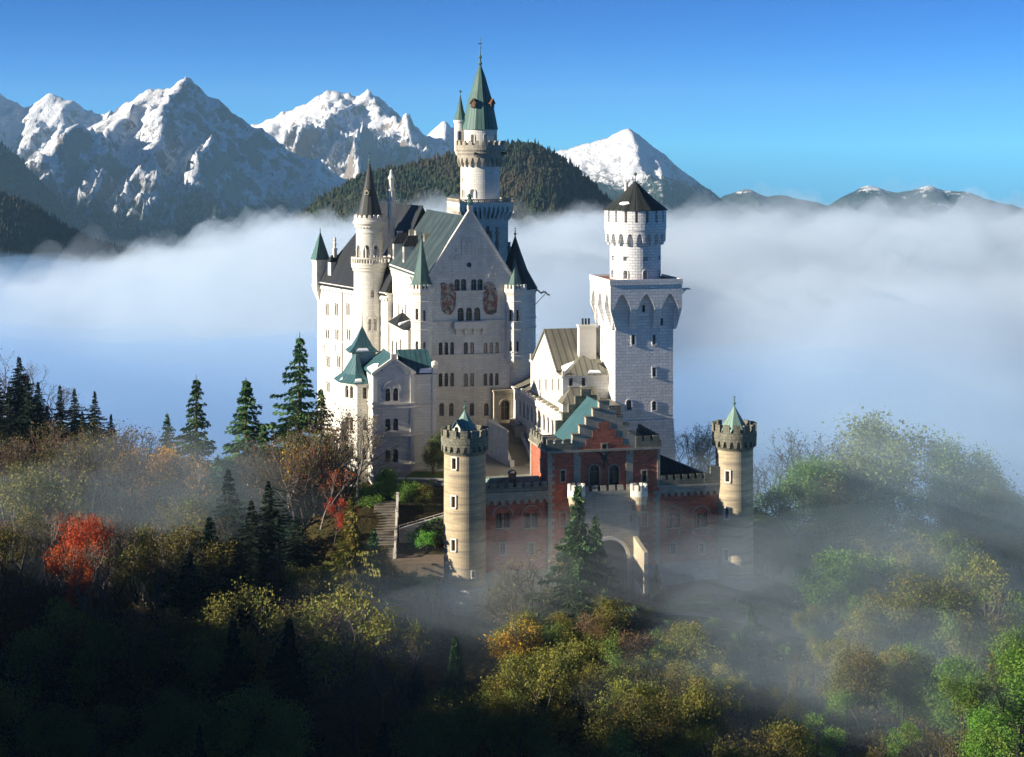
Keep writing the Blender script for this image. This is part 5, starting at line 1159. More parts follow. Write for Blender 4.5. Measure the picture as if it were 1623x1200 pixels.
# ---------------- main round tower ----------------
def round_tower():
    D = 372.0; o = W(761, 640, D); b = Bld('round_tower', 'slender white round tower with green cone roof, tallest of the castle', 'tower', (o.x, D, 50), 15)
    s = D/F; Z = lambda y: CZ+(HY-y)*s-50; r = 31*s
    mb, cut = MB(), MB(); mb.lathe([(r,Z(322)),(r,Z(244))], 56); sc2 = F/D
    fs = [(tface(b, r, (px-762.5)/31), Z(y), w_, h) for px, y, w_, h in ((751,313,1.15,1.9),(736,313,.8,1.8),(735,288,.6,.9))]
    for f, z, w_, h in fs: fpoly(cut, f, arch_pts(0,z,w_,h), .6, -.4)
    S = cutbuild(mb, cut, 'shaft', lime_r(4.2), b.root)
    for f, z, w_, h in fs: window(b, f, 0, z, w_, h, 1, None, parent=S, surround=True, sill=False)
    # square base with balcony
    w_ = 5.0; zt = Z(327); zb = Z(400); mb, cut = MB(), MB(); mb.box(-w_,w_,-w_,w_,zb-20,zt)
    for i in range(3): window(b, front(-w_), b.u(772+7.3*i,-w_), b.z(772,346,-w_), .62, 2.2, 1, cut, sill=False)
    window(b, front(-w_), b.u(773,-w_), b.z(773,372,-w_), .75, 1.9, 1, cut)
    for i in range(4): window(b, front(-w_), -w_+.7+i*1.1, Z(345), .5, 1.9, 1, cut, sill=False)
    window(b, leftw(-w_), 0, Z(345), .5, 1.9, 2, cut, sill=False)
    cutbuild(mb, cut, 'square_base', M_LIME, b.root)
    mb = MB(); e = 6.1
    for ax in range(4):
        c, s_ = math.cos(ax*math.pi/2), math.sin(ax*math.pi/2); rot = lambda x, y, z, c=c, s_=s_: Vector((x*c-y*s_, x*s_+y*c, z))
        arcade(mb, lambda q, d, z, rot=rot: rot(q, -d, z), -e, e, 12, w_-.02, e-.1, Z(334), Z(321.5), (Z(321.5)-Z(334))*.62, .55, 6)
        for i in range(13): m = lerp(-w_,w_,i/12); m2 = lerp(-e,e,i/12); mb.prism([rot(m-.18,-w_+.02,Z(348)),rot(m+.18,-w_+.02,Z(348)),rot(m+.18,-w_,Z(348)),rot(m-.18,-w_,Z(348))],[rot(m-.18,-w_+.02,Z(334)),rot(m+.18,-w_+.02,Z(334)),rot(m2+.2,-e+.1,Z(334)),rot(m2-.2,-e+.1,Z(334))])
    mb.box(-e,e,-e,e,Z(321.4),Z(320)); mb.build('balcony_corbels', M_TRIM, b.root)
    mb = MB(); z0, z1 = Z(320), Z(314.3)
    for ax in range(4):
        c, s_ = math.cos(ax*math.pi/2), math.sin(ax*math.pi/2); rot = lambda x, y, z, c=c, s_=s_: Vector((x*c-y*s_, x*s_+y*c, z))
        for za, zb_, dd in ((z1-.22,z1,.16),(z0,z0+.15,.14)): mb.prism([rot(-e,-e,za),rot(e,-e,za),rot(e,-e+dd,za),rot(-e,-e+dd,za)],[rot(-e,-e,zb_),rot(e,-e,zb_),rot(e,-e+dd,zb_),rot(-e,-e+dd,zb_)])
        n = 9
        for i in range(n):
            m0, m1 = lerp(-e,e,i/n), lerp(-e,e,(i+1)/n)
            mb.prism([rot(m0,-e,z0+.15),rot(m0+.3,-e,z0+.15),rot(m0+.3,-e+.14,z0+.15),rot(m0,-e+.14,z0+.15)],[rot(m0,-e,z1-.22),rot(m0+.3,-e,z1-.22),rot(m0+.3,-e+.14,z1-.22),rot(m0,-e+.14,z1-.22)])
            mb.tube(rot(m0+.3,-e+.07,z0+.15), rot(m1,-e+.07,z1-.22), .07, None, 5, False); mb.tube(rot(m0+.3,-e+.07,z1-.22), rot(m1,-e+.07,z0+.15), .07, None, 5, False)
    mb.build('balcony_rail', M_SAND, b.root)
    # crown
    R2 = 5.45; g = MB(); n = 22
    arcade(g, radialP, 0, 2*math.pi, n, r-.01, R2-.45, Z(258), Z(246), (Z(246)-Z(258))*.72, .62, 6, True)
    for i in range(n): a = 2*math.pi*i/n; hw = math.pi/n*.32; arc_box(g, r-.02, r+.45, Z(264), Z(261), a-hw, a+hw, 1); arc_box(g, r-.02, R2-.6, Z(261), Z(258), a-hw, a+hw, 1)
    g.lathe([(R2-.45,Z(246)),(R2-.2,Z(243)),(R2-.2,Z(240)),(R2,Z(238)),(R2,Z(235))], 48, closed=False); crenel_ring(g, R2-.5, R2, Z(235), Z(230), Z(225), 22, .6, .05, rounded=True); ring(g, 3.2, R2-.4, Z(237), Z(235.5), 40)
    cr = g.build('battlement', M_SAND, b.root)
    ru = 27*s_ if False else 27*D/F; mb, cut = MB(), MB(); mb.lathe([(ru,Z(237)),(ru,Z(204))], 48)
    fs = [(tface(b, ru, (px-762)/27), Z(222+5), .75, 1.9) for px in (750.5,771.5,786)]
    for f, z, w2, h in fs: fpoly(cut, f, arch_pts(0,z,w2,h), .5, -.4)
    U = cutbuild(mb, cut, 'lantern', lime_r(3.7), b.root)
    for f, z, w2, h in fs: window(b, f, 0, z, w2, h, 1, None, parent=U, surround=True, sill=False)
    z0, z1 = Z(205.5), Z(103); rf = cone_roof([(4.05,z0),(4.0,z0+.2),(2.75,Z(158)),(2.7,Z(157)),(2.2,Z(147)),(1.2,Z(122)),(.2,z1)], 12, 'cone_roof', M_COPPER_R, b.root)
    g = MB(); g.lathe([(.22,z1-.2),(.5,z1+.3),(.22,z1+.8),(.22,z1+1.4),(.45,z1+1.7),(.2,z1+2.1),(.10,z1+2.6),(.06,z1+6.1)], 8); g.box(-.5,.5,-.05,.05,z1+4.6,z1+4.75); g.tube((0,0,z1+3.5),(.35,0,z1+3.9),.05); g.build('finial', M_STATUE, rf)
    for fr_ in (-.42, .80):
        g = MB(); f = tface(b, 2.75, fr_); z = Z(171); fpoly(g, f, [(-.55,z),(.55,z),(.55,z+1.05),(0,z+1.75),(-.55,z+1.05)], .75, -.8); d = g.build('dormer', M_DARKM, rf); g = MB(); fpoly(g, f, arch_pts(0,z+.15,.6,1.0), .78, .6); g.build('window', M_GLASSB, d)
        g = MB()
        for q in (-1,1): fpoly(g, f, [(0,z+1.8),(q*.8,z+.8),(q*.8,z+.98),(0,z+1.98)], .9, -.8)
        g.build('roof', M_GLASSB, d)
    # slim stair turret at its side
    tx = (729.5-761)*D/F; mb = MB(); rt = 9.5*D/F; p = Vector((math.cos(-b.a)*tx, math.sin(-b.a)*tx, 0))
    mb, cut = MB(), MB(); mb.lathe([(rt*.7,Z(246)),(rt,Z(238)),(rt,Z(192))], 24); f = tface(b, rt, -.05); fpoly(cut, f, arch_pts(0,Z(222),.75,1.9), .5, -.3)
    T = cutbuild(mb, cut, 'side_turret', lime_r(1.3), b.root, loc=p); window(b, f, 0, Z(222), .75, 1.9, 1, None, parent=T, depth=.3, surround=True, frame=M_GATE)
    g = MB(); g.lathe([(rt,Z(196)),(rt+.18,Z(193)),(rt+.18,Z(190.5)),(rt-.1,Z(190.5))],24,closed=False); g.build('mouldings', M_TRIM, T)
    cone_roof([(rt+.25,Z(190)),(rt*.62,Z(176)),(.07,Z(150))], 12, 'cone_roof', M_COPPER_R, T); g = MB(); z = Z(150); g.lathe([(.06,z-.2),(.06,z+.4),(.3,z+.6),(.3,z+.8),(.05,z+1.0)],8); g.build('finial', M_STATUE, T)
    for px in (753, 796):
        g = MB(); f = tface(b, R2-.3, (px-761)/39); zz = Z(243); g.tube(f.P(0,0,zz), f.P(.4,1.3,zz+.1), .3, .2); g.tube(f.P(0,0,zz-.6), f.P(.3,1.0,zz), .12); g.build('waterspout', M_IRON, cr)
    return b
RT = round_tower()

# ---------------- bower ----------------
def bower():
    D = 311.0; o = W(592, 748, D); b = Bld('bower_building', 'pale stone bower building with small gable and snowy teal copper roofs', 'bower', (o.x, D, 40), 13)
    u1 = b.u(655.5); u2 = b.u(691,1.5); zb = -9; um = u1/2; zc = b.z(620,592); zr = b.z(624,569)
    mb, cut = MB(), MB(); f = front(0); g = [(0,zb),(u1,zb),(u1,zc),(um,zr),(0,zc)]
    mb.prism([(u,0,z) for u,z in g], [(u,13,z) for u,z in g]); s = D/F
    for y0 in (636, 684, 733): window(b, f, b.u(621), b.z(621,y0), 2.35, 2.4, 2, cut, hood=1.75 if y0 < 650 else 0, gap=.5, surround=(y0 < 650))
    lf = leftw(0)
    for y in (635, 683, 728):
        for px in (583.5, 589.5): v, z = b.sd(px if px < 589 else 589, y, 0); window(b, lf, -(2.2 if px > 585 else 5.0), b.z(621,y), .7, 2.1, 1, cut, flat=(y > 650), frame=M_TRIM)
    cutbuild(mb, cut, 'gabled_wall', M_LIME, b.root)
    mb, cut = MB(), MB(); z2 = b.z(675,593,1.5); mb.box(u1-.02, u2, 1.5, 12.5, zb, z2); cutbuild(mb, cut, 'east_wall', M_LIME, b.root)
    mb = MB()
    for y in (640, 646): 
        z = b.z(620,y); mb.box(-.25,u1+.25,-.32,13,z-.14,z+.14); mb.box(u1+.26,u2+.2,1.2,1.5,z-.14,z+.14)
    for y in (692, 737): z = b.z(620,y); mb.box(-.22,u1+.22,-.28,13,z-.14,z+.14); mb.box(u1+.23,u2+.2,1.22,1.5,z-.14,z+.14)
    for a in (-.10, u1-.60): mb.box(a, a+.7, -.18, .4, zb, zc+.3)
    mb.box(u2-.7,u2+.08,1.40,1.9,zb,z2); mb.build('string_courses', M_TRIM, b.root)
    # balustrade under the middle windows
    z = b.z(621,691); mb = MB(); mb.box(b.u(606),b.u(645),-.55,0,z-.05,z+.1); mb.box(b.u(606),b.u(645),-.55,-.4,z+.85,z+1.0)
    for i in range(12): uu = lerp(b.u(607),b.u(644),i/11); mb.box(uu-.1,uu+.1,-.53,-.42,z+.1,z+.85)
    mb.build('balcony', M_TRIM, b.root)
    k = (zr-zc)/um; mb = MB()
    for a_, c_ in ((-.4,um),(u1+.4,um)): q = [(a_,zc-.4*k),(c_,zr),(c_,zr+.4),(a_,zc-.4*k+.5)]; mb.prism([(u,-.35,z) for u,z in q],[(u,.35,z) for u,z in q])
    mb.box(um-.5,um+.5,-.35,.4,zr+.1,zr+.9); n = 5
    for i in range(n):
        for s_ in (-1,1): t = (i+.4)/n; uu = um+s_*t*um; zz = zr-k*t*um; half_ring(mb, f, uu, zz-1.0, .18, .36, .003, .2, 6)
    mb.build('gable_coping', M_TRIM, b.root)
    rf = gable_roof(b, 0, u1, .36, 13, zc, zr-.1, M_TEAL, 'gable_roof', over=.45)
    snow([(-.3,.6,zc+.15),(-.3,6.5,zc+.15),(.8,6.0,zc+.15+k*1.0),(1.6,3.5,zc+k*1.8),(.9,.7,zc+k*1.1)], rf, .3)
    mb = MB(); mb.prism([(u1-.6,1.1,z2),(u2+.35,1.1,z2),(u2+.35,13,z2),(u1-.6,13,z2)],[(u1-2,6.2,z2+4.0),(u2-.8,6.2,z2+4.0),(u2-.8,7.2,z2+4.0),(u1-2,7.2,z2+4.0)]); o_ = mb.build('east_roof', M_TEAL, b.root)
    snow([(u1+1.2,1.35,z2+.25),(u2-.2,1.3,z2+.2),(u2-.5,2.2,z2+.9),(u1+1.5,2.0,z2+.8)], o_, .22)
    mb = MB(); mb.box(u1-.2,u2+.3,1.2,1.6,z2-.3,z2+.05); mb.box(u2-.7,u2+.3,1.2,2.2,z2+.05,z2+1.5); mb.lathe([(.1,z2+1.5),(.65,z2+1.6),(.6,z2+2.2),(0,z2+2.5)],10,u2-.2,1.7); mb.build('corner_post', M_TRIM, b.root)
    # polygonal west wing with its swept hip roof, lower than the gable
    vW = 6.5; zw = b.sd(560,594,-1)[1]; u_ = b.u(566, vW); uw = b.u(540, vW+4)
    pl = [(.1,vW),(u_,vW-.2),(uw,vW+3.5),(uw-.3,vW+9),(.1,vW+11)]
    mb, cut = MB(), MB(); mb.poly(pl, zb, zw)
    fa = Vector((u_,vW-.2,0)); fb = Vector((uw,vW+3.5,0)); t = (fa-fb).normalized(); nrm = Vector((t.y,-t.x,0)); ff = Fc(fb, t, nrm); Lw = (fa-fb).length
    ff0 = Fc((u_,vW-.2,0), Vector((.1-u_,.2,0)).normalized(), Vector((-.06,-1,0)).normalized())
    for y in (631, 681, 727): z = b.z(553,y,vW+1.5); window(b, ff, Lw*.5, z, 2.2, 2.3, 2, cut, gap=.35); window(b, ff0, 1.4, z, .7, 2.1, 1, cut, flat=True)
    cutbuild(mb, cut, 'west_wall', M_LIME, b.root)
    mb = MB()
    for y in (641, 690): z = b.z(553,y,vW+1.5); mb.poly([(x-(.12 if x < 0 else 0), y_-.12) for x,y_ in pl], z-.12, z+.12)
    mb.poly([(x-(.3 if x < 0 else 0), y_-.3) for x,y_ in pl], zw-.2, zw+.1); mb.build('west_courses', M_TRIM, b.root)
    e = [(x-(.55 if x < 0 else -.2), y_-.5) for x,y_ in pl]; cx, cy = -1.6, vW+5; zt = b.z(585,560,vW+5)
    mb = MB(); base = [(x,y_,zw+.1) for x,y_ in e]; mid = [(lerp(x,cx,.42),lerp(y_,cy,.42),lerp(zw,zt,.30)) for x,y_ in e]; top = [(lerp(x,cx,.9),lerp(y_,cy,.9),zt) for x,y_ in e]
    mb.prism(base, mid); mb.prism([(x,y_,z+.002) for x,y_,z in mid], top); o_ = mb.build('west_roof', M_TEAL, b.root)
    snow([(u_-.5,vW-.3,zw+.35),(u_+.9,vW-.1,zw+.4),(u_+.9,vW+.6,zw+.8),(u_-.3,vW+.7,zw+.75)], o_, .25); snow([(uw-.3,vW+3.3,zw+.4),(uw+1.2,vW+2.4,zw+.4),(uw+1.5,vW+3.0,zw+.75),(uw+.2,vW+3.9,zw+.75)], o_, .25)
    # stair turret with pagoda-like roof
    vp = vW+8; uc = b.u(574, vp); z0, z1 = b.z(574,556,vp), b.z(574,517,vp); hw = 24*(o.y+vp)/F
    mb = MB(); mb.box(uc-hw*.78,uc+hw*.78,vp-hw*.78,vp+hw*.78,zb,z0); tr = mb.build('stair_turret', M_LIME, b.root); mb = MB(); P = lambda h, z: [(uc-h,vp-h,z),(uc+h,vp-h,z),(uc+h,vp+h,z),(uc-h,vp+h,z)]
    mb.prism(P(hw,z0),P(hw*.62,lerp(z0,z1,.22))); mb.prism(P(hw*.62,lerp(z0,z1,.22)+.002),P(hw*.34,lerp(z0,z1,.55))); mb.prism(P(hw*.34,lerp(z0,z1,.55)+.002),P(.06,z1)); rr = mb.build('roof', M_TEAL, tr)
    g = MB(); g.tube((uc,vp,z1-.2),(uc,vp,b.z(574,494,vp)),.09,.03,6); g.build('finial', M_IRON, rr); snow([(uc-hw*.55,vp-hw*.93,z0+.2),(uc+hw*.35,vp-hw*.93,z0+.2),(uc+hw*.25,vp-hw*.75,z0+.55),(uc-hw*.4,vp-hw*.75,z0+.55)], rr, .22)
    return b
BW = bower()
# ---------------- courtyards, stairs, walls ----------------
def flat(name, pts, z, mat, kind='structure', th=.5):
    mb = MB(); mb.poly(pts, z-th, z); return tag(mb.build(name, mat), kind=kind)
M_GRAVEL = plain('pale_gravel', (0.34,0.31,0.26), 0.95, 0.1, var=0.22, scale=1.5)
def grass_mat():
    m = NT('lawn_grass', .95, .1); g = m.n('NewGeometry'); a = m.noise(g.outputs['Position'], 2.5, 5, .7); bb = m.noise(g.outputs['Position'], .4, 3)
    m.color(m.mix(m.ramp(bb,.4,.65), m.mix(a,(0.05,0.12,0.02),(0.10,0.18,0.03)), (0.20,0.17,0.03))); m.bump(a,.6,.1); return m.mat
M_LAWN = grass_mat()
gU, gV = Vector((math.cos(R(13)), math.sin(R(13)), 0)), Vector((-math.sin(R(13)), math.cos(R(13)), 0))
flat('courtyard', [(-23,304.5),(-9,303.2),(-4,271),(34,277),(30,300),(24,331),(8,338),(-14,338),(-24,318)], 40.2, M_GRAVEL, th=4)
flat('lawn', [(-19.5,305.3),(-11.2,304.6),(-11.8,311.8),(-18.0,312.2)], 40.24, M_LAWN)
# upper court and the great stair down from the palace door
flat('upper_courtyard', [(-.5,331.2),(0.6,326.5),(9.0,327.5),(15.5,300),(18,304),(22,318),(28,335),(32,350),(0,350)], 46.05, M_GRAVEL, th=7)
pd = W(801, 667, 330.5)
st = Bld('stone_staircase', 'broad grey stone staircase climbing the courtyard to the yellow palace door', 'staircase', (pd.x, pd.y, 40.2), 13)
mb = MB(); n = 30
for i in range(n): mb.box(-1.7, 2.0, -0.40*(i+1)-(1.2 if i >= 15 else 0), (.02 if i < 15 else -7.0), 0, 5.85-5.85*i/n)
mb.build('steps', M_STONE, st.root)
mb = MB(); mb.prism([(-2.3,-14,0),(-1.7,-14,0),(-1.7,.3,0),(-2.3,.3,0)],[(-2.3,-14,.6),(-1.7,-14,.6),(-1.7,.3,7.0),(-2.3,.3,7.0)]); mb.box(-2.4,-1.6,-14.6,-14,0,1.3); mb.build('parapet', M_LIME, st.root)
mb = MB(); mb.prism([(2.0,-14,0),(2.5,-14,0),(2.5,.3,0),(2.0,.3,0)],[(2.0,-14,.6),(2.5,-14,.6),(2.5,.3,6.8),(2.0,.3,6.8)]); mb.build('parapet', M_LIME, st.root)
rw = Bld('retaining_wall', 'blank pale stone retaining wall beside the courtyard staircase under the palace', 'wall', (pd.x, pd.y, 40.2), 13)
mb = MB(); mb.poly([(-3.6,-3.0),(-2.42,-13.0),(-2.42,.4),(-3.6,.4)], 0, 6.4); mb.build('masonry', M_LIME, rw.root); mb = MB(); mb.poly([(-3.75,-3.1),(-2.43,-13.2),(-2.43,.4),(-3.75,.4)], 6.402, 6.65); mb.build('coping', M_TRIM, rw.root)
# terrace wall under the lawn
tw = Bld('terrace_wall', 'rough grey stone terrace wall holding up the little lawn', 'wall', (-21.5, 304.0, 36.0), -5)
mb = MB(); mb.box(0, 13.5, 0, .8, -5, 4.3); mb.build('masonry', M_GRAYB, tw.root); mb = MB(); mb.box(-.1, 13.6, -.1, .9, 4.302, 4.55); mb.build('coping', M_TRIM, tw.root)
# outer stairs with balustrade west of the gate tower
os_ = Bld('garden_steps', 'flight of weathered stone steps with balustrade descending beside the gate tower', 'steps', (-21.9, 263.5, 36.0), 2)
mb = MB(); n = 20
for i in range(n): mb.box(0, 3.6, i*.68, n*.68+1.5, -2, .289*(i+1)); mb.box(-.02, 3.6, i*.68-.07, i*.68, .289*(i+1)-.09, .289*(i+1)+.004)
mb.build('steps', M_STONE, os_.root)
mb = MB(); mb.prism([(3.6,-.3,-2),(3.9,-.3,-2),(3.9,14,-2),(3.6,14,-2)],[(3.6,-.3,.25),(3.9,-.3,.25),(3.9,14,6.0),(3.6,14,6.0)])
for i in range(15): y = i*1.0; z = y*.425; mb.box(3.62,3.88,y-.12,y+.12,z,z+1.05)
mb.prism([(3.6,-.3,.9),(3.9,-.3,.9),(3.9,14.2,7.05),(3.6,14.2,7.05)],[(3.6,-.3,1.1),(3.9,-.3,1.1),(3.9,14.2,7.25),(3.6,14.2,7.25)])
for y in (0, 5, 10, 14): mb.box(3.5,4.0,y-.25,y+.25,y*.425,y*.425+1.45)
mb.build('balustrade', M_TRIM, os_.root)
flat('path', [(-23.5,260.3),(-8.2,260.5),(-8.5,268),(-18,269),(-22.5,264.5),(-24.5,263.6)], 36.05, plain('trodden_path',(0.17,0.135,0.095),.95,.1,var=.45,scale=1.3), th=3)
iv = Bld('ivy_wall', 'dark retaining wall overgrown with green creeper behind the gate tower', 'wall', (-17.8, 268.8, 36.0), 6)
mb = MB(); mb.prism([(0,0,-2),(9.5,0,-2),(9.5,.8,-2),(0,.8,-2)],[(0,0,3.4),(9.5,0,6.0),(9.5,.8,6.0),(0,.8,3.4)]); mb.build('masonry', M_GRAYB, iv.root)
mb = MB(); mb.prism([(-.1,-.12,3.9),(9.6,-.12,6.5),(9.6,-.04,6.5),(-.1,-.04,3.9)],[(-.1,-.12,3.98),(9.6,-.12,6.58),(9.6,-.04,6.58),(-.1,-.04,3.98)])
for i in range(8): x = i*1.36; z = 3.4+x*.274; mb.box(x-.04,x+.04,-.10,-.03,z-.1,z+.55)
mb.build('handrail', M_TRIM, iv.root)
rng = np.random.default_rng(3); vs, fs = [], []
for i in range(1500):
    x = rng.normal(5.2, 2.0); 
    if not 0 < x < 9.4: continue
    z = rng.random()*(3.0+x*.274)*(1.15-abs(x-5.2)*.09); d = -.1-.5*rng.random()**2; s_ = .10+.12*rng.random(); a_ = rng.random(3)*2-1; b_ = rng.random(3)*2-1; c = np.array((x,d,z)); k = len(vs)
    vs += [c-a_*s_, c+b_*s_, c+a_*s_, c-b_*s_]; fs.append((k,k+1,k+2,k+3))
o = mesh_np('creeper', vs, fs, forest_mat('creeper_leaf',(0.03,0.10,0.02),(0.06,0.15,0.03),(0.10,0.16,0.04),.5), iv.root)
# lawn by the far gate tower
def drape(name, poly, mat, dz=.06, n=26):
    xs_, ys_ = [p[0] for p in poly], [p[1] for p in poly]
    def inside(x, y):
        c = False; j = len(poly)-1
        for i in range(len(poly)):
            (xi,yi),(xj,yj) = poly[i], poly[j]
            if (yi > y) != (yj > y) and x < (xj-xi)*(y-yi)/(yj-yi)+xi: c = not c
            j = i
        return c
    st_ = (max(xs_)-min(xs_))/n; mb = MB(); x = min(xs_)
    while x < max(xs_):
        y = min(ys_)
        while y < max(ys_):
            if inside(x+st_/2, y+st_/2): mb.add([(a, c, TZ(a, c)+dz) for a, c in ((x,y),(x+st_,y),(x+st_,y+st_),(x,y+st_))], [(0,1,2,3)])
            y += st_
        x += st_
    return tag(mb.build(name, mat), kind='structure')
def TZ(x, y):
    a = 1.0 if not (-32<x<50 and 268<y<345) else 0.05
    return ground(x,y)+a*1.6*noise.fractal((x*.05, y*.05, 3.1), 1.0, 2.0, 5)
drape('lawn', [(21,253),(31,253.5),(40,256),(41,260),(30,259),(22,257.5)], M_LAWN, .12)
drape('road', [(10,247),(14.5,246.5),(19,249.5),(30,250),(47,254),(60,262),(58,266),(44,258),(30,252.8),(18,252.5),(17,257),(12.5,256)], plain('gravel_road',(0.22,0.20,0.18),.95,.1,var=.25,scale=1.2), .1)
# ---------------- trees ----------------
rngT = np.random.default_rng(11)
def leaf_mat(name, a, b, c, trans=0.25):
    m = NT(name, 0.75, 0.2); g = m.n('NewGeometry'); oi = m.n('ObjectInfo')
    col = m.mix(g.outputs['Random Per Island'], a, b)
    n1 = m.noise(g.outputs['Position'], 0.35, 3); col = m.mix(m.math('MULTIPLY', m.ramp(n1,.4,.65), .7), col, c)
    hs = m.n('HueSaturation'); m.set(hs.inputs['Hue'], m.math('ADD', .485, m.math('MULTIPLY', oi.outputs['Random'], .03))); m.set(hs.inputs['Value'], m.math('ADD', .75, m.math('MULTIPLY', oi.outputs['Random'], .5))); m.set(hs.inputs['Color'], col)
    m.color(hs.outputs[0])
    tr = m.n('BsdfTranslucent'); m.set(tr.inputs[0], hs.outputs[0]); mx = m.n('MixShader'); mx.inputs[0].default_value = trans
    m.t.links.new(m.bsdf.outputs[0], mx.inputs[1]); m.t.links.new(tr.outputs[0], mx.inputs[2]); m.t.links.new(mx.outputs[0], m.out.inputs['Surface'])
    return m.mat
LEAF = {
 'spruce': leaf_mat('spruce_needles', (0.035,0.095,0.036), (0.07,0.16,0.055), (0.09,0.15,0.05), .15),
 'dark': leaf_mat('dark_spruce_needles', (0.008,0.022,0.014), (0.015,0.035,0.018), (0.012,0.03,0.015), .05),  # spruce needles with shade put into the colour, near black
 'young': leaf_mat('young_spruce_needles', (0.054,0.176,0.041), (0.095,0.230,0.054), (0.081,0.162,0.041), .15),
 'green': leaf_mat('green_leaf', (0.068,0.162,0.027), (0.135,0.257,0.041), (0.203,0.270,0.047)),
 'bright': leaf_mat('bright_green_leaf', (0.095,0.257,0.034), (0.176,0.365,0.054), (0.135,0.270,0.041)),
 'olive': leaf_mat('olive_leaf', (0.108,0.135,0.030), (0.189,0.189,0.041), (0.230,0.162,0.038)),
 'yellow': leaf_mat('yellow_leaf', (0.20,0.21,0.04), (0.30,0.26,0.045), (0.13,0.18,0.04)),
 'gold': leaf_mat('golden_leaf', (0.513,0.297,0.027), (0.608,0.405,0.041), (0.432,0.162,0.027)),
 'red': leaf_mat('red_leaf', (0.405,0.047,0.020), (0.567,0.095,0.027), (0.351,0.081,0.027)),
 'russet': leaf_mat('russet_leaf', (0.15,0.085,0.05), (0.20,0.105,0.055), (0.11,0.09,0.06)),
 'pale': leaf_mat('pale_green_leaf', (0.176,0.257,0.068), (0.270,0.338,0.095), (0.135,0.216,0.068)),
}
M_BARK = plain('grey_bark', (0.10,0.082,0.068), .95, .1, var=.35, scale=2.0)
M_BARKP = plain('pale_beech_bark', (0.22,0.20,0.17), .95, .1, var=.3, scale=2.0)
M_BARKB = plain('brown_bark', (0.085,0.06,0.045), .95, .1, var=.35, scale=2.0)

def tubes_mesh(name, segs, mat, n=5):
    """segs: (a, b, r0, r1) limbs joined into one mesh"""
    V, Fq = [], []
    for a, b, r0, r1 in segs:
        a, b = np.array(a), np.array(b); d = b-a; L = np.linalg.norm(d)
        if L < 1e-4: continue
        d /= L; h = np.array((0,0,1.0)) if abs(d[2]) < .9 else np.array((1.0,0,0)); x = np.cross(h,d); x /= np.linalg.norm(x); y = np.cross(d,x); k = len(V); m = n if r0 > .06 else 3
        for p, r in ((a,r0),(b,r1)):
            for i in range(m): t = 2*math.pi*i/m; V.append(p+(x*math.cos(t)+y*math.sin(t))*r)
        for i in range(m): Fq.append((k+i, k+(i+1)%m, k+m+(i+1)%m, k+m+i))
    me_o = mesh_np(name, V, Fq, mat); me = me_o.data; bpy.data.objects.remove(me_o); return me
def quads_mesh(name, V, mat):
    V = np.array(V, dtype=np.float32).reshape(-1,3); Fq = np.arange(len(V)).reshape(-1,4)
    me_o = mesh_np(name, V, Fq, mat); me = me_o.data; bpy.data.objects.remove(me_o); return me

def spruce_proto(h, rmax, seed, dens=1.0, low=.10, ragged=.25):
    r = np.random.default_rng(seed); V = []; segs = []; side = r.random(24)*.75+.6
    K = 7
    for i in range(K): segs.append(((0,0,h*i/K),(0,0,h*(i+1)/K),.018*h*(1-i/K)+.03,.018*h*(1-(i+1)/K)+.02))
    z = h*low
    while z < h*.985:
        t = z/h; L0 = rmax*(1-t)**1.22*(.6+.4*min(1,(t-low)/.12+.4))+.10; nb = int((5+4*(1-t))*dens)+2; ph = r.random()*6.28
        for k in range(nb):
            a = ph+6.283*k/nb+r.normal(0,.22); L = L0*(1-ragged+2*ragged*r.random()*.75)*side[int((a%6.283)/6.2832*4)+4*int(min(5.99,t*6))]; 
            if r.random() < .16: continue
            da = np.array((math.cos(a), math.sin(a), 0)); sd = np.array((-math.sin(a), math.cos(a), 0)); droop = .16+.55*(1-t)*r.random()+.30*(1-t)
            n = max(2, int(L/.34)); pz = z+r.normal(0,.12)
            if L > 1.2: segs.append(((0,0,pz), tuple(da*L*.7+np.array((0,0,pz-droop*L*.5))), .035, .012))
            for j in range(n):
                s = (j+.6)/n; p = da*L*s+np.array((0,0,pz-droop*L*s+.22*L*s*s*s)); tp = .42+.75*min(1,(1-t)*1.6); w = (.20+.34*L*.25*(1-s)+.12*r.random())*(1.1-.45*s)*tp
                for sg in (-1,1):
                    tip = p+da*(.28+.2*r.random())*tp+sd*sg*w*(1.2+.5*r.random())-np.array((0,0,.10+.28*r.random()))
                    q = p+da*.34-np.array((0,0,.03)); mid = (p+tip)/2
                    V += [p-da*.12, mid+da*.16-np.array((0,0,.04)), tip, mid-da*.14-np.array((0,0,.16+.1*r.random()))]
                    V += [p, mid+sd*sg*.05-np.array((0,0,.22+.22*r.random())), tip-np.array((0,0,.22)), mid]
            pe = da*L+np.array((0,0,pz-droop*L+.22*L)); V += [pe-da*.3-sd*.12, pe-da*.1+sd*.0-np.array((0,0,.08)), pe+da*.18, pe-da*.3+sd*.12]
        z += h*(.016+.012*(1-t))*(.6+.8*r.random())/max(.6,dens)
    return tubes_mesh('trunk', segs, M_BARKB), quads_mesh('crown', V, LEAF['spruce'])
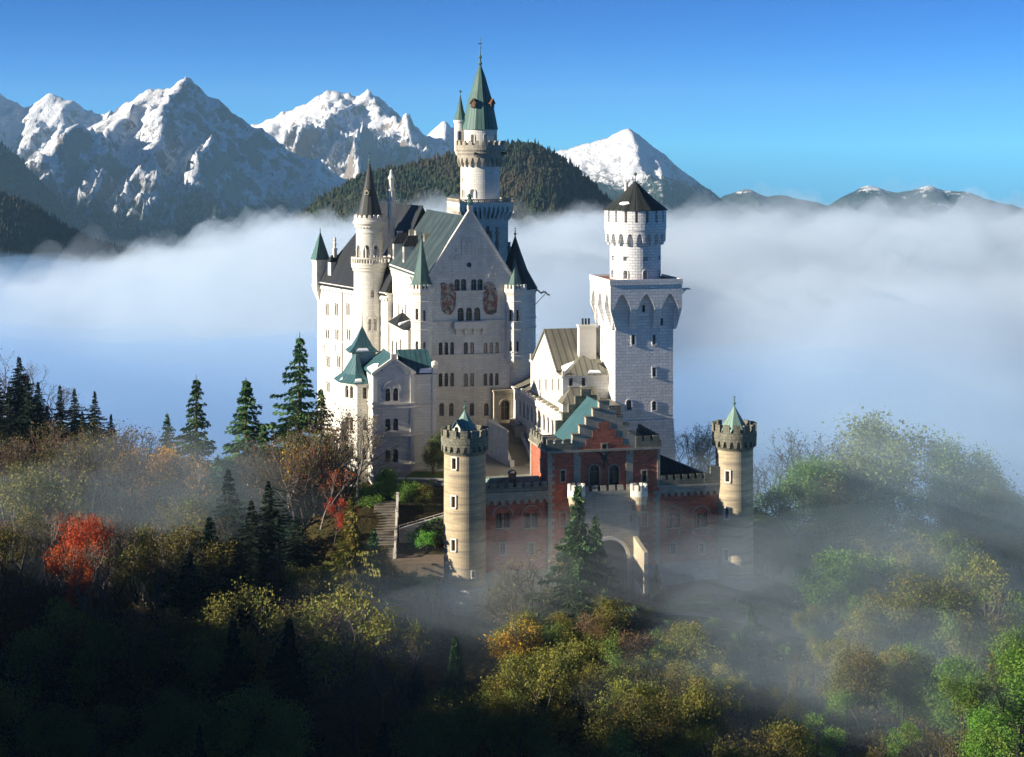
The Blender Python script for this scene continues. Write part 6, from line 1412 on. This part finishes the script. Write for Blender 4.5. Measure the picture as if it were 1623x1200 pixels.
def limbs(r, h, spread, levels, fork, up, lean=.0, first=.35, wig=.22):
    segs = []; tips = []
    def grow(p, d, L, rad, lv):
        n = 3 if lv < 2 else 2; q = p
        for i in range(n):
            d2 = d+r.normal(0, wig*.55, 3); d2[2] += up*.12; d2 /= np.linalg.norm(d2); nq = q+d2*L/n; r1 = rad*(1-.33*(i+1)/n)
            segs.append((q, nq, rad*(1-.33*i/n), r1)); q = nq; d = d2
            if lv >= levels-2 and lv > 0: tips.append((q, d, lv))
            if 0 < lv < levels and i < n-1 and r.random() < .6:
                s = r.normal(0,1,3); s -= d*s.dot(d); s /= np.linalg.norm(s); e = d*.5+s*.85; e[2] += up*.25; e /= np.linalg.norm(e); grow(q, e, L*.58, r1*.55, lv+1)
        if lv < levels:
            k = fork+(1 if r.random() < .4 else 0)
            for j in range(k):
                s = r.normal(0,1,3); s -= d*s.dot(d); s /= np.linalg.norm(s); e = d*(.8)+s*spread; e[2] += up*.3; e /= np.linalg.norm(e)
                grow(q, e, L*(.62+.2*r.random()), rad*.62*(.8+.3*r.random()), lv+1)
        else: tips.append((q, d, lv))
    grow(np.zeros(3), np.array((lean, 0, 1.0)), h*first, .016*h+.05, 0)
    return segs, tips
def fit(segs, tips, h):                # scale the skeleton to height h
    top = max(max(s[0][2], s[1][2]) for s in segs); k = h/top
    return [(a*k, b*k, max(r0,.012), max(r1,.010)) for a, b, r0, r1 in segs], [(p*k, d, l) for p, d, l in tips]
def leaves(r, tips, per, rad, size, flat=.5):
    V = []
    for p, d, l in tips:
        if r.random() < .12: continue
        c = p+d*.2; m = max(1, int(per*(.4+1.2*r.random())))
        q = r.normal(0, rad*.55, (m,3))*np.array((1,1,.75))+c
        for x in q:
            a = r.normal(0,1,3); a /= np.linalg.norm(a); b = r.normal(0,1,3); b[2] *= flat; b -= a*a.dot(b); b /= np.linalg.norm(b)+1e-6; s = size*(.45+1.1*r.random())
            V += [x-a*s, x+b*s*.6, x+a*s, x-b*s*.6]
    return V
def broad_proto(h, seed, kind):
    r = np.random.default_rng(seed)
    if kind == 'bare': segs, tips = limbs(r, h, .62, 5, 2, .55, first=.30)
    elif kind == 'slim': segs, tips = limbs(r, h, .40, 5, 2, .85, first=.42)
    elif kind == 'full': segs, tips = limbs(r, h, .80, 5, 2, .32, first=.24)
    elif kind == 'half': segs, tips = limbs(r, h, .60, 5, 2, .55, first=.32)
    else: segs, tips = limbs(r, h, 1.0, 3, 3, .30, first=.14)
    segs, tips = fit(segs, tips, h)
    if kind == 'bare': V = None; V = leaves(r, tips, .8, .6, .12) 
    elif kind == 'slim': V = leaves(r, tips, 1.2, .6, .13)
    elif kind == 'full': V = leaves(r, tips, 22, 1.2*h/12, .125)
    elif kind == 'half': V = leaves(r, tips, 10, .9*h/12, .13)
    else: V = leaves(r, tips, 34, .85*h/5, .13)
    return tubes_mesh('trunk', segs, M_BARK), quads_mesh('crown', V, LEAF['green'])
PROTO = {
 'spruce': [(h, spruce_proto(h, h*(.30+.04*i), 20+i, .85+.06*i, .06, .55)) for i, h in enumerate((24,24,24,24))],
 'wide': [(16, spruce_proto(16, 6.6, 31, 1.0, .06, .45)), (16, spruce_proto(16, 6.0, 32, 1.0, .06, .45))],
 'small': [(9, spruce_proto(9, 3.0, 41, 1.0)), (9, spruce_proto(9, 2.7, 42, 1.0))],
 'bare': [(15, broad_proto(15, s, 'bare')) for s in (1,2,3,4)],
 'slim': [(16, broad_proto(16, s, 'slim')) for s in (5,6,7)],
 'full': [(13, broad_proto(13, s, 'full')) for s in (8,9,10)],
 'half': [(13, broad_proto(13, s, 'half')) for s in (11,12,13,14)],
 'bush': [(5, broad_proto(5, s, 'bush')) for s in (15,16,17)],
}
for k in PROTO: print('proto', k, [(len(t.polygons), len(c.polygons)) for _, (t, c) in PROTO[k]])
NAMES = {'spruce':'spruce_tree','wide':'spruce_tree','small':'young_spruce','bare':'bare_tree','slim':'slender_tree','full':'leafy_tree','half':'autumn_tree','bush':'bush'}
TREES = []
def tree(kind, leaf, px, ptop, D, zone, h=None, wide=1.0):
    """top of the crown at photo pixel (px, ptop) at depth D; stands on the ground below, or is h tall"""
    p = W(px, ptop, D); gz = TZ(p.x, p.y)-.15; hh = h if h else p.z-gz
    if hh < 2.0: hh = 2.0+rngT.random()*1.5
    base = gz if h is None else p.z-h
    if h is not None and base > gz: base = gz; 
    hp, (tm, cm) = PROTO[kind][rngT.integers(len(PROTO[kind]))]
    s = hh/hp; nm = NAMES[kind]
    e = bpy.data.objects.new(nm, None); sc.collection.objects.link(e); e.empty_display_size = .5
    e.location = (p.x, p.y, base); e.rotation_euler = (0, 0, rngT.random()*6.28); sw = s**.75*wide*(1 if s > 1 else s**.25); e.scale = (sw, sw, s)
    for n_, me, mt in (('trunk', tm, M_BARKP if kind in ('slim',) and rngT.random() < .6 else None), ('crown', cm, LEAF[leaf])):
        o = bpy.data.objects.new(n_, me); sc.collection.objects.link(o); o.parent = e
        if mt is not None and me.materials: o.material_slots[0].link = 'OBJECT'; o.material_slots[0].material = mt
    TREES.append((e, kind, leaf, px, zone)); return e
def fill(n, x0, x1, tops, D0, D1, mix, zone, jit=14):
    """n trees across photo columns x0..x1; tops maps column -> crown row"""
    for i in range(n):
        px = lerp(x0, x1, (i+rngT.random())/n); t = rngT.random(); D = lerp(D0, D1, t)
        k, lf = mix[rngT.integers(len(mix))]
        tree(k, lf, px, np.interp(px, [a for a,_ in tops], [b for _,b in tops])+lerp(45,0,t)+rngT.normal(0, jit), D, zone)

Z_RIDGE = 'on the dark ridge at the western edge'; Z_WEST = 'on the misty slope below the dark ridge'; Z_VAL = 'in the shaded valley under the western slope'
Z_SPUR = 'on the spur west of the palace'; Z_GATE = 'on the bank below the gatehouse'; Z_EAST = 'on the hazy hill east of the gate towers'; Z_LOW = 'on the lower eastern slope'; Z_BEH = 'behind the gatehouse by the square tower'; Z_COURT = 'at the foot of the bower'; Z_COURT2 = 'below the terrace path by the gate tower'
# named spruces of the skyline
for px, py, D, lf in ((475,526,305,'spruce'),(311,594,312,'spruce'),(390,598,297,'spruce'),(265,652,322,'spruce'),(418,672,292,'spruce'),(509,610,302,'spruce'),(345,720,290,'spruce'),(446,735,286,'spruce')): tree('spruce', lf, px, py, D, Z_SPUR, wide=1.9 if px in (390,345) else 1.6 if px in (475,311) else 1.35)
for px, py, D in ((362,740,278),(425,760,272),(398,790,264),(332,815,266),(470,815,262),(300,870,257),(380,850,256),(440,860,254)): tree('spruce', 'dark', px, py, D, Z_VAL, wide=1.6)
tree('wide', 'olive', 556, 783, 252, Z_SPUR, wide=1.25); tree('wide', 'spruce', 592, 835, 256, Z_SPUR, wide=1.2); tree('half', 'olive', 612, 868, 255, Z_SPUR, wide=.8); tree('bush', 'green', 650, 770, 281, Z_COURT, h=3.5); tree('bush', 'olive', 672, 772, 281, Z_COURT, h=3.2); tree('bush', 'green', 590, 790, 278, Z_COURT, h=4)
tree('wide', 'spruce', 916, 764, 247, Z_GATE, wide=1.15); tree('wide', 'spruce', 945, 811, 246, Z_GATE)
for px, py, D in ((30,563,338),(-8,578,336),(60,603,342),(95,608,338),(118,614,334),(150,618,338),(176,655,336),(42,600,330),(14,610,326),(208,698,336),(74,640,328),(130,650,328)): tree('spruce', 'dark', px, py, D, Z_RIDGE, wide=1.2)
for px, py, D in ((10,665,312),(36,655,314),(64,660,315),(90,690,312),(126,676,313),(205,715,318),(185,700,316)): tree('small', 'young', px, py, D, Z_WEST, h=9)
for px, py, D in ((8,560,340),(52,575,345),(75,608,346),(185,690,340),(240,705,335)): tree('bare', 'russet', px, py, D, Z_RIDGE)
# western slope: bare beeches with a few coloured crowns
fill(40, -10, 340, [(-10,680),(60,668),(160,655),(190,680),(260,705),(340,690)], 286, 312, [('bare','russet'),('slim','russet'),('slim','olive'),('bare','russet'),('bare','olive'),('slim','olive'),('slim','russet')], Z_WEST)
tree('half','red',116,818,268,Z_WEST,wide=.75); tree('slim','red',128,845,264,Z_WEST,wide=1.2); tree('half','red',96,872,264,Z_WEST,wide=.6); tree('half','gold',226,722,292,Z_WEST); tree('half','yellow',80,738,286,Z_WEST); tree('half','gold',196,712,296,Z_WEST)
fill(14, 130, 335, [(130,850),(335,805)], 258, 274, [('slim','olive'),('slim','russet'),('bare','russet'),('half','olive'),('slim','yellow')], Z_WEST)
fill(24, -10, 330, [(-10,780),(330,780)], 268, 288, [('slim','olive'),('bare','russet'),('slim','russet'),('slim','russet'),('half','olive')], Z_WEST)
# spur west of the palace
fill(14, 410, 560, [(410,690),(470,660),(520,650),(560,700)], 278, 298, [('bare','russet'),('slim','russet'),('slim','russet'),('slim','olive'),('bare','olive')], Z_SPUR)
tree('slim','russet',541,632,284,Z_SPUR,wide=1.3); tree('slim','russet',566,650,282,Z_SPUR); tree('slim','red',508,745,270,Z_SPUR); tree('half','red',528,790,266,Z_SPUR,wide=.7); tree('slim','gold',468,690,280,Z_SPUR); tree('slim','red',500,700,286,Z_SPUR)
fill(8, 560, 700, [(560,735),(600,730),(640,745),(700,790)], 286, 300, [('bush','green'),('bush','olive'),('half','green'),('bush','yellow')], Z_COURT, 6)
tree('full','pale',687,688,308.5,'on the little lawn beside the bower', wide=.75); tree('half','yellow',684,700,307.8,'on the little lawn beside the bower', wide=.7)
tree('bush','bright',676,800,267.2,'against the creeper wall', h=3)
# valley in shade
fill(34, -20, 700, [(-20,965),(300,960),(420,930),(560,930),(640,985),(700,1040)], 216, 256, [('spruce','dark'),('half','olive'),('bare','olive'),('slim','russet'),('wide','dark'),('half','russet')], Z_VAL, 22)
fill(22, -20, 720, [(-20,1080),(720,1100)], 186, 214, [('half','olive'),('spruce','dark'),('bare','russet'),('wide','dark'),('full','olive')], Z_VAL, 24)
# bank below the gatehouse
fill(20, 790, 1130, [(790,985),(850,962),(930,965),(970,952),(1010,985),(1060,980),(1130,1005)], 228, 246, [('half','yellow'),('full','olive'),('half','green'),('full','green'),('half','yellow'),('half','olive')], Z_GATE, 10)
tree('half','yellow',960,950,240,Z_GATE); tree('half','russet',935,968,238,Z_GATE); tree('half','russet',1000,1000,230,Z_GATE); tree('half','gold',838,1000,232,Z_GATE)
fill(24, 760, 1160, [(760,1070),(860,1040),(1000,1040),(1100,1020),(1160,1060)], 202, 228, [('full','olive'),('half','yellow'),('half','green'),('half','olive'),('half','yellow'),('bare','olive')], Z_GATE, 22)
fill(8, 780, 1180, [(780,1140),(1180,1130)], 188, 204, [('full','olive'),('half','yellow'),('half','olive')], Z_GATE, 16)
for px, py, D in ((836,862,247),(818,880,246),(858,900,246),(800,930,245)): tree('bare','olive',px,py,D,Z_GATE)
for px, py, D in ((1190,955,246),(1206,1020,236),(722,1010,228),(1040,895,252),(1170,1000,240)): tree('small','spruce',px,py,D,Z_GATE)
# behind the gate, beside the square tower
fill(9, 1075, 1135, [(1075,690),(1135,665)], 318, 335, [('bare','russet'),('bare','olive')], Z_BEH, 10)
# hazy hill east
for px, py in ((606,905),(625,915),(648,912),(672,918),(690,925),(590,915)): tree('bush','olive' if px % 4 else 'green', px, py, 257.5, Z_COURT2, h=3.6)
fill(8, 1040, 1180, [(1040,1000),(1180,1010)], 238, 246, [('half','olive'),('half','green'),('bare','olive')], Z_GATE, 8)
tree('full','pale',1432,672,302,Z_EAST,wide=1.25); tree('full','pale',1480,705,305,Z_EAST,wide=1.1); tree('full','green',1300,735,286,Z_EAST,wide=1.3); tree('full','olive',1345,740,290,Z_EAST,wide=1.1); tree('full','green',1258,770,280,Z_EAST,wide=1.1); tree('full','pale',1395,760,288,Z_EAST)
for px, py, D in ((1245,683,316),(1280,690,318),(1325,680,320),(1365,676,322),(1220,720,314)): tree('bare','russet',px,py,D,Z_EAST,wide=1.1)
fill(12, 1480, 1650, [(1480,760),(1540,745),(1650,760)], 300, 325, [('full','olive'),('full','pale'),('half','olive'),('half','green')], Z_EAST, 10)
fill(14, 1215, 1480, [(1215,830),(1480,800)], 268, 284, [('full','olive'),('half','olive'),('full','green'),('half','green'),('full','pale')], Z_EAST, 16)
fill(12, 1450, 1640, [(1450,820),(1640,830)], 272, 292, [('half','olive'),('full','olive'),('half','green')], Z_EAST, 14)
# lower eastern slope
tree('full','bright',1352,884,258,Z_LOW,wide=1.2); tree('full','bright',1320,905,255,Z_LOW); tree('half','pale',1402,882,262,Z_LOW); tree('half','yellow',1570,884,262,Z_LOW); tree('half','yellow',1280,960,250,Z_LOW)
tree('full','bright',1612,1055,205,Z_LOW,wide=1.3); tree('full','bright',1585,1130,200,Z_LOW); tree('full','green',1640,1010,212,Z_LOW)
fill(18, 1210, 1640, [(1210,985),(1300,965),(1420,930),(1640,930)], 236, 256, [('full','olive'),('half','olive'),('half','green'),('slim','olive'),('full','green')], Z_LOW, 16)
fill(20, 1170, 1640, [(1170,1060),(1400,1030),(1640,1020)], 206, 234, [('full','olive'),('half','green'),('half','olive'),('slim','olive'),('bare','olive'),('full','green')], Z_LOW, 22)
fill(8, 1180, 1600, [(1180,1130),(1600,1140)], 190, 206, [('half','olive'),('half','green'),('bare','olive')], Z_LOW, 14)

# names of the looks and places; look-alikes in one place are told apart by counting from the castle outwards
LOOK = {('spruce','spruce'):'tall green spruce',('spruce','dark'):'nearly black spruce',('wide','spruce'):'broad green spruce',('wide','dark'):'broad blackish spruce',('wide','olive'):'olive gold conifer',('small','young'):'bright young spruce',('small','spruce'):'small dark spruce'}
COLW = {'russet':'russet','olive':'olive','red':'scarlet','gold':'golden','yellow':'yellow','green':'green','bright':'bright green','pale':'pale green'}
FORM = {'bare':'bare branchy %s tree','slim':'thin sparse %s tree','full':'full leafy %s tree','half':'half bare %s autumn tree','bush':'low %s bush'}
ORD = ['first from the castle','second from the castle','third from the castle']+[w_+' from the castle' for w_ in 'fourth fifth sixth seventh eighth ninth tenth eleventh twelfth thirteenth fourteenth fifteenth sixteenth seventeenth eighteenth nineteenth twentieth'.split()]
byk = {}
for t in TREES:
    _, kind, lf, px, zone = t; look = LOOK.get((kind,lf)) or FORM[kind] % COLW[lf]
    byk.setdefault((look, zone), []).append(t)
PLACE = {Z_RIDGE:'on the dark western ridge', Z_WEST:'on the misty western slope', Z_VAL:'in the shaded valley', Z_SPUR:'on the spur beside the palace', Z_GATE:'below the gatehouse', Z_EAST:'on the hazy eastern hill', Z_LOW:'on the lower eastern slope', Z_BEH:'beside the square tower', Z_COURT:'at the foot of the bower'}
for (look, zone), ts in byk.items():
    ts.sort(key=lambda t: abs(t[3]-900))
    for i, t in enumerate(ts):
        e = t[0]; lb = look+' '+PLACE.get(zone, zone)
        if len(ts) > 1: lb += ', '+ORD[min(i,19)]
        tag(e, lb, 'bush' if t[1] == 'bush' else 'tree', 'trees '+PLACE.get(zone, zone))
print('trees', len(TREES))

# undergrowth: brushwood and fallen leaves over the slopes, one mass
def undergrowth(n):
    V = []; r = np.random.default_rng(77)
    X = r.uniform(-110, 110, n*4); Y = r.uniform(178, 345, n*4); c = 0
    for x, y in zip(X, Y):
        if c >= n: break
        if abs(x) > .34*y+4: continue
        if -26 < x < 50 and y > 255 and not (x > 44 and y > 268): continue
        if 9 < x < 50 and y > 245: continue
        c += 1; z = TZ(x, y) if False else None
        V.append((x, y))
    P = np.array(V); Z = ground_np(P[:,0], P[:,1]); out = []
    for (x, y), z in zip(P, Z):
        z += 1.6*noise.fractal((x*.05, y*.05, 3.1), 1.0, 2.0, 5); s = .5+1.1*r.random()**2
        for q in range(9):
            c_ = np.array((x,y,z))+r.normal(0,1,3)*np.array((s*.7,s*.7,s*.45))+np.array((0,0,s*.5)); a = r.normal(0,1,3); a /= np.linalg.norm(a); b = r.normal(0,1,3); b -= a*a.dot(b); b /= np.linalg.norm(b); k = .12+.16*r.random()
            out += [c_-a*k, c_+b*k*.7, c_+a*k, c_-b*k*.7]
    me = quads_mesh('undergrowth', out, forest_mat('brushwood', (0.05,0.06,0.02), (0.10,0.065,0.03), (0.15,0.10,0.035), .06)); o = bpy.data.objects.new('undergrowth', me); sc.collection.objects.link(o); tag(o, kind='stuff')
undergrowth(9000)
# ---------------- visitors by the gate ----------------
def person(label, x, y, face, top, legs, hairc, carry=False, stride=.18, seed=0):
    r = np.random.default_rng(seed); z = TZ(x, y)+.14
    J = {'pelvis':(0,0,.95),'waist':(0,.01,1.12),'chest':(0,.0,1.36),'neck':(0,-.01,1.50),'head0':(0,-.02,1.58),'head1':(0,-.03,1.70),'crown':(0,-.015,1.78),
         'shl':(-.19,0,1.43),'ell':(-.25,.03,1.15),'wrl':(-.24,-.08,.93),'hal':(-.235,-.11,.84),'shr':(.19,0,1.43),'elr':(.25,.02,1.15),'wrr':(.23,-.10,.94),'har':(.225,-.13,.85),
         'hil':(-.10,0,.90),'knl':(-.105,-stride*.5-.02,.50),'anl':(-.105,-stride,.09),'tol':(-.115,-stride-.16,.04),'hir':(.10,0,.90),'knr':(.105,stride*.3-.04,.50),'anr':(.105,stride,.10),'tor':(.115,stride-.15,.04)}
    Rd = {'pelvis':.15,'waist':.13,'chest':.16,'neck':.06,'head0':.075,'head1':.10,'crown':.07,'shl':.075,'ell':.052,'wrl':.038,'hal':.045,'shr':.075,'elr':.052,'wrr':.038,'har':.045,'hil':.10,'knl':.07,'anl':.045,'tol':.04,'hir':.10,'knr':.07,'anr':.045,'tor':.04}
    E = [('pelvis','waist'),('waist','chest'),('chest','neck'),('neck','head0'),('head0','head1'),('head1','crown'),('chest','shl'),('shl','ell'),('ell','wrl'),('wrl','hal'),('chest','shr'),('shr','elr'),('elr','wrr'),('wrr','har'),('pelvis','hil'),('hil','knl'),('knl','anl'),('anl','tol'),('pelvis','hir'),('hir','knr'),('knr','anr'),('anr','tor')]
    ks = list(J); me = bpy.data.meshes.new('person'); me.from_pydata([J[k] for k in ks], [(ks.index(a), ks.index(c)) for a, c in E], [])
    o = bpy.data.objects.new('person', me); sc.collection.objects.link(o)
    md = o.modifiers.new('skin', 'SKIN'); me.skin_vertices[0].data[0].use_root = True
    for i, k in enumerate(ks): me.skin_vertices[0].data[i].radius = (Rd[k], Rd[k]*(.8 if k in ('chest','waist','pelvis') else 1))
    sd = o.modifiers.new('s', 'SUBSURF'); sd.levels = 1; sd.render_levels = 1
    dg = bpy.context.evaluated_depsgraph_get(); m2 = bpy.data.meshes.new_from_object(o.evaluated_get(dg)); o.modifiers.clear(); o.data = m2
    ms = [plain('skin_tone', (.42,.25,.17), .6), plain('jacket', top, .85), plain('trousers', legs, .9), plain('shoes', (.03,.025,.02), .6)]
    for m_ in ms: m2.materials.append(m_)
    for p in m2.polygons:
        c = p.center; p.material_index = 3 if c.z < .12 else 2 if c.z < .93 and abs(c.x) < .19 else 0 if (c.z > 1.5 or c.z < .90) else 1; p.use_smooth = True
    h = MB(); h.lathe([(.0,1.60),(.085,1.62),(.112,1.70),(.095,1.79),(.0,1.825)], 12, 0, .012); h.smooth = True; h.build('hair', plain('hair', hairc, .8), o, smooth=True)
    f = MB()
    for s in (-1,1): f.box(s*.04-.014, s*.04+.014, -.135, -.115, 1.695, 1.712)
    f.box(-.03,.03,-.128,-.112,1.62,1.632); f.build('face_features', plain('features', (.05,.03,.03), .6), o)
    n_ = MB(); n_.prism([(-.015,-.12,1.65),(.015,-.12,1.65),(.015,-.10,1.65),(-.015,-.10,1.65)],[(-.006,-.145,1.66),(.006,-.145,1.66),(.006,-.10,1.70),(-.006,-.10,1.70)]); n_.build('nose', ms[0], o)
    for sx, jx, jz in ((-1,-.235,.84),(1,.225,.85)):
        g = MB(); y0 = -.12
        for q in range(4): g.tube((jx+sx*.0+.02*(q-1.5), y0-.01, jz-.02), (jx+.02*(q-1.5)*.9, y0-.03, jz-.105+.012*abs(q-1.3)), .010, .007, 5)
        g.tube((jx-sx*.03, y0-.02, jz), (jx-sx*.045, y0-.05, jz-.055), .011, .008, 5); g.build('fingers', ms[0], o)
    if carry: g = MB(); g.box(-.15,.15,.12,.28,1.08,1.45); g.build('backpack', plain('pack', (.05,.06,.09), .8), o)
    o.location = (x, y, z); o.rotation_euler = (0, 0, R(face)); return tag(o, label, 'person', 'visitors near the gatehouse')
person('person in a dark red jacket walking on the lawn by the far gate tower', 35.6, 256.2, 30, (.30,.02,.03), (.06,.06,.08), (.05,.03,.02), seed=1)
person('person in a crimson coat walking beside the far gate tower', 36.6, 256.5, 60, (.38,.03,.06), (.10,.09,.08), (.10,.06,.03), seed=2)
person('person in white standing on the road below the far gate tower', 41.8, 255.2, 200, (.75,.74,.72), (.62,.6,.56), (.06,.04,.03), stride=.05, seed=3)
person('person in a brown coat looking towards the gate', 33.6, 256.6, -20, (.13,.07,.05), (.04,.04,.05), (.03,.02,.02), carry=True, stride=.06, seed=4)
person('person in dark blue clothes by the roadside shrubs', 30.8, 256.0, 120, (.03,.05,.12), (.03,.03,.04), (.04,.03,.02), seed=5)
person('person in a dark coat at the foot of the gate arch', 16.7, 250.2, 170, (.03,.03,.035), (.03,.03,.03), (.03,.02,.02), seed=6)
person('person in a pale top on the terrace path by the gate tower', -10.2, 264.6, 90, (.6,.6,.58), (.12,.13,.2), (.12,.08,.05), seed=7)

# keep the tree of parts to thing > part > sub-part: deeper pieces hang on their part directly (flatten)
bpy.context.view_layer.update()
for o in list(sc.objects):
    ch = [o]
    while ch[-1].parent: ch.append(ch[-1].parent)
    if len(ch) > 3:
        part = ch[-2]; M = part.matrix_world.inverted()@o.matrix_world; o.parent = part; o.matrix_parent_inverse = Matrix.Identity(4); o.matrix_local = M
        bpy.context.view_layer.update()
